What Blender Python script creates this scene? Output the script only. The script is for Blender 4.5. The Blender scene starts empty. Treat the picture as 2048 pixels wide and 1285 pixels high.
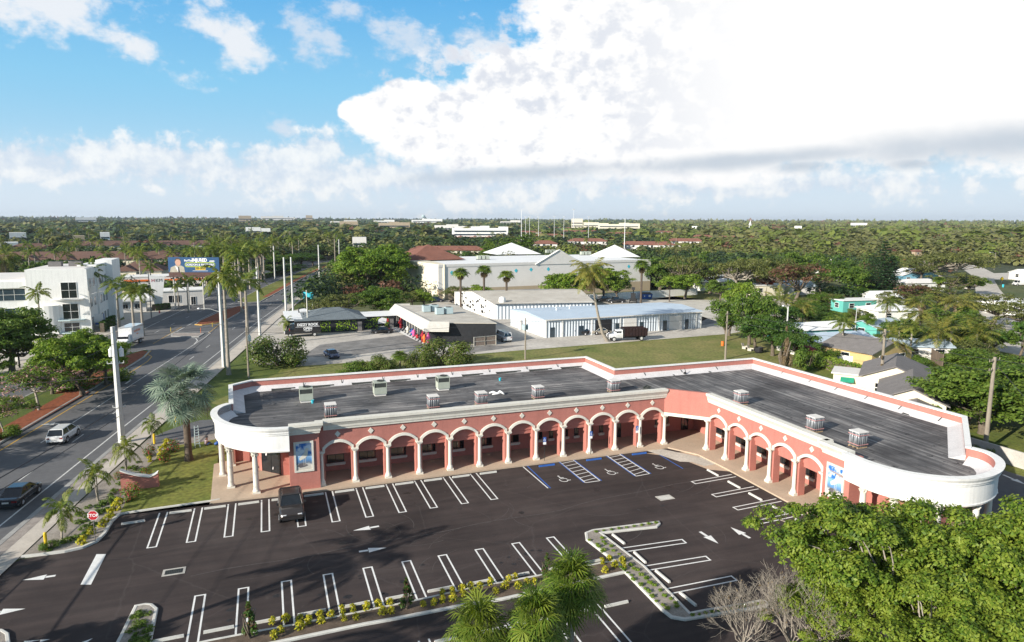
import bpy, math, random
import numpy as np
from mathutils import Vector, Matrix
R = math.radians
SC = bpy.context.scene
COL = SC.collection
# ------------------------------------------------------------------ camera model
FPX, HY, ROLL, CH = 1365.0, 442.0, 0.004, 25.0
YAW = R(19.869); CA, SA = math.cos(YAW), math.sin(YAW)
PITCH = math.atan((642.5-HY)/FPX)
def at(px, py, z=0.0):
    """ground (or height z) point seen at a pixel of the 2048 px photograph"""
    x, y = px-1024, py-642.5
    c, s = math.cos(ROLL), math.sin(ROLL); x, y = c*x+s*y, -s*x+c*y
    d = (x, FPX*math.cos(PITCH)-y*math.sin(PITCH), -FPX*math.sin(PITCH)-y*math.cos(PITCH))
    t = (z-CH)/d[2]; X, Y = d[0]*t, d[1]*t
    return (CA*X+SA*Y, -SA*X+CA*Y)
cam = bpy.data.objects.new('camera', bpy.data.cameras.new('camera')); COL.objects.link(cam)
fw0 = Vector((SA*math.cos(PITCH), CA*math.cos(PITCH), -math.sin(PITCH)))
rt0 = Vector((CA, -SA, 0)); up0 = rt0.cross(fw0)
cx = rt0*math.cos(ROLL)+up0*math.sin(ROLL); cy = up0*math.cos(ROLL)-rt0*math.sin(ROLL)
cam.matrix_world = Matrix(((cx.x, cy.x, -fw0.x, 0), (cx.y, cy.y, -fw0.y, 0), (cx.z, cy.z, -fw0.z, CH), (0, 0, 0, 1)))
cam.data.sensor_width = 36; cam.data.lens = FPX/2048*36; cam.data.clip_start = 0.5; cam.data.clip_end = 60000
SC.camera = cam
# ------------------------------------------------------------------ materials
def rgb(c): return (c[0], c[1], c[2], 1)
def hexc(r, g, b):
    return tuple(((v/255+0.055)/1.055)**2.4 if v > 10 else v/255/12.92 for v in (r, g, b))
class NT:
    def __init__(s, name):
        s.m = bpy.data.materials.new(name); s.m.use_nodes = True; s.t = s.m.node_tree
        s.b = s.t.nodes['Principled BSDF']
    def n(s, typ, **kw):
        nd = s.t.nodes.new(typ)
        for k, v in kw.items():
            if k.startswith('_'): setattr(nd, k[1:], v)
            else: nd.inputs[k].default_value = v
        return nd
    def l(s, a, b): s.t.links.new(a, b)
def ramp(nt, fac, stops):
    r = nt.n('ShaderNodeValToRGB'); e = r.color_ramp.elements
    while len(e) < len(stops): e.new(0.5)
    for i, (p, c) in enumerate(stops):
        e[i].position = p; e[i].color = rgb(c)
    nt.l(fac, r.inputs[0]); return r.outputs[0]
def mixc(nt, fac, a, b, mode='MIX'):
    m = nt.n('ShaderNodeMix', _data_type='RGBA', _blend_type=mode)
    for s, v in ((0, fac), (6, a), (7, b)):
        if hasattr(v, 'links') or hasattr(v, 'is_linked'): nt.l(v, m.inputs[s])
        else: m.inputs[s].default_value = v if s == 0 else rgb(v)
    return m.outputs[2]
def mat(name, c, rough=.75, var=.12, scale=1.5, bump=0, metal=0, c2=None, spec=.4, stretch=None, fine=0, coat=0, streak=0):
    nt = NT(name); b = nt.b
    b.inputs['Roughness'].default_value = rough; b.inputs['Metallic'].default_value = metal
    b.inputs['Specular IOR Level'].default_value = spec; b.inputs['Coat Weight'].default_value = coat
    tc = nt.n('ShaderNodeTexCoord'); mp = nt.n('ShaderNodeMapping')
    if stretch: mp.inputs['Scale'].default_value = stretch
    nt.l(tc.outputs['Object'], mp.inputs[0])
    no = nt.n('ShaderNodeTexNoise', Scale=scale, Detail=6, Roughness=.65); nt.l(mp.outputs[0], no.inputs[0])
    lo = c if c2 else tuple(v*(1-var) for v in c); hi = c2 if c2 else tuple(min(1, v*(1+var)) for v in c)
    out = ramp(nt, no.outputs['Fac'], [(.33, lo), (.67, hi)])
    if fine:
        n2 = nt.n('ShaderNodeTexNoise', Scale=scale*14, Detail=4); nt.l(mp.outputs[0], n2.inputs[0])
        g = ramp(nt, n2.outputs['Fac'], [(.3, (1-fine,)*3), (.7, (1+fine*.6,)*3)])
        out = mixc(nt, 1.0, out, g, 'MULTIPLY')
    nt.l(out, b.inputs['Base Color'])
    if streak:
        ms = nt.n('ShaderNodeMapping'); ms.inputs['Scale'].default_value = (2.2, 2.2, .18); nt.l(tc.outputs['Object'], ms.inputs[0])
        n5 = nt.n('ShaderNodeTexNoise', Scale=1.0, Detail=6, Roughness=.7); nt.l(ms.outputs[0], n5.inputs[0])
        out = mixc(nt, 1.0, out, ramp(nt, n5.outputs['Fac'], [(.3, (1-streak,)*3), (.55, (1, 1, 1))]), 'MULTIPLY'); nt.l(out, b.inputs['Base Color'])
    if bump:
        n3 = nt.n('ShaderNodeTexNoise', Scale=scale*20, Detail=3); nt.l(mp.outputs[0], n3.inputs[0])
        bp = nt.n('ShaderNodeBump', Strength=bump, Distance=.05); nt.l(n3.outputs['Fac'], bp.inputs['Height']); nt.l(bp.outputs[0], b.inputs['Normal'])
    return nt.m
def leafmat(name, cols, trans=.3, rough=.55, nscale=.5):
    """foliage: every leaf a little different, clumps of different green, light shining through"""
    nt = NT(name); b = nt.b
    geo = nt.n('ShaderNodeNewGeometry'); oi = nt.n('ShaderNodeObjectInfo')
    no = nt.n('ShaderNodeTexNoise', Scale=nscale, Detail=3); nt.l(geo.outputs['Position'], no.inputs[0])
    a = nt.n('ShaderNodeMath', _operation='MULTIPLY_ADD'); nt.l(geo.outputs['Random Per Island'], a.inputs[0]); a.inputs[1].default_value = .42
    nt.l(no.outputs['Fac'], a.inputs[2])
    a2 = nt.n('ShaderNodeMath', _operation='MULTIPLY_ADD'); nt.l(oi.outputs['Random'], a2.inputs[0]); a2.inputs[1].default_value = .25; nt.l(a.outputs[0], a2.inputs[2])
    n = len(cols); col = ramp(nt, a2.outputs[0], [(.35+.8*i/(n-1)*.75, c) for i, c in enumerate(cols)])
    nt.l(col, b.inputs['Base Color']); b.inputs['Roughness'].default_value = rough; b.inputs['Specular IOR Level'].default_value = .3
    tr = nt.n('ShaderNodeBsdfTranslucent')
    h = mixc(nt, 1.0, col, (1.5, 1.6, .6), 'MULTIPLY'); nt.l(h, tr.inputs[0])
    mx = nt.n('ShaderNodeMixShader', Fac=trans); nt.l(b.outputs[0], mx.inputs[1]); nt.l(tr.outputs[0], mx.inputs[2])
    nt.l(mx.outputs[0], nt.t.nodes['Material Output'].inputs[0])
    return nt.m
def paint(name, c, rough=.25, metal=0):
    nt = NT(name); b = nt.b; b.inputs['Base Color'].default_value = rgb(c); b.inputs['Roughness'].default_value = rough
    b.inputs['Metallic'].default_value = metal; b.inputs['Coat Weight'].default_value = .6; b.inputs['Coat Roughness'].default_value = .06
    tc = nt.n('ShaderNodeTexCoord'); no = nt.n('ShaderNodeTexNoise', Scale=3.0, Detail=4); nt.l(tc.outputs['Object'], no.inputs[0])
    nt.l(ramp(nt, no.outputs['Fac'], [(.35, tuple(v*.9 for v in c)), (.7, tuple(min(1, v*1.08+.004) for v in c))]), b.inputs['Base Color'])
    return nt.m
M = {}
M['glass'] = mat('dark_glass', (.012, .016, .02), rough=.08, var=.3, spec=.8)
M['glassb'] = mat('blue_glass', (.03, .05, .07), rough=.1, var=.3, spec=.8)
M['tyre'] = mat('tyre_rubber', (.015, .015, .016), .8)
M['rim'] = mat('rim_metal', (.42, .42, .44), .35, metal=.7)
M['chrome'] = mat('chrome', (.5, .5, .52), .2, metal=.9)
M['blackp'] = mat('black_plastic', (.02, .02, .022), .6)
M['headl'] = mat('head_lamp', (.75, .76, .78), .12, spec=.8)
M['taill'] = mat('tail_lamp', (.35, .01, .012), .2)
M['plate'] = mat('plate_white', (.6, .6, .58), .5)
M['pink'] = mat('salmon_stucco', (.47, .185, .15), .85, .07, .6, bump=.25, fine=.08, streak=.09)
M['cream'] = mat('cream_trim', (.72, .69, .61), .7, .04, .8, bump=.1, fine=.05, streak=.12)
M['white'] = mat('white_paint_wall', (.84, .83, .80), .7, .05, .5, fine=.04, streak=.13)
M['walk'] = mat('tan_walkway', (.50, .39, .29), .85, .08, .35, fine=.08)
M['ceil'] = mat('soffit', (.55, .42, .36), .9, .03)
M['markw'] = mat('marking_white', (.78, .78, .76), .7, .1, 2.0, fine=.12)
M['markb'] = mat('marking_blue', (.03, .12, .42), .7, .15, 2.0)
M['marky'] = mat('marking_yellow', (.62, .36, .05), .7, .15, 2.0)
M['oldw'] = mat('old_marking', (.62, .62, .6), .8, .22, 2.5, fine=.2)
M['conc'] = mat('concrete', (.48, .46, .42), .85, .12, 1.0, fine=.12, bump=.1)
M['curb'] = mat('curb_concrete', (.60, .59, .55), .85, .1, 1.2, fine=.1)
M['oldcurb'] = mat('weathered_curb', (.34, .335, .32), .85, .2, .8, fine=.15)
M['pole'] = mat('concrete_pole', (.56, .56, .54), .8, .1, 1.0, fine=.08)
M['wood'] = mat('weathered_wood', (.28, .24, .19), .9, .2, 1.5, stretch=(1, 1, .15), fine=.2)
M['road'] = mat('road_asphalt', (.125, .125, .13), .85, .14, .12, fine=.12, bump=.1)
M['oldasph'] = mat('worn_pale_asphalt', (.42, .385, .34), .9, c2=(.60, .56, .50), scale=.10, fine=.18)
M['stain'] = mat('asphalt_grey_patch', (.22, .21, .2), .9, .3, .4, fine=.2)
M['gravel'] = mat('pale_gravel', (.55, .52, .46), .95, .15, .3, fine=.2)
M['sidewalk'] = mat('sidewalk_slab', (.52, .47, .41), .9, .12, .5, fine=.1)
M['paver'] = mat('paver_strip', (.33, .29, .26), .9, .2, 1.0, fine=.2)
M['soil'] = mat('sandy_soil', (.38, .34, .30), .95, .22, .5, c2=(.24, .21, .18), fine=.25, bump=.3)
M['mulch'] = mat('red_mulch', (.26, .075, .03), .95, .3, 2.0, fine=.35, bump=.4)
M['dmulch'] = mat('brown_mulch', (.13, .095, .07), .95, .3, 2.0, fine=.35, bump=.4)
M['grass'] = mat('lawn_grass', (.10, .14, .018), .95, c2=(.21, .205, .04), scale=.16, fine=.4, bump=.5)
M['dgrass'] = mat('dark_turf', (.06, .10, .012), .95, c2=(.12, .15, .022), scale=.4, fine=.4, bump=.5)  # darker green turf of the verge and the near median
M['field'] = mat('dry_field_grass', (.13, .165, .03), .95, c2=(.27, .235, .08), scale=.14, fine=.4, bump=.5)
M['ground'] = mat('far_ground', (.05, .085, .02), .95, c2=(.14, .14, .06), scale=.03, fine=.3)
M['blackw'] = mat('black_wall_paint', (.016, .017, .02), .6, .3, 2.0)
M['metalw'] = mat('ribbed_metal', (.62, .66, .70), .45, .05, 1.0, metal=.1)
M['metroof'] = mat('pale_blue_metal_roof', (.52, .62, .72), .5, .06, .2, metal=.1, fine=.04)
M['oldroof'] = mat('old_metal_roof', (.46, .42, .36), .7, .08, .3, c2=(.60, .56, .49), fine=.08)
M['whiteroof'] = mat('white_roof', (.82, .82, .81), .6, .04, .3)
M['gwall'] = mat('pale_grey_stucco', (.72, .69, .65), .85, .04, .3, fine=.04)
M['tanwall'] = mat('tan_stucco', (.42, .34, .24), .85, .06, .3)
M['creamwall'] = mat('cream_stucco', (.72, .66, .52), .85, .06, .4)
M['yellow'] = mat('yellow_siding', (.58, .42, .19), .8, .06, .8)
M['teal'] = mat('turquoise_siding', (.12, .43, .38), .7, .05, .8)
M['blueh'] = mat('blue_siding', (.18, .38, .5), .7, .1, .8)
M['shingle'] = mat('grey_shingle', (.20, .185, .18), .95, .12, 1.0, fine=.3)
M['gshingle'] = mat('blue_grey_shingle', (.16, .19, .21), .95, .15, 1.0, fine=.5)
M['brown'] = mat('brown_tile', (.15, .085, .065), .9, .12, .3, fine=.2)
M['terra'] = mat('terracotta_tile', (.235, .10, .07), .9, .15, .3, fine=.2)
M['trim'] = M['cream']; M['fencew'] = mat('brown_fence_boards', (.16, .12, .09), .9, .25, 3.0, stretch=(1, 1, .1))
M['vinyl'] = mat('white_vinyl', (.8, .8, .8), .5, .02)
M['bark'] = mat('bark', (.15, .12, .09), .95, .3, 3.0, fine=.3, bump=.5)
M['palebark'] = mat('pale_bark', (.34, .30, .25), .9, .25, 3.0, fine=.2)
M['palmbark'] = mat('palm_trunk', (.33, .29, .24), .9, .2, 1.5, stretch=(1, 1, 4), fine=.2)
M['darkbark'] = mat('dark_palm_trunk', (.11, .085, .065), .95, .25, 2.0, stretch=(1, 1, 5), fine=.3)
M['shaft'] = mat('green_crown_shaft', (.16, .24, .05), .6, .15)
M['deadfrond'] = mat('dry_frond', (.33, .22, .10), .9, .3, 3.0)
M['green'] = mat('green_awning', (.02, .26, .16), .7)
M['red'] = mat('red_paint', (.45, .02, .03), .5)
M['redfab'] = mat('red_canvas', (.33, .02, .04), .8)
M['pinkp'] = mat('pink_figure_paint', (.85, .12, .35), .5)
M['blue'] = mat('blue_paint', (.03, .1, .35), .5)
M['cyan'] = mat('cyan_paint', (.05, .5, .62), .5)
M['orange'] = mat('orange_paint', (.8, .18, .03), .6)
M['yel'] = mat('safety_yellow', (.75, .52, .03), .5)
M['wire'] = mat('wire', (.05, .05, .055), .6)
M['grill'] = mat('dark_coil', (.05, .055, .05), .6)
M['acbody'] = mat('condenser_casing', (.42, .45, .38), .55, .06)
M['acblue'] = mat('pale_condenser', (.42, .52, .54), .5, .06)
LF = {
 'lush': leafmat('leaf_bright', [(.04, .085, .006), (.085, .16, .012), (.14, .23, .022), (.21, .28, .035)]),
 'fore': leafmat('leaf_foreground', [(.020, .046, .005), (.052, .105, .009), (.115, .185, .017), (.21, .265, .032)], trans=.24, nscale=1.1),
 'deep': leafmat('leaf_deep', [(.018, .05, .008), (.035, .085, .012), (.055, .12, .018), (.09, .15, .025)]),
 'olive': leafmat('leaf_olive', [(.045, .065, .018), (.075, .10, .024), (.11, .13, .035), (.16, .17, .05)]),
 'mid': leafmat('leaf_mid', [(.03, .065, .008), (.055, .11, .014), (.09, .16, .02), (.14, .20, .03)]),
 'pine': leafmat('leaf_pine', [(.012, .035, .012), (.02, .055, .018), (.035, .08, .022)], trans=.1),
 'palm': leafmat('leaf_palm', [(.04, .085, .015), (.07, .13, .02), (.12, .17, .03), (.2, .22, .04)], trans=.25),
 'coco': leafmat('leaf_coconut', [(.05, .085, .012), (.085, .13, .018), (.14, .17, .03), (.24, .22, .05)], trans=.25),
 'sabal': leafmat('leaf_sabal', [(.035, .075, .008), (.065, .125, .012), (.11, .18, .02), (.2, .25, .035)], trans=.22),
 'silver': leafmat('leaf_silver', [(.07, .11, .075), (.14, .20, .145), (.27, .33, .25)], trans=.1),
 'w0': leafmat('wood_mid', [(.024, .05, .013), (.045, .08, .018), (.07, .105, .026)], trans=.15),
 'w1': leafmat('wood_deep', [(.012, .028, .012), (.02, .045, .016), (.035, .06, .022)], trans=.12),
 'w2': leafmat('wood_olive', [(.06, .075, .024), (.11, .12, .035), (.165, .165, .055)], trans=.15),
 'w3': leafmat('wood_bright', [(.055, .09, .016), (.10, .14, .024), (.15, .18, .035)], trans=.15),
 'gold': leafmat('leaf_gold', [(.22, .22, .015), (.38, .36, .02), (.52, .46, .04)], trans=.3, nscale=2),
 'pinkf': leafmat('petal_pink', [(.40, .22, .22), (.5, .3, .3)], trans=.3),
 'redf': leafmat('petal_red', [(.5, .03, .06), (.6, .05, .10)], trans=.3),
 'flame': leafmat('petal_orange', [(.5, .07, .02), (.62, .12, .03)], trans=.3),
 'dryl': leafmat('leaf_dry', [(.14, .10, .05), (.22, .16, .09)], trans=.2),
 'rust': leafmat('leaf_rust', [(.10, .05, .03), (.16, .08, .05)], trans=.2),
}
# ------------------------------------------------------------------ objects
def tag(o, label=None, cat=None, group=None, kind=None):
    if label: o['label'] = label
    if cat: o['category'] = cat
    if group: o['group'] = group
    if kind: o['kind'] = kind
    return o
def thing(name, label, cat, loc=(0, 0, 0), rot=0, group=None, scale=1):
    o = bpy.data.objects.new(name, None); COL.objects.link(o)
    o.location = loc; o.rotation_euler = (0, 0, rot); o.scale = (scale,)*3
    o.empty_display_size = .3
    return tag(o, label, cat, group)
def link(name, me, parent=None, loc=None, rot=0):
    o = bpy.data.objects.new(name, me); COL.objects.link(o)
    if parent: o.parent = parent
    if loc is not None: o.location = loc
    if rot: o.rotation_euler = (0, 0, rot)
    return o
def copy_tree(o, parent=None):
    c = o.copy(); COL.objects.link(c); c.parent = parent
    for ch in [k for k in KIDS.get(o.name, [])]:
        d = copy_tree(ch, c)
    KIDS[c.name] = list(c.get('_', [])) or KIDS.get(c.name, [])
    return c
KIDS = {}
def dup(o, loc, rot=0, label=None, scale=None, group=None):
    def rec(s, parent):
        c = s.copy(); COL.objects.link(c); c.parent = parent
        for ch in s.children: rec(ch, c)
        return c
    kids = list(o.children); c = o.copy(); COL.objects.link(c)
    for k in kids: rec(k, c)
    c.location = loc; c.rotation_euler = (0, 0, rot)
    if scale is not None: c.scale = (scale,)*3
    if label: c['label'] = label
    if group: c['group'] = group
    return c
class MB:
    def __init__(s): s.v = []; s.f = []; s.m = []
    def face(s, pts, m=0):
        i = len(s.v); s.v += [tuple(p) for p in pts]; s.f.append(tuple(range(i, i+len(pts)))); s.m.append(m)
    def add(s, vs, fs, m=0):
        i = len(s.v); s.v += [tuple(p) for p in vs]; s.f += [tuple(k+i for k in f) for f in fs]; s.m += [m]*len(fs)
    def box(s, x0, y0, z0, x1, y1, z1, m=0):
        s.prism([(x0, y0), (x1, y0), (x1, y1), (x0, y1)], z0, z1, m)
    def ob(s, cx, cy, z0, lx, ly, h, rot=0, m=0):
        c, n = math.cos(rot), math.sin(rot)
        s.prism([(cx+c*a*lx/2-n*b*ly/2, cy+n*a*lx/2+c*b*ly/2) for a, b in ((-1, -1), (1, -1), (1, 1), (-1, 1))], z0, z0+h, m)
    def prism(s, poly, z0, z1, m=0, mt=None, cap=True):
        n = len(poly)
        if sum(poly[i][0]*poly[(i+1) % n][1]-poly[(i+1) % n][0]*poly[i][1] for i in range(n)) < 0: poly = poly[::-1]
        vs = [(p[0], p[1], z0) for p in poly]+[(p[0], p[1], z1) for p in poly]
        s.add(vs, [(i, (i+1) % n, n+(i+1) % n, n+i) for i in range(n)], m)
        if cap: s.face([(p[0], p[1], z1) for p in poly], m if mt is None else mt); s.face([(p[0], p[1], z0) for p in poly[::-1]], m)
    def tube(s, path, rad, n=6, m=0, caps=True):
        P = [Vector(p) for p in path]; k = len(P)
        if not hasattr(rad, '__len__'): rad = [rad]*k
        vs = []; ref = Vector((0, 0, 1))
        for i in range(k):
            d = (P[min(i+1, k-1)]-P[max(i-1, 0)]).normalized()
            r = ref if abs(d.dot(ref)) < .95 else Vector((1, 0, 0))
            a = d.cross(r).normalized(); b = a.cross(d)
            for j in range(n):
                t = 2*math.pi*j/n; vs.append(P[i]+(a*math.cos(t)+b*math.sin(t))*rad[i])
        fs = [(i*n+j, (i+1)*n+j, (i+1)*n+(j+1) % n, i*n+(j+1) % n) for i in range(k-1) for j in range(n)]
        if caps: fs += [tuple(range(n)), tuple((k-1)*n+j for j in range(n))[::-1]]
        s.add(vs, fs, m)
    def lathe(s, cx, cy, prof, n=12, m=0):
        vs = [(cx+r*math.cos(2*math.pi*j/n), cy+r*math.sin(2*math.pi*j/n), z) for r, z in prof for j in range(n)]; k = len(prof)
        s.add(vs, [(i*n+j, i*n+(j+1) % n, (i+1)*n+(j+1) % n, (i+1)*n+j) for i in range(k-1) for j in range(n)]+[tuple((k-1)*n+j for j in range(n)), tuple(range(n))[::-1]], m)
    def cyl(s, a, b, r, n=12, m=0, r2=None):
        s.tube([a, b], [r, r if r2 is None else r2], n, m)
    def sweep(s, path, prof, closed=False, m=0):
        """profile of (outward offset, z) run along a 2D path; outward = right of travel"""
        P = [Vector((p[0], p[1])) for p in path]; n = len(P); k = len(prof); vs = []
        for i in range(n):
            a = P[(i-1) % n] if closed or i > 0 else None; b = P[(i+1) % n] if closed or i < n-1 else None
            d1 = (P[i]-a).normalized() if a is not None else None; d2 = (b-P[i]).normalized() if b is not None else None
            d1 = d1 or d2; d2 = d2 or d1
            n1 = Vector((d1.y, -d1.x)); n2 = Vector((d2.y, -d2.x)); q = (n1+n2)
            q = q.normalized() if q.length > 1e-6 else n1
            q = q/max(.35, q.dot(n1))
            vs += [(P[i].x+q.x*o, P[i].y+q.y*o, z) for o, z in prof]
        fs = []
        for i in range(n if closed else n-1):
            j = (i+1) % n
            fs += [(i*k+t, j*k+t, j*k+t+1, i*k+t+1) for t in range(k-1)]
        if not closed: fs += [tuple(range(k)), tuple((n-1)*k+t for t in range(k))[::-1]]
        s.add(vs, fs, m)
    def xf(s, mtx, start=0):
        for i in range(start, len(s.v)): s.v[i] = tuple(mtx @ Vector(s.v[i]))
        return s
    def mesh(s, name, mats, smooth=False):
        me = bpy.data.meshes.new(name); me.from_pydata(s.v, [], s.f)
        for m in (mats if isinstance(mats, (list, tuple)) else [mats]): me.materials.append(m)
        me.polygons.foreach_set('material_index', s.m)
        if smooth: me.polygons.foreach_set('use_smooth', [True]*len(s.f))
        me.update(); return me
    def build(s, name, mats, parent=None, loc=None, smooth=False, rot=0, bevel=0):
        o = link(name, s.mesh(name, mats, smooth), parent, loc, rot)
        if bevel:
            w = o.modifiers.new('b', 'BEVEL'); w.width = bevel; w.segments = 2; w.limit_method = 'ANGLE'
        return o
def npmesh(name, V, F, mats, mi=None, smooth=False):
    me = bpy.data.meshes.new(name); nv, nf, k = len(V), len(F), F.shape[1]
    me.vertices.add(nv); me.vertices.foreach_set('co', V.astype(np.float32).ravel())
    me.loops.add(nf*k); me.loops.foreach_set('vertex_index', F.astype(np.int32).ravel())
    me.polygons.add(nf); me.polygons.foreach_set('loop_start', np.arange(nf, dtype=np.int32)*k)
    me.polygons.foreach_set('loop_total', np.full(nf, k, np.int32))
    for m in mats: me.materials.append(m)
    if mi is not None: me.polygons.foreach_set('material_index', mi.astype(np.int32))
    if smooth: me.polygons.foreach_set('use_smooth', np.ones(nf, bool))
    me.update(calc_edges=True); return me
def structure(name, poly, z, m, label=None):
    b = MB(); b.face([(p[0], p[1], z) for p in poly]); return tag(b.build(name, m), label, None, None, 'structure')
def text(s, size, m, name='lettering', parent=None, mtx=None, ext=.01, align='CENTER', bold=0, sx=1):
    c = bpy.data.curves.new(name, 'FONT'); c.body = s; c.size = size; c.extrude = ext; c.align_x = align; c.align_y = 'CENTER'; c.offset = bold; c.resolution_u = 3
    o = bpy.data.objects.new('t', c); COL.objects.link(o); bpy.context.view_layer.update()
    me = bpy.data.meshes.new_from_object(o.evaluated_get(bpy.context.evaluated_depsgraph_get())); bpy.data.objects.remove(o); bpy.data.curves.remove(c)
    me.name = name; me.materials.clear(); me.materials.append(m)
    T = (mtx if mtx is not None else Matrix()) @ Matrix.Diagonal((sx, 1, 1, 1)); me.transform(T)
    return link(name, me, parent)
def frame(o, x, y):   # matrix with given x,y axes at origin o
    x = Vector(x).normalized(); y = Vector(y).normalized(); z = x.cross(y)
    return Matrix(((x.x, y.x, z.x, o[0]), (x.y, y.y, z.y, o[1]), (x.z, y.z, z.z, o[2]), (0, 0, 0, 1)))
# ------------------------------------------------------------------ world: sky and clouds
SUN_EL, SUN_TRAVEL = R(22), R(21)      # light travels along +X turned 21 degrees to +Y
sd = Vector((-math.cos(SUN_TRAVEL)*math.cos(SUN_EL), -math.sin(SUN_TRAVEL)*math.cos(SUN_EL), math.sin(SUN_EL)))
sun = bpy.data.objects.new('sun', bpy.data.lights.new('sun', 'SUN')); COL.objects.link(sun)
sun.data.energy = 5.0; sun.data.angle = R(.5); sun.data.color = (1, .93, .82)
sun.rotation_euler = sd.to_track_quat('Z', 'Y').to_euler()
w = bpy.data.worlds.new('World'); SC.world = w; w.use_nodes = True
class WT(NT):
    def __init__(s, t): s.t = t
nt = WT(w.node_tree); bg = w.node_tree.nodes['Background']
sky = nt.n('ShaderNodeTexSky', _sky_type='NISHITA', _sun_disc=False, _sun_elevation=SUN_EL,
           _sun_rotation=math.atan2(sd.x, sd.y), _air_density=1.0, _dust_density=.6, _ozone_density=2.0)
tc = nt.n('ShaderNodeTexCoord'); sp = nt.n('ShaderNodeSeparateXYZ'); nt.l(tc.outputs['Generated'], sp.inputs[0])
def mth(op, a, b=None, c=None, clamp=False):
    m = nt.n('ShaderNodeMath', _operation=op, _use_clamp=clamp)
    for i, v in enumerate((a, b, c)):
        if v is None: continue
        if hasattr(v, 'is_linked'): nt.l(v, m.inputs[i])
        else: m.inputs[i].default_value = v
    return m.outputs[0]
# direction -> azimuth right of the view axis and elevation, both in degrees
az = mth('MULTIPLY', mth('SUBTRACT', mth('ARCTAN2', sp.outputs[0], sp.outputs[1]), YAW), 57.2958)
el = mth('MULTIPLY', mth('ARCSINE', sp.outputs[2]), 57.2958)
def ae(px, py):
    x, y = px-1024, py-642.5
    d = (x, FPX*math.cos(PITCH)-y*math.sin(PITCH), -FPX*math.sin(PITCH)-y*math.cos(PITCH))
    return math.degrees(math.atan2(d[0], d[1])), math.degrees(math.atan2(d[2], math.hypot(d[0], d[1])))
def noise(scale, det, sz=1.0, rough=.55, off=0.0, dist=0.0):
    mp = nt.n('ShaderNodeMapping'); mp.inputs['Scale'].default_value = (1, 1, sz); mp.inputs['Location'].default_value = (off, off*.7, 0)
    nt.l(tc.outputs['Generated'], mp.inputs[0])
    n = nt.n('ShaderNodeTexNoise', Scale=scale, Detail=det, Roughness=rough, Distortion=dist); nt.l(mp.outputs[0], n.inputs[0]); return n.outputs['Fac']
n1 = noise(7, 9, 1.5, .58); n2 = noise(22, 8, 1.6, .6, 3.1); n3 = noise(4.0, 4, 2.2, .5, 7.7); n6 = noise(34, 7, 1.2, .6, 9.1)
def blob(px, py, rx, ry, skew=0.0):
    a0, e0 = ae(px, py); k = 24.0   # about 24 px per degree
    da = mth('SUBTRACT', az, a0); de = mth('SUBTRACT', el, e0)
    if skew: de = mth('MULTIPLY_ADD', da, -skew, de)
    u = mth('DIVIDE', da, rx/k); v = mth('DIVIDE', de, ry/k)
    return mth('SUBTRACT', 1.0, mth('SQRT', mth('ADD', mth('MULTIPLY', u, u), mth('MULTIPLY', v, v))))
def union(lst):
    o = lst[0]
    for b in lst[1:]: o = mth('MAXIMUM', o, b)
    return o
def smooth(x, a, b):
    m = nt.n('ShaderNodeMapRange', _interpolation_type='SMOOTHSTEP'); nt.l(x, m.inputs[0]); m.inputs[1].default_value = a; m.inputs[2].default_value = b; return m.outputs[0]
nn = mth('ADD', mth('MULTIPLY', mth('SUBTRACT', n1, .5), 1.1), mth('MULTIPLY', mth('SUBTRACT', n2, .5), .55))
big = union([blob(1850, 60, 860, 245), blob(1300, 240, 480, 125), blob(1060, 250, 330, 100), blob(860, 255, 175, 75), blob(1700, 205, 700, 110), blob(1250, 60, 250, 130), blob(760, 235, 85, 45), blob(1150, 170, 240, 100), blob(830, 200, 70, 40), blob(1020, 170, 70, 45), blob(700, 225, 30, 22)])
cau = mth('ADD', mth('MULTIPLY', mth('SUBTRACT', n1, .5), .75), mth('ADD', mth('MULTIPLY', mth('SUBTRACT', n2, .5), .5), mth('MULTIPLY', mth('SUBTRACT', n6, .5), .35)))
bigm = smooth(mth('ADD', big, mth('MULTIPLY', cau, 1.35)), .0, .2)
puff = union([blob(90, 20, 200, 60, .12), blob(220, 75, 110, 36, -.35), blob(478, 90, 75, 55, -.3), blob(420, 55, 60, 28, -.4)])
nw = mth('ADD', mth('MULTIPLY', mth('SUBTRACT', n2, .5), 2.6), mth('ADD', mth('MULTIPLY', mth('SUBTRACT', n1, .5), 1.6), mth('MULTIPLY', mth('SUBTRACT', n6, .5), 1.3)))
puffm = mth('MULTIPLY', smooth(mth('ADD', puff, nw), .0, .85), .93)
thin = union([blob(640, 90, 75, 60, -.3), blob(820, 85, 110, 55, -.25), blob(960, 80, 90, 50), blob(560, 255, 40, 32, -.3), blob(670, 18, 60, 30)])
thinm = mth('MULTIPLY', smooth(mth('ADD', thin, mth('MULTIPLY', nw, 1.2)), .0, .95), .8)
# low bank of small cumulus near the horizon
low = union([blob(60, 330, 180, 45), blob(330, 325, 240, 45), blob(560, 345, 260, 60), blob(900, 355, 420, 60), blob(640, 300, 60, 40), blob(1300, 355, 520, 45), blob(1500, 370, 500, 30), blob(210, 330, 45, 40), blob(300, 335, 50, 42)])
n4 = noise(27, 8, 1.1, .6, 5.3); nl_ = mth('SUBTRACT', n4, .5)
lowm = mth('MULTIPLY', smooth(mth('ADD', low, mth('ADD', mth('MULTIPLY', nl_, 3.8), mth('MULTIPLY', nn, .6))), -.1, .6), .88)
hz = mth('SUBTRACT', 1.0, smooth(el, .0, 9.0))
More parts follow.
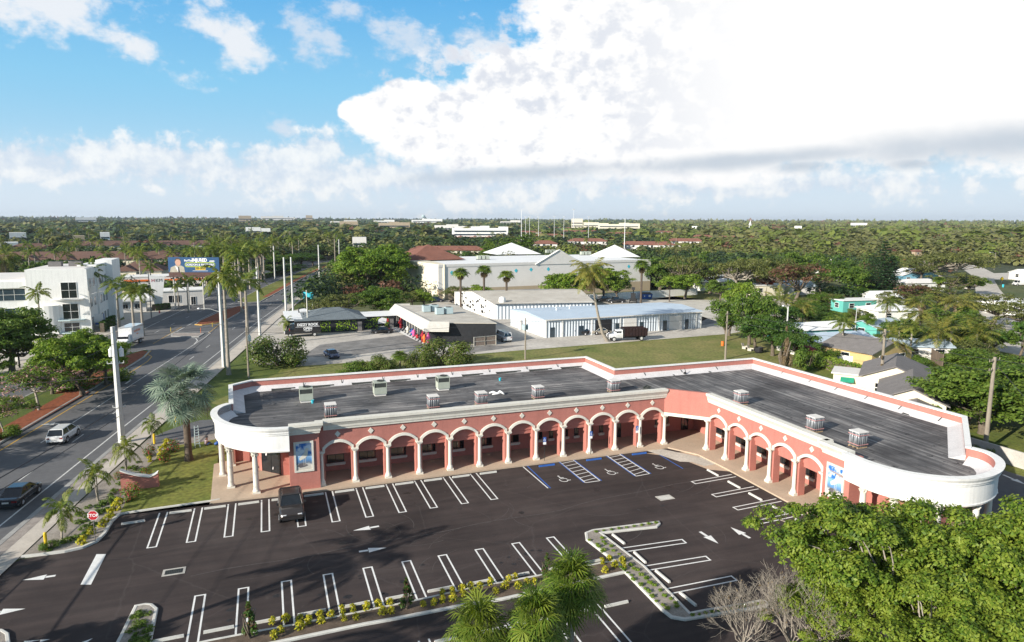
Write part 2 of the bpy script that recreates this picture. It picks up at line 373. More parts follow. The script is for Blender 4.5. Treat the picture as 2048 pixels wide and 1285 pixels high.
# grey undersides of the big cloud
gr = union([blob(2010, 280, 440, 46, .04), blob(1500, 318, 480, 26, .05), blob(1060, 345, 330, 22, .06), blob(1600, 330, 90, 20), blob(1450, 322, 110, 14), blob(1820, 325, 70, 18)])
grm = smooth(mth('ADD', gr, mth('MULTIPLY', nn, .7)), .0, .95)
shade = smooth(mth('ADD', n3, mth('MULTIPLY', n2, .4)), .45, .95)
def wmix(f, a, b):
    m = nt.n('ShaderNodeMix', _data_type='RGBA')
    for s, v in ((0, f), (6, a), (7, b)):
        if hasattr(v, 'is_linked'): nt.l(v, m.inputs[s])
        elif s == 0: m.inputs[0].default_value = v
        else: m.inputs[s].default_value = rgb(v)
    return m.outputs[2]
SKYK = 1.0
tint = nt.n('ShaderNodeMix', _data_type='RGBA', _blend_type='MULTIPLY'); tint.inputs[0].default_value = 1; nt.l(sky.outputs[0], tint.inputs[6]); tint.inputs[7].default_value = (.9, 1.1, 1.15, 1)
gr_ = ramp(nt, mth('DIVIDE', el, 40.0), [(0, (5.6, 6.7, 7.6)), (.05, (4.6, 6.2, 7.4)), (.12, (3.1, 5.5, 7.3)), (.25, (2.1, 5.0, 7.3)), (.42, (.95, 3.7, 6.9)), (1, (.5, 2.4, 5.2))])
c = wmix(.55, tint.outputs[2], (3.0, 3.1, 3.2))  # grey-white mixed into the unseen upper sky, added to neutralise the blue ambient light
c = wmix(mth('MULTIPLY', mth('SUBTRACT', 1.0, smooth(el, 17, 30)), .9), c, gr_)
c = wmix(mth('MULTIPLY', hz, .3), c, (6.0, 6.8, 7.6))
c = wmix(mth('MULTIPLY', mth('SUBTRACT', 1.0, smooth(el, 1.5, 6.5)), .5), c, (5.9, 6.5, 7.2))
c = wmix(thinm, c, (5.6, 6.2, 7.0))
c = wmix(puffm, c, (6.9, 7.1, 7.4))
sh2 = smooth(nl_, -.12, .16)
c = wmix(lowm, c, wmix(sh2, (5.3, 6.0, 6.9), (7.7, 7.8, 7.8)))
sh3 = mth('MULTIPLY', smooth(mth('ADD', mth('MULTIPLY', mth('SUBTRACT', n2, .5), 2.0), mth('ADD', n3, mth('MULTIPLY', mth('SUBTRACT', n6, .5), 1.4))), .38, .8), mth('SUBTRACT', 1.0, smooth(az, 3, 22)))
c = wmix(bigm, c, wmix(sh3, (8.2, 8.15, 8.1), (5.9, 6.2, 6.8)))
c = wmix(mth('MULTIPLY', grm, .85), c, (4.3, 4.9, 5.6))
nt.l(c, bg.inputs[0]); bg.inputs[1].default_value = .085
vs = SC.view_settings; vs.view_transform = 'Standard'; vs.look = 'None'; vs.gamma = 1; vs.exposure = .6
SC.cycles.max_bounces = 5; SC.cycles.diffuse_bounces = 3; SC.cycles.glossy_bounces = 2; SC.cycles.transmission_bounces = 3; SC.cycles.transparent_max_bounces = 4
SC.cycles.use_denoising = True; SC.cycles.caustics_reflective = False; SC.cycles.caustics_refractive = False
# ------------------------------------------------------------------ plants
def leaves(rs, cen, nor, size, asp=.55, fold=0):
    """one rhombic leaf per centre, roughly facing nor"""
    n = len(cen); nor = nor/np.maximum(1e-6, np.linalg.norm(nor, axis=1, keepdims=True))
    t = rs.normal(size=(n, 3)); t -= (t*nor).sum(1, keepdims=True)*nor; t /= np.maximum(1e-6, np.linalg.norm(t, axis=1, keepdims=True))
    b = np.cross(nor, t); s = (size*(.7+.6*rs.rand(n)))[:, None]
    V = np.stack([cen-t*s, cen-b*s*asp+nor*s*fold, cen+t*s, cen+b*s*asp+nor*s*fold], 1).reshape(-1, 3)
    return V, np.arange(4*n).reshape(n, 4)
def tubes_np(mb):   # quads of an MB (tubes without caps)
    return np.array(mb.v, float), np.array([f for f in mb.f if len(f) == 4])
def limb(mb, a, b, r0, r1, rs, n=5, k=4, bow=.12, up=.1):
    a = Vector(a); b = Vector(b); L = (b-a).length; off = Vector(rs.normal(size=3))*L*bow; pts = []; rad = []
    for i in range(k+1):
        t = i/k; p = a.lerp(b, t)+off*math.sin(math.pi*t)*.5+Vector((0, 0, L*up*math.sin(math.pi*t)))
        pts.append(p); rad.append(r0+(r1-r0)*t)
    mb.tube(pts, rad, n, 0, caps=False)
def crown_shape(rs, n, Rr, Hc, flat=.0, lobes=5):
    """clump centres in an uneven crown of radius Rr, height Hc (0..Hc)"""
    lob = [(rs.uniform(0, 2*math.pi), rs.uniform(.25, .62)*Rr, rs.uniform(.45, .62)*Rr, rs.uniform(.35, .95)*Hc) for _ in range(lobes)]
    out = []
    for i in range(n):
        a, d, r, h = lob[i % lobes]
        v = rs.normal(size=3); v /= np.linalg.norm(v); v[2] = abs(v[2])*.9-.25
        rr = r*(.55+.45*rs.rand()**.5)
        z = h*.55+v[2]*rr*Hc/Rr*.85*(1-flat)
        out.append((math.cos(a)*d+v[0]*rr, math.sin(a)*d+v[1]*rr, max(0.02*Hc, min(Hc, z))))
    return np.array(out)
def tree_mesh(seed, H, Rr, base, nclump, nleaf, lsize, leaf, bark='bark', lobes=6, tr=.035, clumpr=.22, flat=0, extra=None, nlimb=None, droop=.0, name='tree'):
    rs = np.random.RandomState(seed); Hc = H-base
    cl = crown_shape(rs, nclump, Rr, Hc, flat, lobes); cl[:, 2] += base
    mb = MB(); fork = Vector((rs.normal()*.1*Rr, rs.normal()*.1*Rr, base*.75+.12*Hc)); r0 = H*tr
    mb.tube([(0, 0, -.3), (0, 0, base*.3), fork*.6+Vector((0, 0, base*.15)), fork], [r0*1.35, r0, r0*.85, r0*.75], 7, 0, caps=False)
    nl = nlimb or lobes*2; idx = rs.permutation(len(cl))
    for i in idx[:nl]:
        m = fork.lerp(Vector(cl[i]), .5)+Vector((0, 0, -.05*Hc)); limb(mb, fork, m, r0*.5, r0*.28, rs, 5, 3)
        near = np.argsort(((cl-np.array(m))**2).sum(1))[:4]
        limb(mb, m, cl[i], r0*.28, r0*.08, rs, 4, 3)
        for j in near[:3]: limb(mb, m, cl[j], r0*.2, r0*.05, rs, 4, 2)
    TV, TF = tubes_np(mb)
    k = nclump*nleaf; ci = np.repeat(cl, nleaf, 0); sz = (clumpr*Rr*(.6+.8*rs.rand(nclump))).repeat(nleaf)[:, None]
    d = rs.normal(size=(k, 3)); d /= np.linalg.norm(d, axis=1, keepdims=True); d[:, 2] = np.where(d[:, 2] < -.3, -d[:, 2], d[:, 2])
    rad = rs.rand(k, 1)**.4
    P = ci+d*rad*sz*np.array([1, 1, .62]); P[:, 2] -= droop*rad[:, 0]*sz[:, 0]
    nor = d*.8+np.array([0, 0, .55])+rs.normal(size=(k, 3))*.45
    LV, LFc = leaves(rs, P, nor, np.full(k, lsize)); 
    mats = [M[bark], LF[leaf]]; mi = np.zeros(len(LFc), int)
    if extra: mats.append(LF[extra[0]]); mi = (rs.rand(len(LFc)) < extra[1]*(np.repeat(rs.rand(nclump) < .6, nleaf))).astype(int)
    return dict(name=name, tv=TV, tf=TF, lv=LV, lf=LFc, mats=mats, mi=mi)
class Kind:
    """a plant kind: two meshes (wood, foliage) for near ones and a joined one for far ones"""
    def __init__(s, d):
        s.tr = npmesh(d['name']+'_wood', d['tv'], d['tf'], [d['mats'][0]], None, True)
        s.lm = npmesh(d['name']+'_foliage', d['lv'], d['lf'], d['mats'][1:], d['mi'])
        s.d = d; s.j = None
    def joined(s):
        if not s.j:
            d = s.d; n = len(d['tv'])
            s.j = npmesh(d['name']+'_whole', np.vstack([d['tv'], d['lv']]), np.vstack([d['tf'], d['lf']+n]), d['mats'], np.concatenate([np.zeros(len(d['tf']), int), d['mi']+1]))
        return s.j
def plant(kind, name, loc, scale, label, cat, group=None, rot=None, far=False, sz=None, parts=('trunk', 'crown')):
    rot = (hash((round(loc[0], 1), round(loc[1], 1))) % 628)/100 if rot is None else rot
    z = loc[2] if len(loc) > 2 else 0
    if far: o = link(name, kind.joined(), None, (loc[0], loc[1], z), rot); tag(o, label, cat, group)
    else:
        o = thing(name, label, cat, (loc[0], loc[1], z), rot, group)
        link(parts[0], kind.tr, o); link(parts[1], kind.lm, o)
    o.scale = (scale, scale, scale*(sz or 1)); return o
def arr(mb): return np.array(mb.v, float), np.array(mb.f)
def palm_mesh(seed, H, nf, fl, nleaf, lw, kind='coco', lean=0.0, tr=.16, droop=1.0, bark='palmbark', leaf='coco', shaft=0, dead=0, name='palm', up=.9, trunks=1, spread=0):
    rs = np.random.RandomState(seed); mb = MB(); Q = []; mi = []
    def quad(a, b, c, d, m): Q.append((a, b, c, d)); mi.append(m)
    for tk in range(trunks):
        th = rs.uniform(0, 6.28); Hk = H*(1-.12*tk); off = Vector((math.cos(th), math.sin(th), 0))*spread*(1 if trunks > 1 else 0)
        top = Vector((lean, 0, Hk))+off*1.6; pts = []; rad = []
        for i in range(9):
            t = i/8; x = lean*(t**.6 if lean else 0); pts.append(Vector((x, 0, Hk*t))+off*(.3+1.3*t)); rad.append(tr*(1.35-.55*t if i else 1.8))
        pts[-1] = top; mb.tube(pts, rad, 7, 0, caps=False)
        if shaft:
            nV = len(mb.v); mb.tube([top, top+Vector((0, 0, shaft*.6)), top+Vector((0, 0, shaft))], [tr*1.05, tr*.95, tr*.4], 7, 1, caps=False); top = top+Vector((0, 0, shaft))
        for f in range(nf+dead):
            isd = f >= nf; a = f*2.39996+rs.uniform(-.2, .2); e = (up-(f/nf)*(up+.35)*1.05+rs.uniform(-.1, .1)) if not isd else -1.2
            L = fl*(.85+.3*rs.rand())*(.75 if isd else 1); K = 9; p = top.copy(); el = e; rach = []
            for i in range(K+1):
                rach.append(p.copy()); p = p+Vector((math.cos(a)*math.cos(el), math.sin(a)*math.cos(el), math.sin(el)))*(L/K); el -= droop*(.10+.012*i)*(1.2 if e > .3 else .9)*max(.25, math.cos(el))
            side = Vector((-math.sin(a), math.cos(a), 0)); mt = 2 if isd else 1
            for i in range(K): quad(rach[i]-side*.03, rach[i]+side*.03, rach[i+1]+side*.02, rach[i+1]-side*.02, mt)
            for i in range(nleaf):
                t = .12+.88*(i+.5)/nleaf; x = t*K; j = min(K-1, int(x)); q = rach[j].lerp(rach[j+1], x-j); d = (rach[j+1]-rach[j]).normalized()
                upv = side.cross(d)
                ll = fl*.26*math.sin(math.pi*min(1, .18+.82*t))**.6*(1.15-.45*t)
                for sg in (-1, 1):
                    tip = q+side*sg*ll*.8+d*ll*.55+Vector((0, 0, -ll*rs.uniform(.15, .55)))+upv*rs.uniform(-.1, .25)*ll
                    w_ = d*lw; mid = q.lerp(tip, .5)+Vector((0, 0, ll*.1))
                    quad(q-w_*.4, mid-w_, tip, mid+w_, mt)
    nt_ = len(mb.v); LV = np.array([[tuple(v) for v in q] for q in Q]).reshape(-1, 3); LFc = np.arange(len(LV)).reshape(-1, 4)
    TV, TF = tubes_np(mb)
    if shaft:
        m = np.array([mb.m[i] for i, f in enumerate(mb.f) if len(f) == 4]); sh = TF[m == 1]
        used = TV[sh.ravel()]; LV = np.vstack([LV, used]); LFc = np.vstack([LFc, np.arange(len(LV)-len(used), len(LV)).reshape(-1, 4)]); mi += [2]*len(sh); TF = TF[m == 0]
    return dict(name=name, tv=TV, tf=TF, lv=LV, lf=LFc, mats=[M[bark], LF[leaf], LF['dryl'], M['shaft']], mi=np.array([{1: 0, 2: 1}.get(k, 0) if not (shaft and i >= len(Q)) else 2 for i, k in enumerate(mi)]))
def fan_mesh(seed, H, nf, pet, fr, seg, leaf, dead=8, tr=.2, bark='palmbark', name='fan_palm', stiff=.5, up=1.3, low=-.6, deadleaf='dryl', deadup=-.9, sw=1.05):
    rs = np.random.RandomState(seed); mb = MB(); Q = []; mi = []
    mb.tube([(0, 0, -.2), (0, 0, H*.1), (0, 0, H*.55), (0, 0, H)], [tr*1.4, tr, tr*.9, tr*1.1], 8, 0, caps=False)
    for f in range(nf+dead):
        isd = f >= nf; a = f*2.39996+rs.uniform(-.25, .25); e = up-(f/nf)*(up-low)+rs.uniform(-.15, .15) if not isd else deadup+rs.uniform(-.35, .2)
        L = pet*(.75+.5*rs.rand())*(.7 if isd else 1); d = Vector((math.cos(a)*math.cos(e), math.sin(a)*math.cos(e), math.sin(e))); side = Vector((-math.sin(a), math.cos(a), 0)); upv = side.cross(d)
        if upv.z < 0: upv = -upv
        o = Vector((0, 0, H)); c = o+d*L-Vector((0, 0, L*.08)); m = 1 if isd else 0
        Q.append((o-side*.025, o+side*.025, c+side*.02, c-side*.02)); mi.append(m)
        rad = fr*(.8+.4*rs.rand())*(.75 if isd else 1); tilt = rs.uniform(-.5, .5)
        nrm = (d*.55+upv*.75+side*tilt).normalized(); fx = (d-nrm*d.dot(nrm)).normalized(); fy = nrm.cross(fx)
        for k in range(seg):
            t = (k+.5)/seg*2-1; an = t*2.35; rr = rad*(1-.28*abs(t)**2)*(.9+.2*rs.rand())
            dr = fx*math.cos(an)+fy*math.sin(an); pr = fx*-math.sin(an)+fy*math.cos(an); hw = rad*.5*math.tan(2.35/seg)*sw
            mid = c+dr*rr*.5+nrm*rad*(.12 if k % 2 else .03)+Vector(rs.normal(size=3))*rad*.05*(1-stiff); tip = c+dr*rr+Vector((0, 0, -rr*(1-stiff)*rs.uniform(.1, .75)))+Vector(rs.normal(size=3))*rad*.12*(1-stiff)
            Q.append((c, mid-pr*hw, tip, mid+pr*hw)); mi.append(m)
    LV = np.array([[tuple(v) for v in q] for q in Q]).reshape(-1, 3); TV, TF = tubes_np(mb)
    return dict(name=name, tv=TV, tf=TF, lv=LV, lf=np.arange(len(LV)).reshape(-1, 4), mats=[M[bark], LF[leaf], LF[deadleaf]], mi=np.array(mi))
def conifer_mesh(seed, H, Rr, name='pine'):
    rs = np.random.RandomState(seed); mb = MB(); mb.tube([(0, 0, -.2), (0, 0, H*.5), (0, 0, H)], [.35, .2, .03], 6, 0, caps=False); P = []; Nn = []
    z = H*.08
    while z < H*.97:
        r = Rr*(1-z/H)**.75+.25; nb = 7; a0 = rs.rand()*6.28
        for k in range(nb):
            a = a0+k*6.283/nb+rs.uniform(-.15, .15); L = r*(.85+.3*rs.rand()); limb(mb, (0, 0, z), (math.cos(a)*L, math.sin(a)*L, z+L*.12), .05, .01, rs, 3, 2, .02)
            for i in range(int(L*13)):
                t = rs.rand()**.7; P.append((math.cos(a)*L*t+rs.normal()*.28*L*.35, math.sin(a)*L*t+rs.normal()*.28*L*.35, z+L*t*.13+rs.normal()*.12)); Nn.append((0, 0, 1))
        z += max(.45, H*.043)
    P = np.array(P); Nn = np.array(Nn)+rs.normal(size=P.shape)*.5; LV, LFc = leaves(rs, P, Nn, np.full(len(P), .34), .4); TV, TF = tubes_np(mb)
    return dict(name=name, tv=TV, tf=TF, lv=LV, lf=LFc, mats=[M['bark'], LF['pine']], mi=np.zeros(len(LFc), int))
def bush_mesh(seed, H, Rr, n, ls, leaf, extra=None, name='bush', up=.6, cone=0):
    rs = np.random.RandomState(seed); mb = MB()
    for i in range(5):
        a = rs.rand()*6.28; limb(mb, (0, 0, 0), (math.cos(a)*Rr*.5, math.sin(a)*Rr*.5, H*.7), .03*H, .01*H, rs, 4, 2)
    nc = 14; cl = []
    for i in range(nc):
        v = rs.normal(size=3); v /= np.linalg.norm(v); z = H*(.42+.4*v[2]) if not cone else H*rs.uniform(.12, .95)
        f = 1 if not cone else max(.08, 1-(z/H)**1.1); cl.append((v[0]*Rr*.62*f, v[1]*Rr*.62*f, z))
    cl = np.array(cl); ci = cl[rs.randint(0, nc, n)]; d = rs.normal(size=(n, 3)); d /= np.linalg.norm(d, axis=1, keepdims=True)
    fz = np.ones((n, 1)) if not cone else np.maximum(.15, 1-(ci[:, 2:3]/H))
    P = ci+d*(rs.rand(n, 1)**.4)*np.array([Rr*.42, Rr*.42, H*.24])*np.where(cone, fz, 1); P[:, 2] = np.clip(P[:, 2], .02, H)
    LV, LFc = leaves(rs, P, d+np.array([0, 0, up])+rs.normal(size=(n, 3))*.4, np.full(n, ls)); mi = np.zeros(n, int); mats = [M['bark'], LF[leaf]]
    if extra: mats.append(LF[extra[0]]); mi = (rs.rand(n) < extra[1]).astype(int)
    TV, TF = tubes_np(mb); return dict(name=name, tv=TV, tf=TF, lv=LV, lf=LFc, mats=mats, mi=mi)
def bare_mesh(seed, H, Rr, name='bare_tree', n1=9):
    rs = np.random.RandomState(seed); mb = MB(); f = Vector((0, 0, H*.14)); mb.tube([(0, 0, -.2), f*.5, f], [.14, .12, .1], 6, 0, caps=False); P = []
    def br(a, d, L, r, depth):
        b = a+d*L; limb(mb, a, b, r, r*.6, rs, 4 if depth < 2 else 3, 2, .1, .02)
        if depth >= 4:
            if rs.rand() < .12: P.append(tuple(b))
            return
        for k in range(3 if depth < 3 else 2+(rs.rand() < .6)):
            v = Vector(rs.normal(size=3)); nd = (d+v*.42+Vector((0, 0, .22))).normalized(); br(b, nd, L*rs.uniform(.62, .85), r*.62, depth+1)
    for k in range(n1):
        a = k*6.283/n1+rs.uniform(-.3, .3); br(f, Vector((math.cos(a)*Rr/H*1.1, math.sin(a)*Rr/H*1.1, .75)).normalized(), H*.26, .05, 0)
    TV, TF = tubes_np(mb); P = np.array(P); LV, LFc = leaves(rs, P, rs.normal(size=P.shape), np.full(len(P), .06))
    return dict(name=name, tv=TV, tf=TF, lv=LV, lf=LFc, mats=[M['palebark'], LF['dryl']], mi=np.zeros(len(LFc), int))
K = {}
K['round1'] = Kind(tree_mesh(1, 10, 5.2, 2.6, 90, 60, .24, 'mid', name='round_tree'))
K['round2'] = Kind(tree_mesh(2, 10, 5.0, 2.2, 90, 60, .24, 'lush', lobes=7, name='bright_tree'))
K['round3'] = Kind(tree_mesh(3, 10, 5.4, 2.0, 90, 60, .24, 'deep', lobes=6, name='deep_tree'))
K['olive1'] = Kind(tree_mesh(4, 10, 5.6, 3.0, 70, 45, .22, 'olive', lobes=8, clumpr=.16, flat=.3, name='olive_tree'))
K['tall1'] = Kind(tree_mesh(5, 14, 3.6, 3.0, 80, 45, .22, 'mid', lobes=7, clumpr=.3, name='tall_tree'))
K['big'] = Kind(tree_mesh(6, 12, 7.0, 2.8, 240, 110, .20, 'lush', lobes=9, clumpr=.15, name='large_tree', nlimb=30))
K['bigdeep'] = Kind(tree_mesh(7, 12, 6.5, 1.6, 240, 100, .21, 'mid', lobes=9, clumpr=.17, name='large_deep_tree', nlimb=24))
K['myrtle'] = Kind(tree_mesh(8, 5.5, 3.3, 1.9, 80, 60, .13, 'mid', lobes=6, clumpr=.2, extra=('pinkf', .45), bark='palebark', tr=.02, name='flowering_tree'))
K['flame'] = Kind(tree_mesh(9, 8, 6, 3, 70, 40, .25, 'rust', lobes=6, extra=('flame', .9), name='flame_tree'))
K['rust'] = Kind(tree_mesh(10, 10, 5.5, 3, 70, 45, .24, 'rust', lobes=6, extra=('olive', .5), name='reddish_tree'))
K['banyan'] = Kind(tree_mesh(11, 13, 11, 4, 130, 55, .28, 'olive', lobes=10, clumpr=.13, flat=.5, bark='palebark', nlimb=44, name='spreading_tree'))
K['farA'] = Kind(tree_mesh(12, 10, 5.2, 1.5, 30, 22, .50, 'mid', lobes=6, clumpr=.26, nlimb=3, name='distant_tree'))
K['farB'] = Kind(tree_mesh(13, 10, 5.0, 1.5, 30, 22, .50, 'deep', lobes=6, clumpr=.26, nlimb=3, name='distant_dark_tree'))
K['farC'] = Kind(tree_mesh(14, 10, 5.4, 2, 30, 20, .48, 'olive', lobes=7, clumpr=.22, flat=.2, nlimb=5, name='distant_olive_tree'))
K['farD'] = Kind(tree_mesh(15, 10, 5.0, 1.5, 30, 22, .50, 'lush', lobes=6, clumpr=.26, nlimb=3, name='distant_bright_tree'))
K['farR'] = Kind(tree_mesh(16, 10, 5.0, 2, 30, 20, .48, 'rust', lobes=6, clumpr=.22, nlimb=5, name='distant_reddish_tree'))
K['coco'] = Kind(palm_mesh(21, 9, 20, 4.6, 22, .09, lean=1.2, dead=2, name='coconut_palm', tr=.17))
K['cocoleaf'] = Kind(palm_mesh(22, 4.5, 18, 4.4, 24, .08, lean=.5, name='low_coconut_palm', up=1.25, tr=.16))
K['royal'] = Kind(palm_mesh(23, 11, 15, 4.4, 26, .11, leaf='palm', shaft=1.5, up=1.1, droop=1.25, tr=.24, name='royal_palm'))
K['royal2'] = Kind(palm_mesh(27, 12, 14, 4.0, 24, .12, leaf='palm', shaft=1.4, up=1.2, droop=1.15, tr=.22, name='royal_palm_b'))
K['lean'] = Kind(palm_mesh(24, 12, 26, 4.6, 24, .08, lean=-4.2, dead=5, tr=.22, name='leaning_coconut_palm', leaf='coco'))
K['xmas'] = Kind(palm_mesh(25, 1.6, 9, 1.9, 18, .05, leaf='palm', shaft=.45, up=1.25, droop=1.5, tr=.055, name='young_palm', trunks=2, spread=.12))
K['farpalm'] = Kind(palm_mesh(26, 11, 12, 3.8, 9, .22, leaf='palm', shaft=.8, tr=.2, name='distant_palm', up=1.1, droop=1.2))
K['sabal'] = Kind(fan_mesh(31, 5.2, 46, 1.1, 1.1, 28, 'sabal', dead=16, stiff=.6, name='cabbage_palm', sw=.85, up=1.5, low=-.8))
K['wash'] = Kind(fan_mesh(32, 9, 30, 1.0, 1.0, 12, 'sabal', dead=30, stiff=.4, up=1.35, low=-.2, deadup=-1.25, tr=.22, bark='darkbark', name='fan_palm'))
K['bis'] = Kind(fan_mesh(33, 6.2, 52, 1.65, 1.3, 28, 'silver', dead=3, stiff=.9, sw=.85, up=1.45, low=-.95, tr=.3, bark='darkbark', name='silver_fan_palm'))
K['nork'] = Kind(conifer_mesh(41, 20, 4.6, 'norfolk_pine'))
K['bushy'] = Kind(bush_mesh(51, 4.2, 3.6, 5200, .15, 'olive', ('mid', .4), name='shrub_tree'))
K['bushg'] = Kind(bush_mesh(52, 2.2, 2.2, 2600, .12, 'mid', name='green_bush'))
K['croton'] = Kind(bush_mesh(53, .5, .3, 150, .075, 'gold', ('mid', .15), name='yellow_shrub', up=1.0))
K['cover'] = Kind(bush_mesh(54, .32, .32, 90, .08, 'lush', name='low_green_plant', up=1.0))
K['coverd'] = Kind(bush_mesh(55, .4, .6, 160, .09, 'mid', name='dark_ground_plant', up=1.0))
K['boug'] = Kind(bush_mesh(56, 1.5, .8, 700, .07, 'mid', ('redf', .13), name='bougainvillea'))
K['magno'] = Kind(bush_mesh(57, 2.3, .75, 1100, .11, 'deep', ('rust', .3), name='young_magnolia', cone=1))
K['bare'] = Kind(bare_mesh(61, 5.5, 2.6, n1=13))
K['drybush'] = Kind(bush_mesh(58, 9, 1.9, 5000, .12, 'dryl', name='dry_vine', cone=1))
# ------------------------------------------------------------------ the L-shaped pink plaza
plaza = thing('shopping_plaza', 'L-shaped salmon pink shopping plaza with white arches and flat black roof', 'building', (0, 0, 0))
Z0, ZR, ZP = .15, 5.3, 6.5
lc = [(4.4, 62.75), (3.9, 62.75), (1.3, 62.75), (-.3, 62.95), (-1.2, 63.3), (-2.1, 63.9), (-3.0, 64.7), (-3.8, 65.6), (-4.5, 66.8), (-5.0, 68.1), (-5.3, 69.4), (-5.35, 70.6), (-5.2, 71.7), (-4.75, 72.7), (-4.1, 73.3)]
rc = [(54.5, 38.4), (54.8, 37.4), (54.3, 36.2), (53.4, 35.2), (52.2, 34.4), (50.8, 33.8), (49.3, 33.5), (47.8, 33.6), (46.5, 34.1), (45.4, 34.9), (44.5, 35.9), (43.9, 37.2), (43.6, 38.6), (43.6, 40.2), (43.7, 41.0)]
back = [(-4.1, 73.3), (-4.5, 81.8), (-2.2, 83.7), (41.2, 83.7), (41.2, 75.3), (62.6, 75.4), (63.1, 45.2), (54.5, 38.4)]
def chaikin(P_, n=2):
    for _ in range(n): P_ = [P_[0]]+[q for a, b in zip(P_, P_[1:]) for q in ((a[0]*.75+b[0]*.25, a[1]*.75+b[1]*.25), (a[0]*.25+b[0]*.75, a[1]*.25+b[1]*.75))]+[P_[-1]]
    return P_
lcs, rcs = chaikin(lc[2:]), chaikin(rc)
frontR = [(44.2, 41.0), (44.35, 43.8), (44.6, 43.8), (44.6, 60.9)]
frontL = [(41.5, 63.9), (4.4, 63.9)]
def arcade(O, U, W, n, pitch, name):
    U = Vector(U); W = Vector(W); O = Vector(O)
    def p(u, w, z): q = O+U*u+W*w; return (q.x, q.y, z)
    wall = MB(); hw = .33; zs, zc = 3.62, 4.22; seg = 12; D = .4
    def bx(mb, u0, u1, w0, w1, z0, z1, m=0):
        vs = [p(u, w, z) for z in (z0, z1) for u, w in ((u0, w0), (u1, w0), (u1, w1), (u0, w1))]
        mb.add(vs, [(0, 1, 5, 4), (1, 2, 6, 5), (2, 3, 7, 6), (3, 0, 4, 7), (4, 5, 6, 7), (3, 2, 1, 0)], m)
    for i in range(n+1):
        bx(wall, i*pitch-hw, i*pitch+hw, -.75, 0, Z0, zs)
    for i in range(n):
        trim = MB(); a, b = i*pitch+hw, (i+1)*pitch-hw; mid = (a+b)/2; half = (b-a)/2
        rr = (half*half+(zc-zs)**2)/(2*(zc-zs)); cz = zc-rr; th = math.asin(half/rr)
        arc = [(mid+rr*math.sin(-th+2*th*k/seg), cz+rr*math.cos(-th+2*th*k/seg)) for k in range(seg+1)]
        for k in range(seg):
            (u0, z0), (u1, z1) = arc[k], arc[k+1]
            wall.face([p(u0, 0, z0), p(u1, 0, z1), p(u1, 0, 5.95), p(u0, 0, 5.95)])
            wall.face([p(u0, 0, z0), p(u0, -D, z0), p(u1, -D, z1), p(u1, 0, z1)])
            r2 = rr+.24; o0 = (mid+r2*math.sin(-th+2*th*k/seg), cz+r2*math.cos(-th+2*th*k/seg)); o1 = (mid+r2*math.sin(-th+2*th*(k+1)/seg), cz+r2*math.cos(-th+2*th*(k+1)/seg))
            for (s0, s1, w_) in (((u0, z0), (u1, z1), 0), ):
                trim.face([p(u0, .13, z0), p(u1, .13, z1), p(o1[0], .09, o1[1]), p(o0[0], .09, o0[1])])
                trim.face([p(o0[0], .09, o0[1]), p(o1[0], .09, o1[1]), p(o1[0], 0, o1[1]+.03), p(o0[0], 0, o0[1]+.03)])
                trim.face([p(u0, .13, z0), p(u0, -.02, z0), p(u1, -.02, z1), p(u1, .13, z1)])
        for u in (a, b): bx(trim, u-.02 if u == a else u-.02, u+.02, -.02, .13, zs-.2, zs+.02)
        bx(trim, a-.22, a, 0, .12, 3.45, zs+.2); bx(trim, b, b+.22, 0, .12, 3.45, zs+.2)
        bx(wall, a-.05, b+.05, -.5, -D, 3.3, 4.5); bx(wall, a-.04, b+.04, -.78, -.5, 2.87, 4.4)
        trim.build('arch_trim', M['cream'], plaza)
        dm = [(mid, 5.0-.3), (mid+.27, 5.0), (mid, 5.0+.3), (mid-.27, 5.0)]; d = MB()
        d.add([p(u, .06, z) for u, z in dm]+[p(u, 0, z) for u, z in dm], [(0, 1, 2, 3)]+[(j, j+4, (j+1) % 4+4, (j+1) % 4) for j in range(4)])
        d.build('diamond_ornament', M['cream'], plaza)
    for i in range(n+1):      # wall strips over the piers
        wall.face([p(i*pitch-hw, 0, zs), p(i*pitch+hw, 0, zs), p(i*pitch+hw, 0, 5.95), p(i*pitch-hw, 0, 5.95)])
        c = MB(); q = O+U*(i*pitch)+W*.2; s = .31
        bx(c, i*pitch-s, i*pitch+s, .0, .45, Z0, Z0+.22)
        c.lathe(q.x, q.y, [(.30, Z0+.22), (.27, Z0+.4), (.2, Z0+.55), (.175, Z0+.7), (.165, 2.2), (.15, 3.1), (.17, 3.15), (.17, 3.2), (.22, 3.32)], 14)
        bx(c, i*pitch-.26, i*pitch+.26, .0, .42, 3.32, 3.42); bx(c, i*pitch-.31, i*pitch+.31, 0, .46, 3.42, 3.5)
        c.build('column', M['cream'], plaza)
    wall.build('arcade_wall', M['pink'], plaza)
arcade((4.15, 64.2), (1, 0), (0, -1), 12, 3.105, 'left')
arcade((44.95, 60.75), (0, -1), (-1, 0), 5, 3.32, 'right')
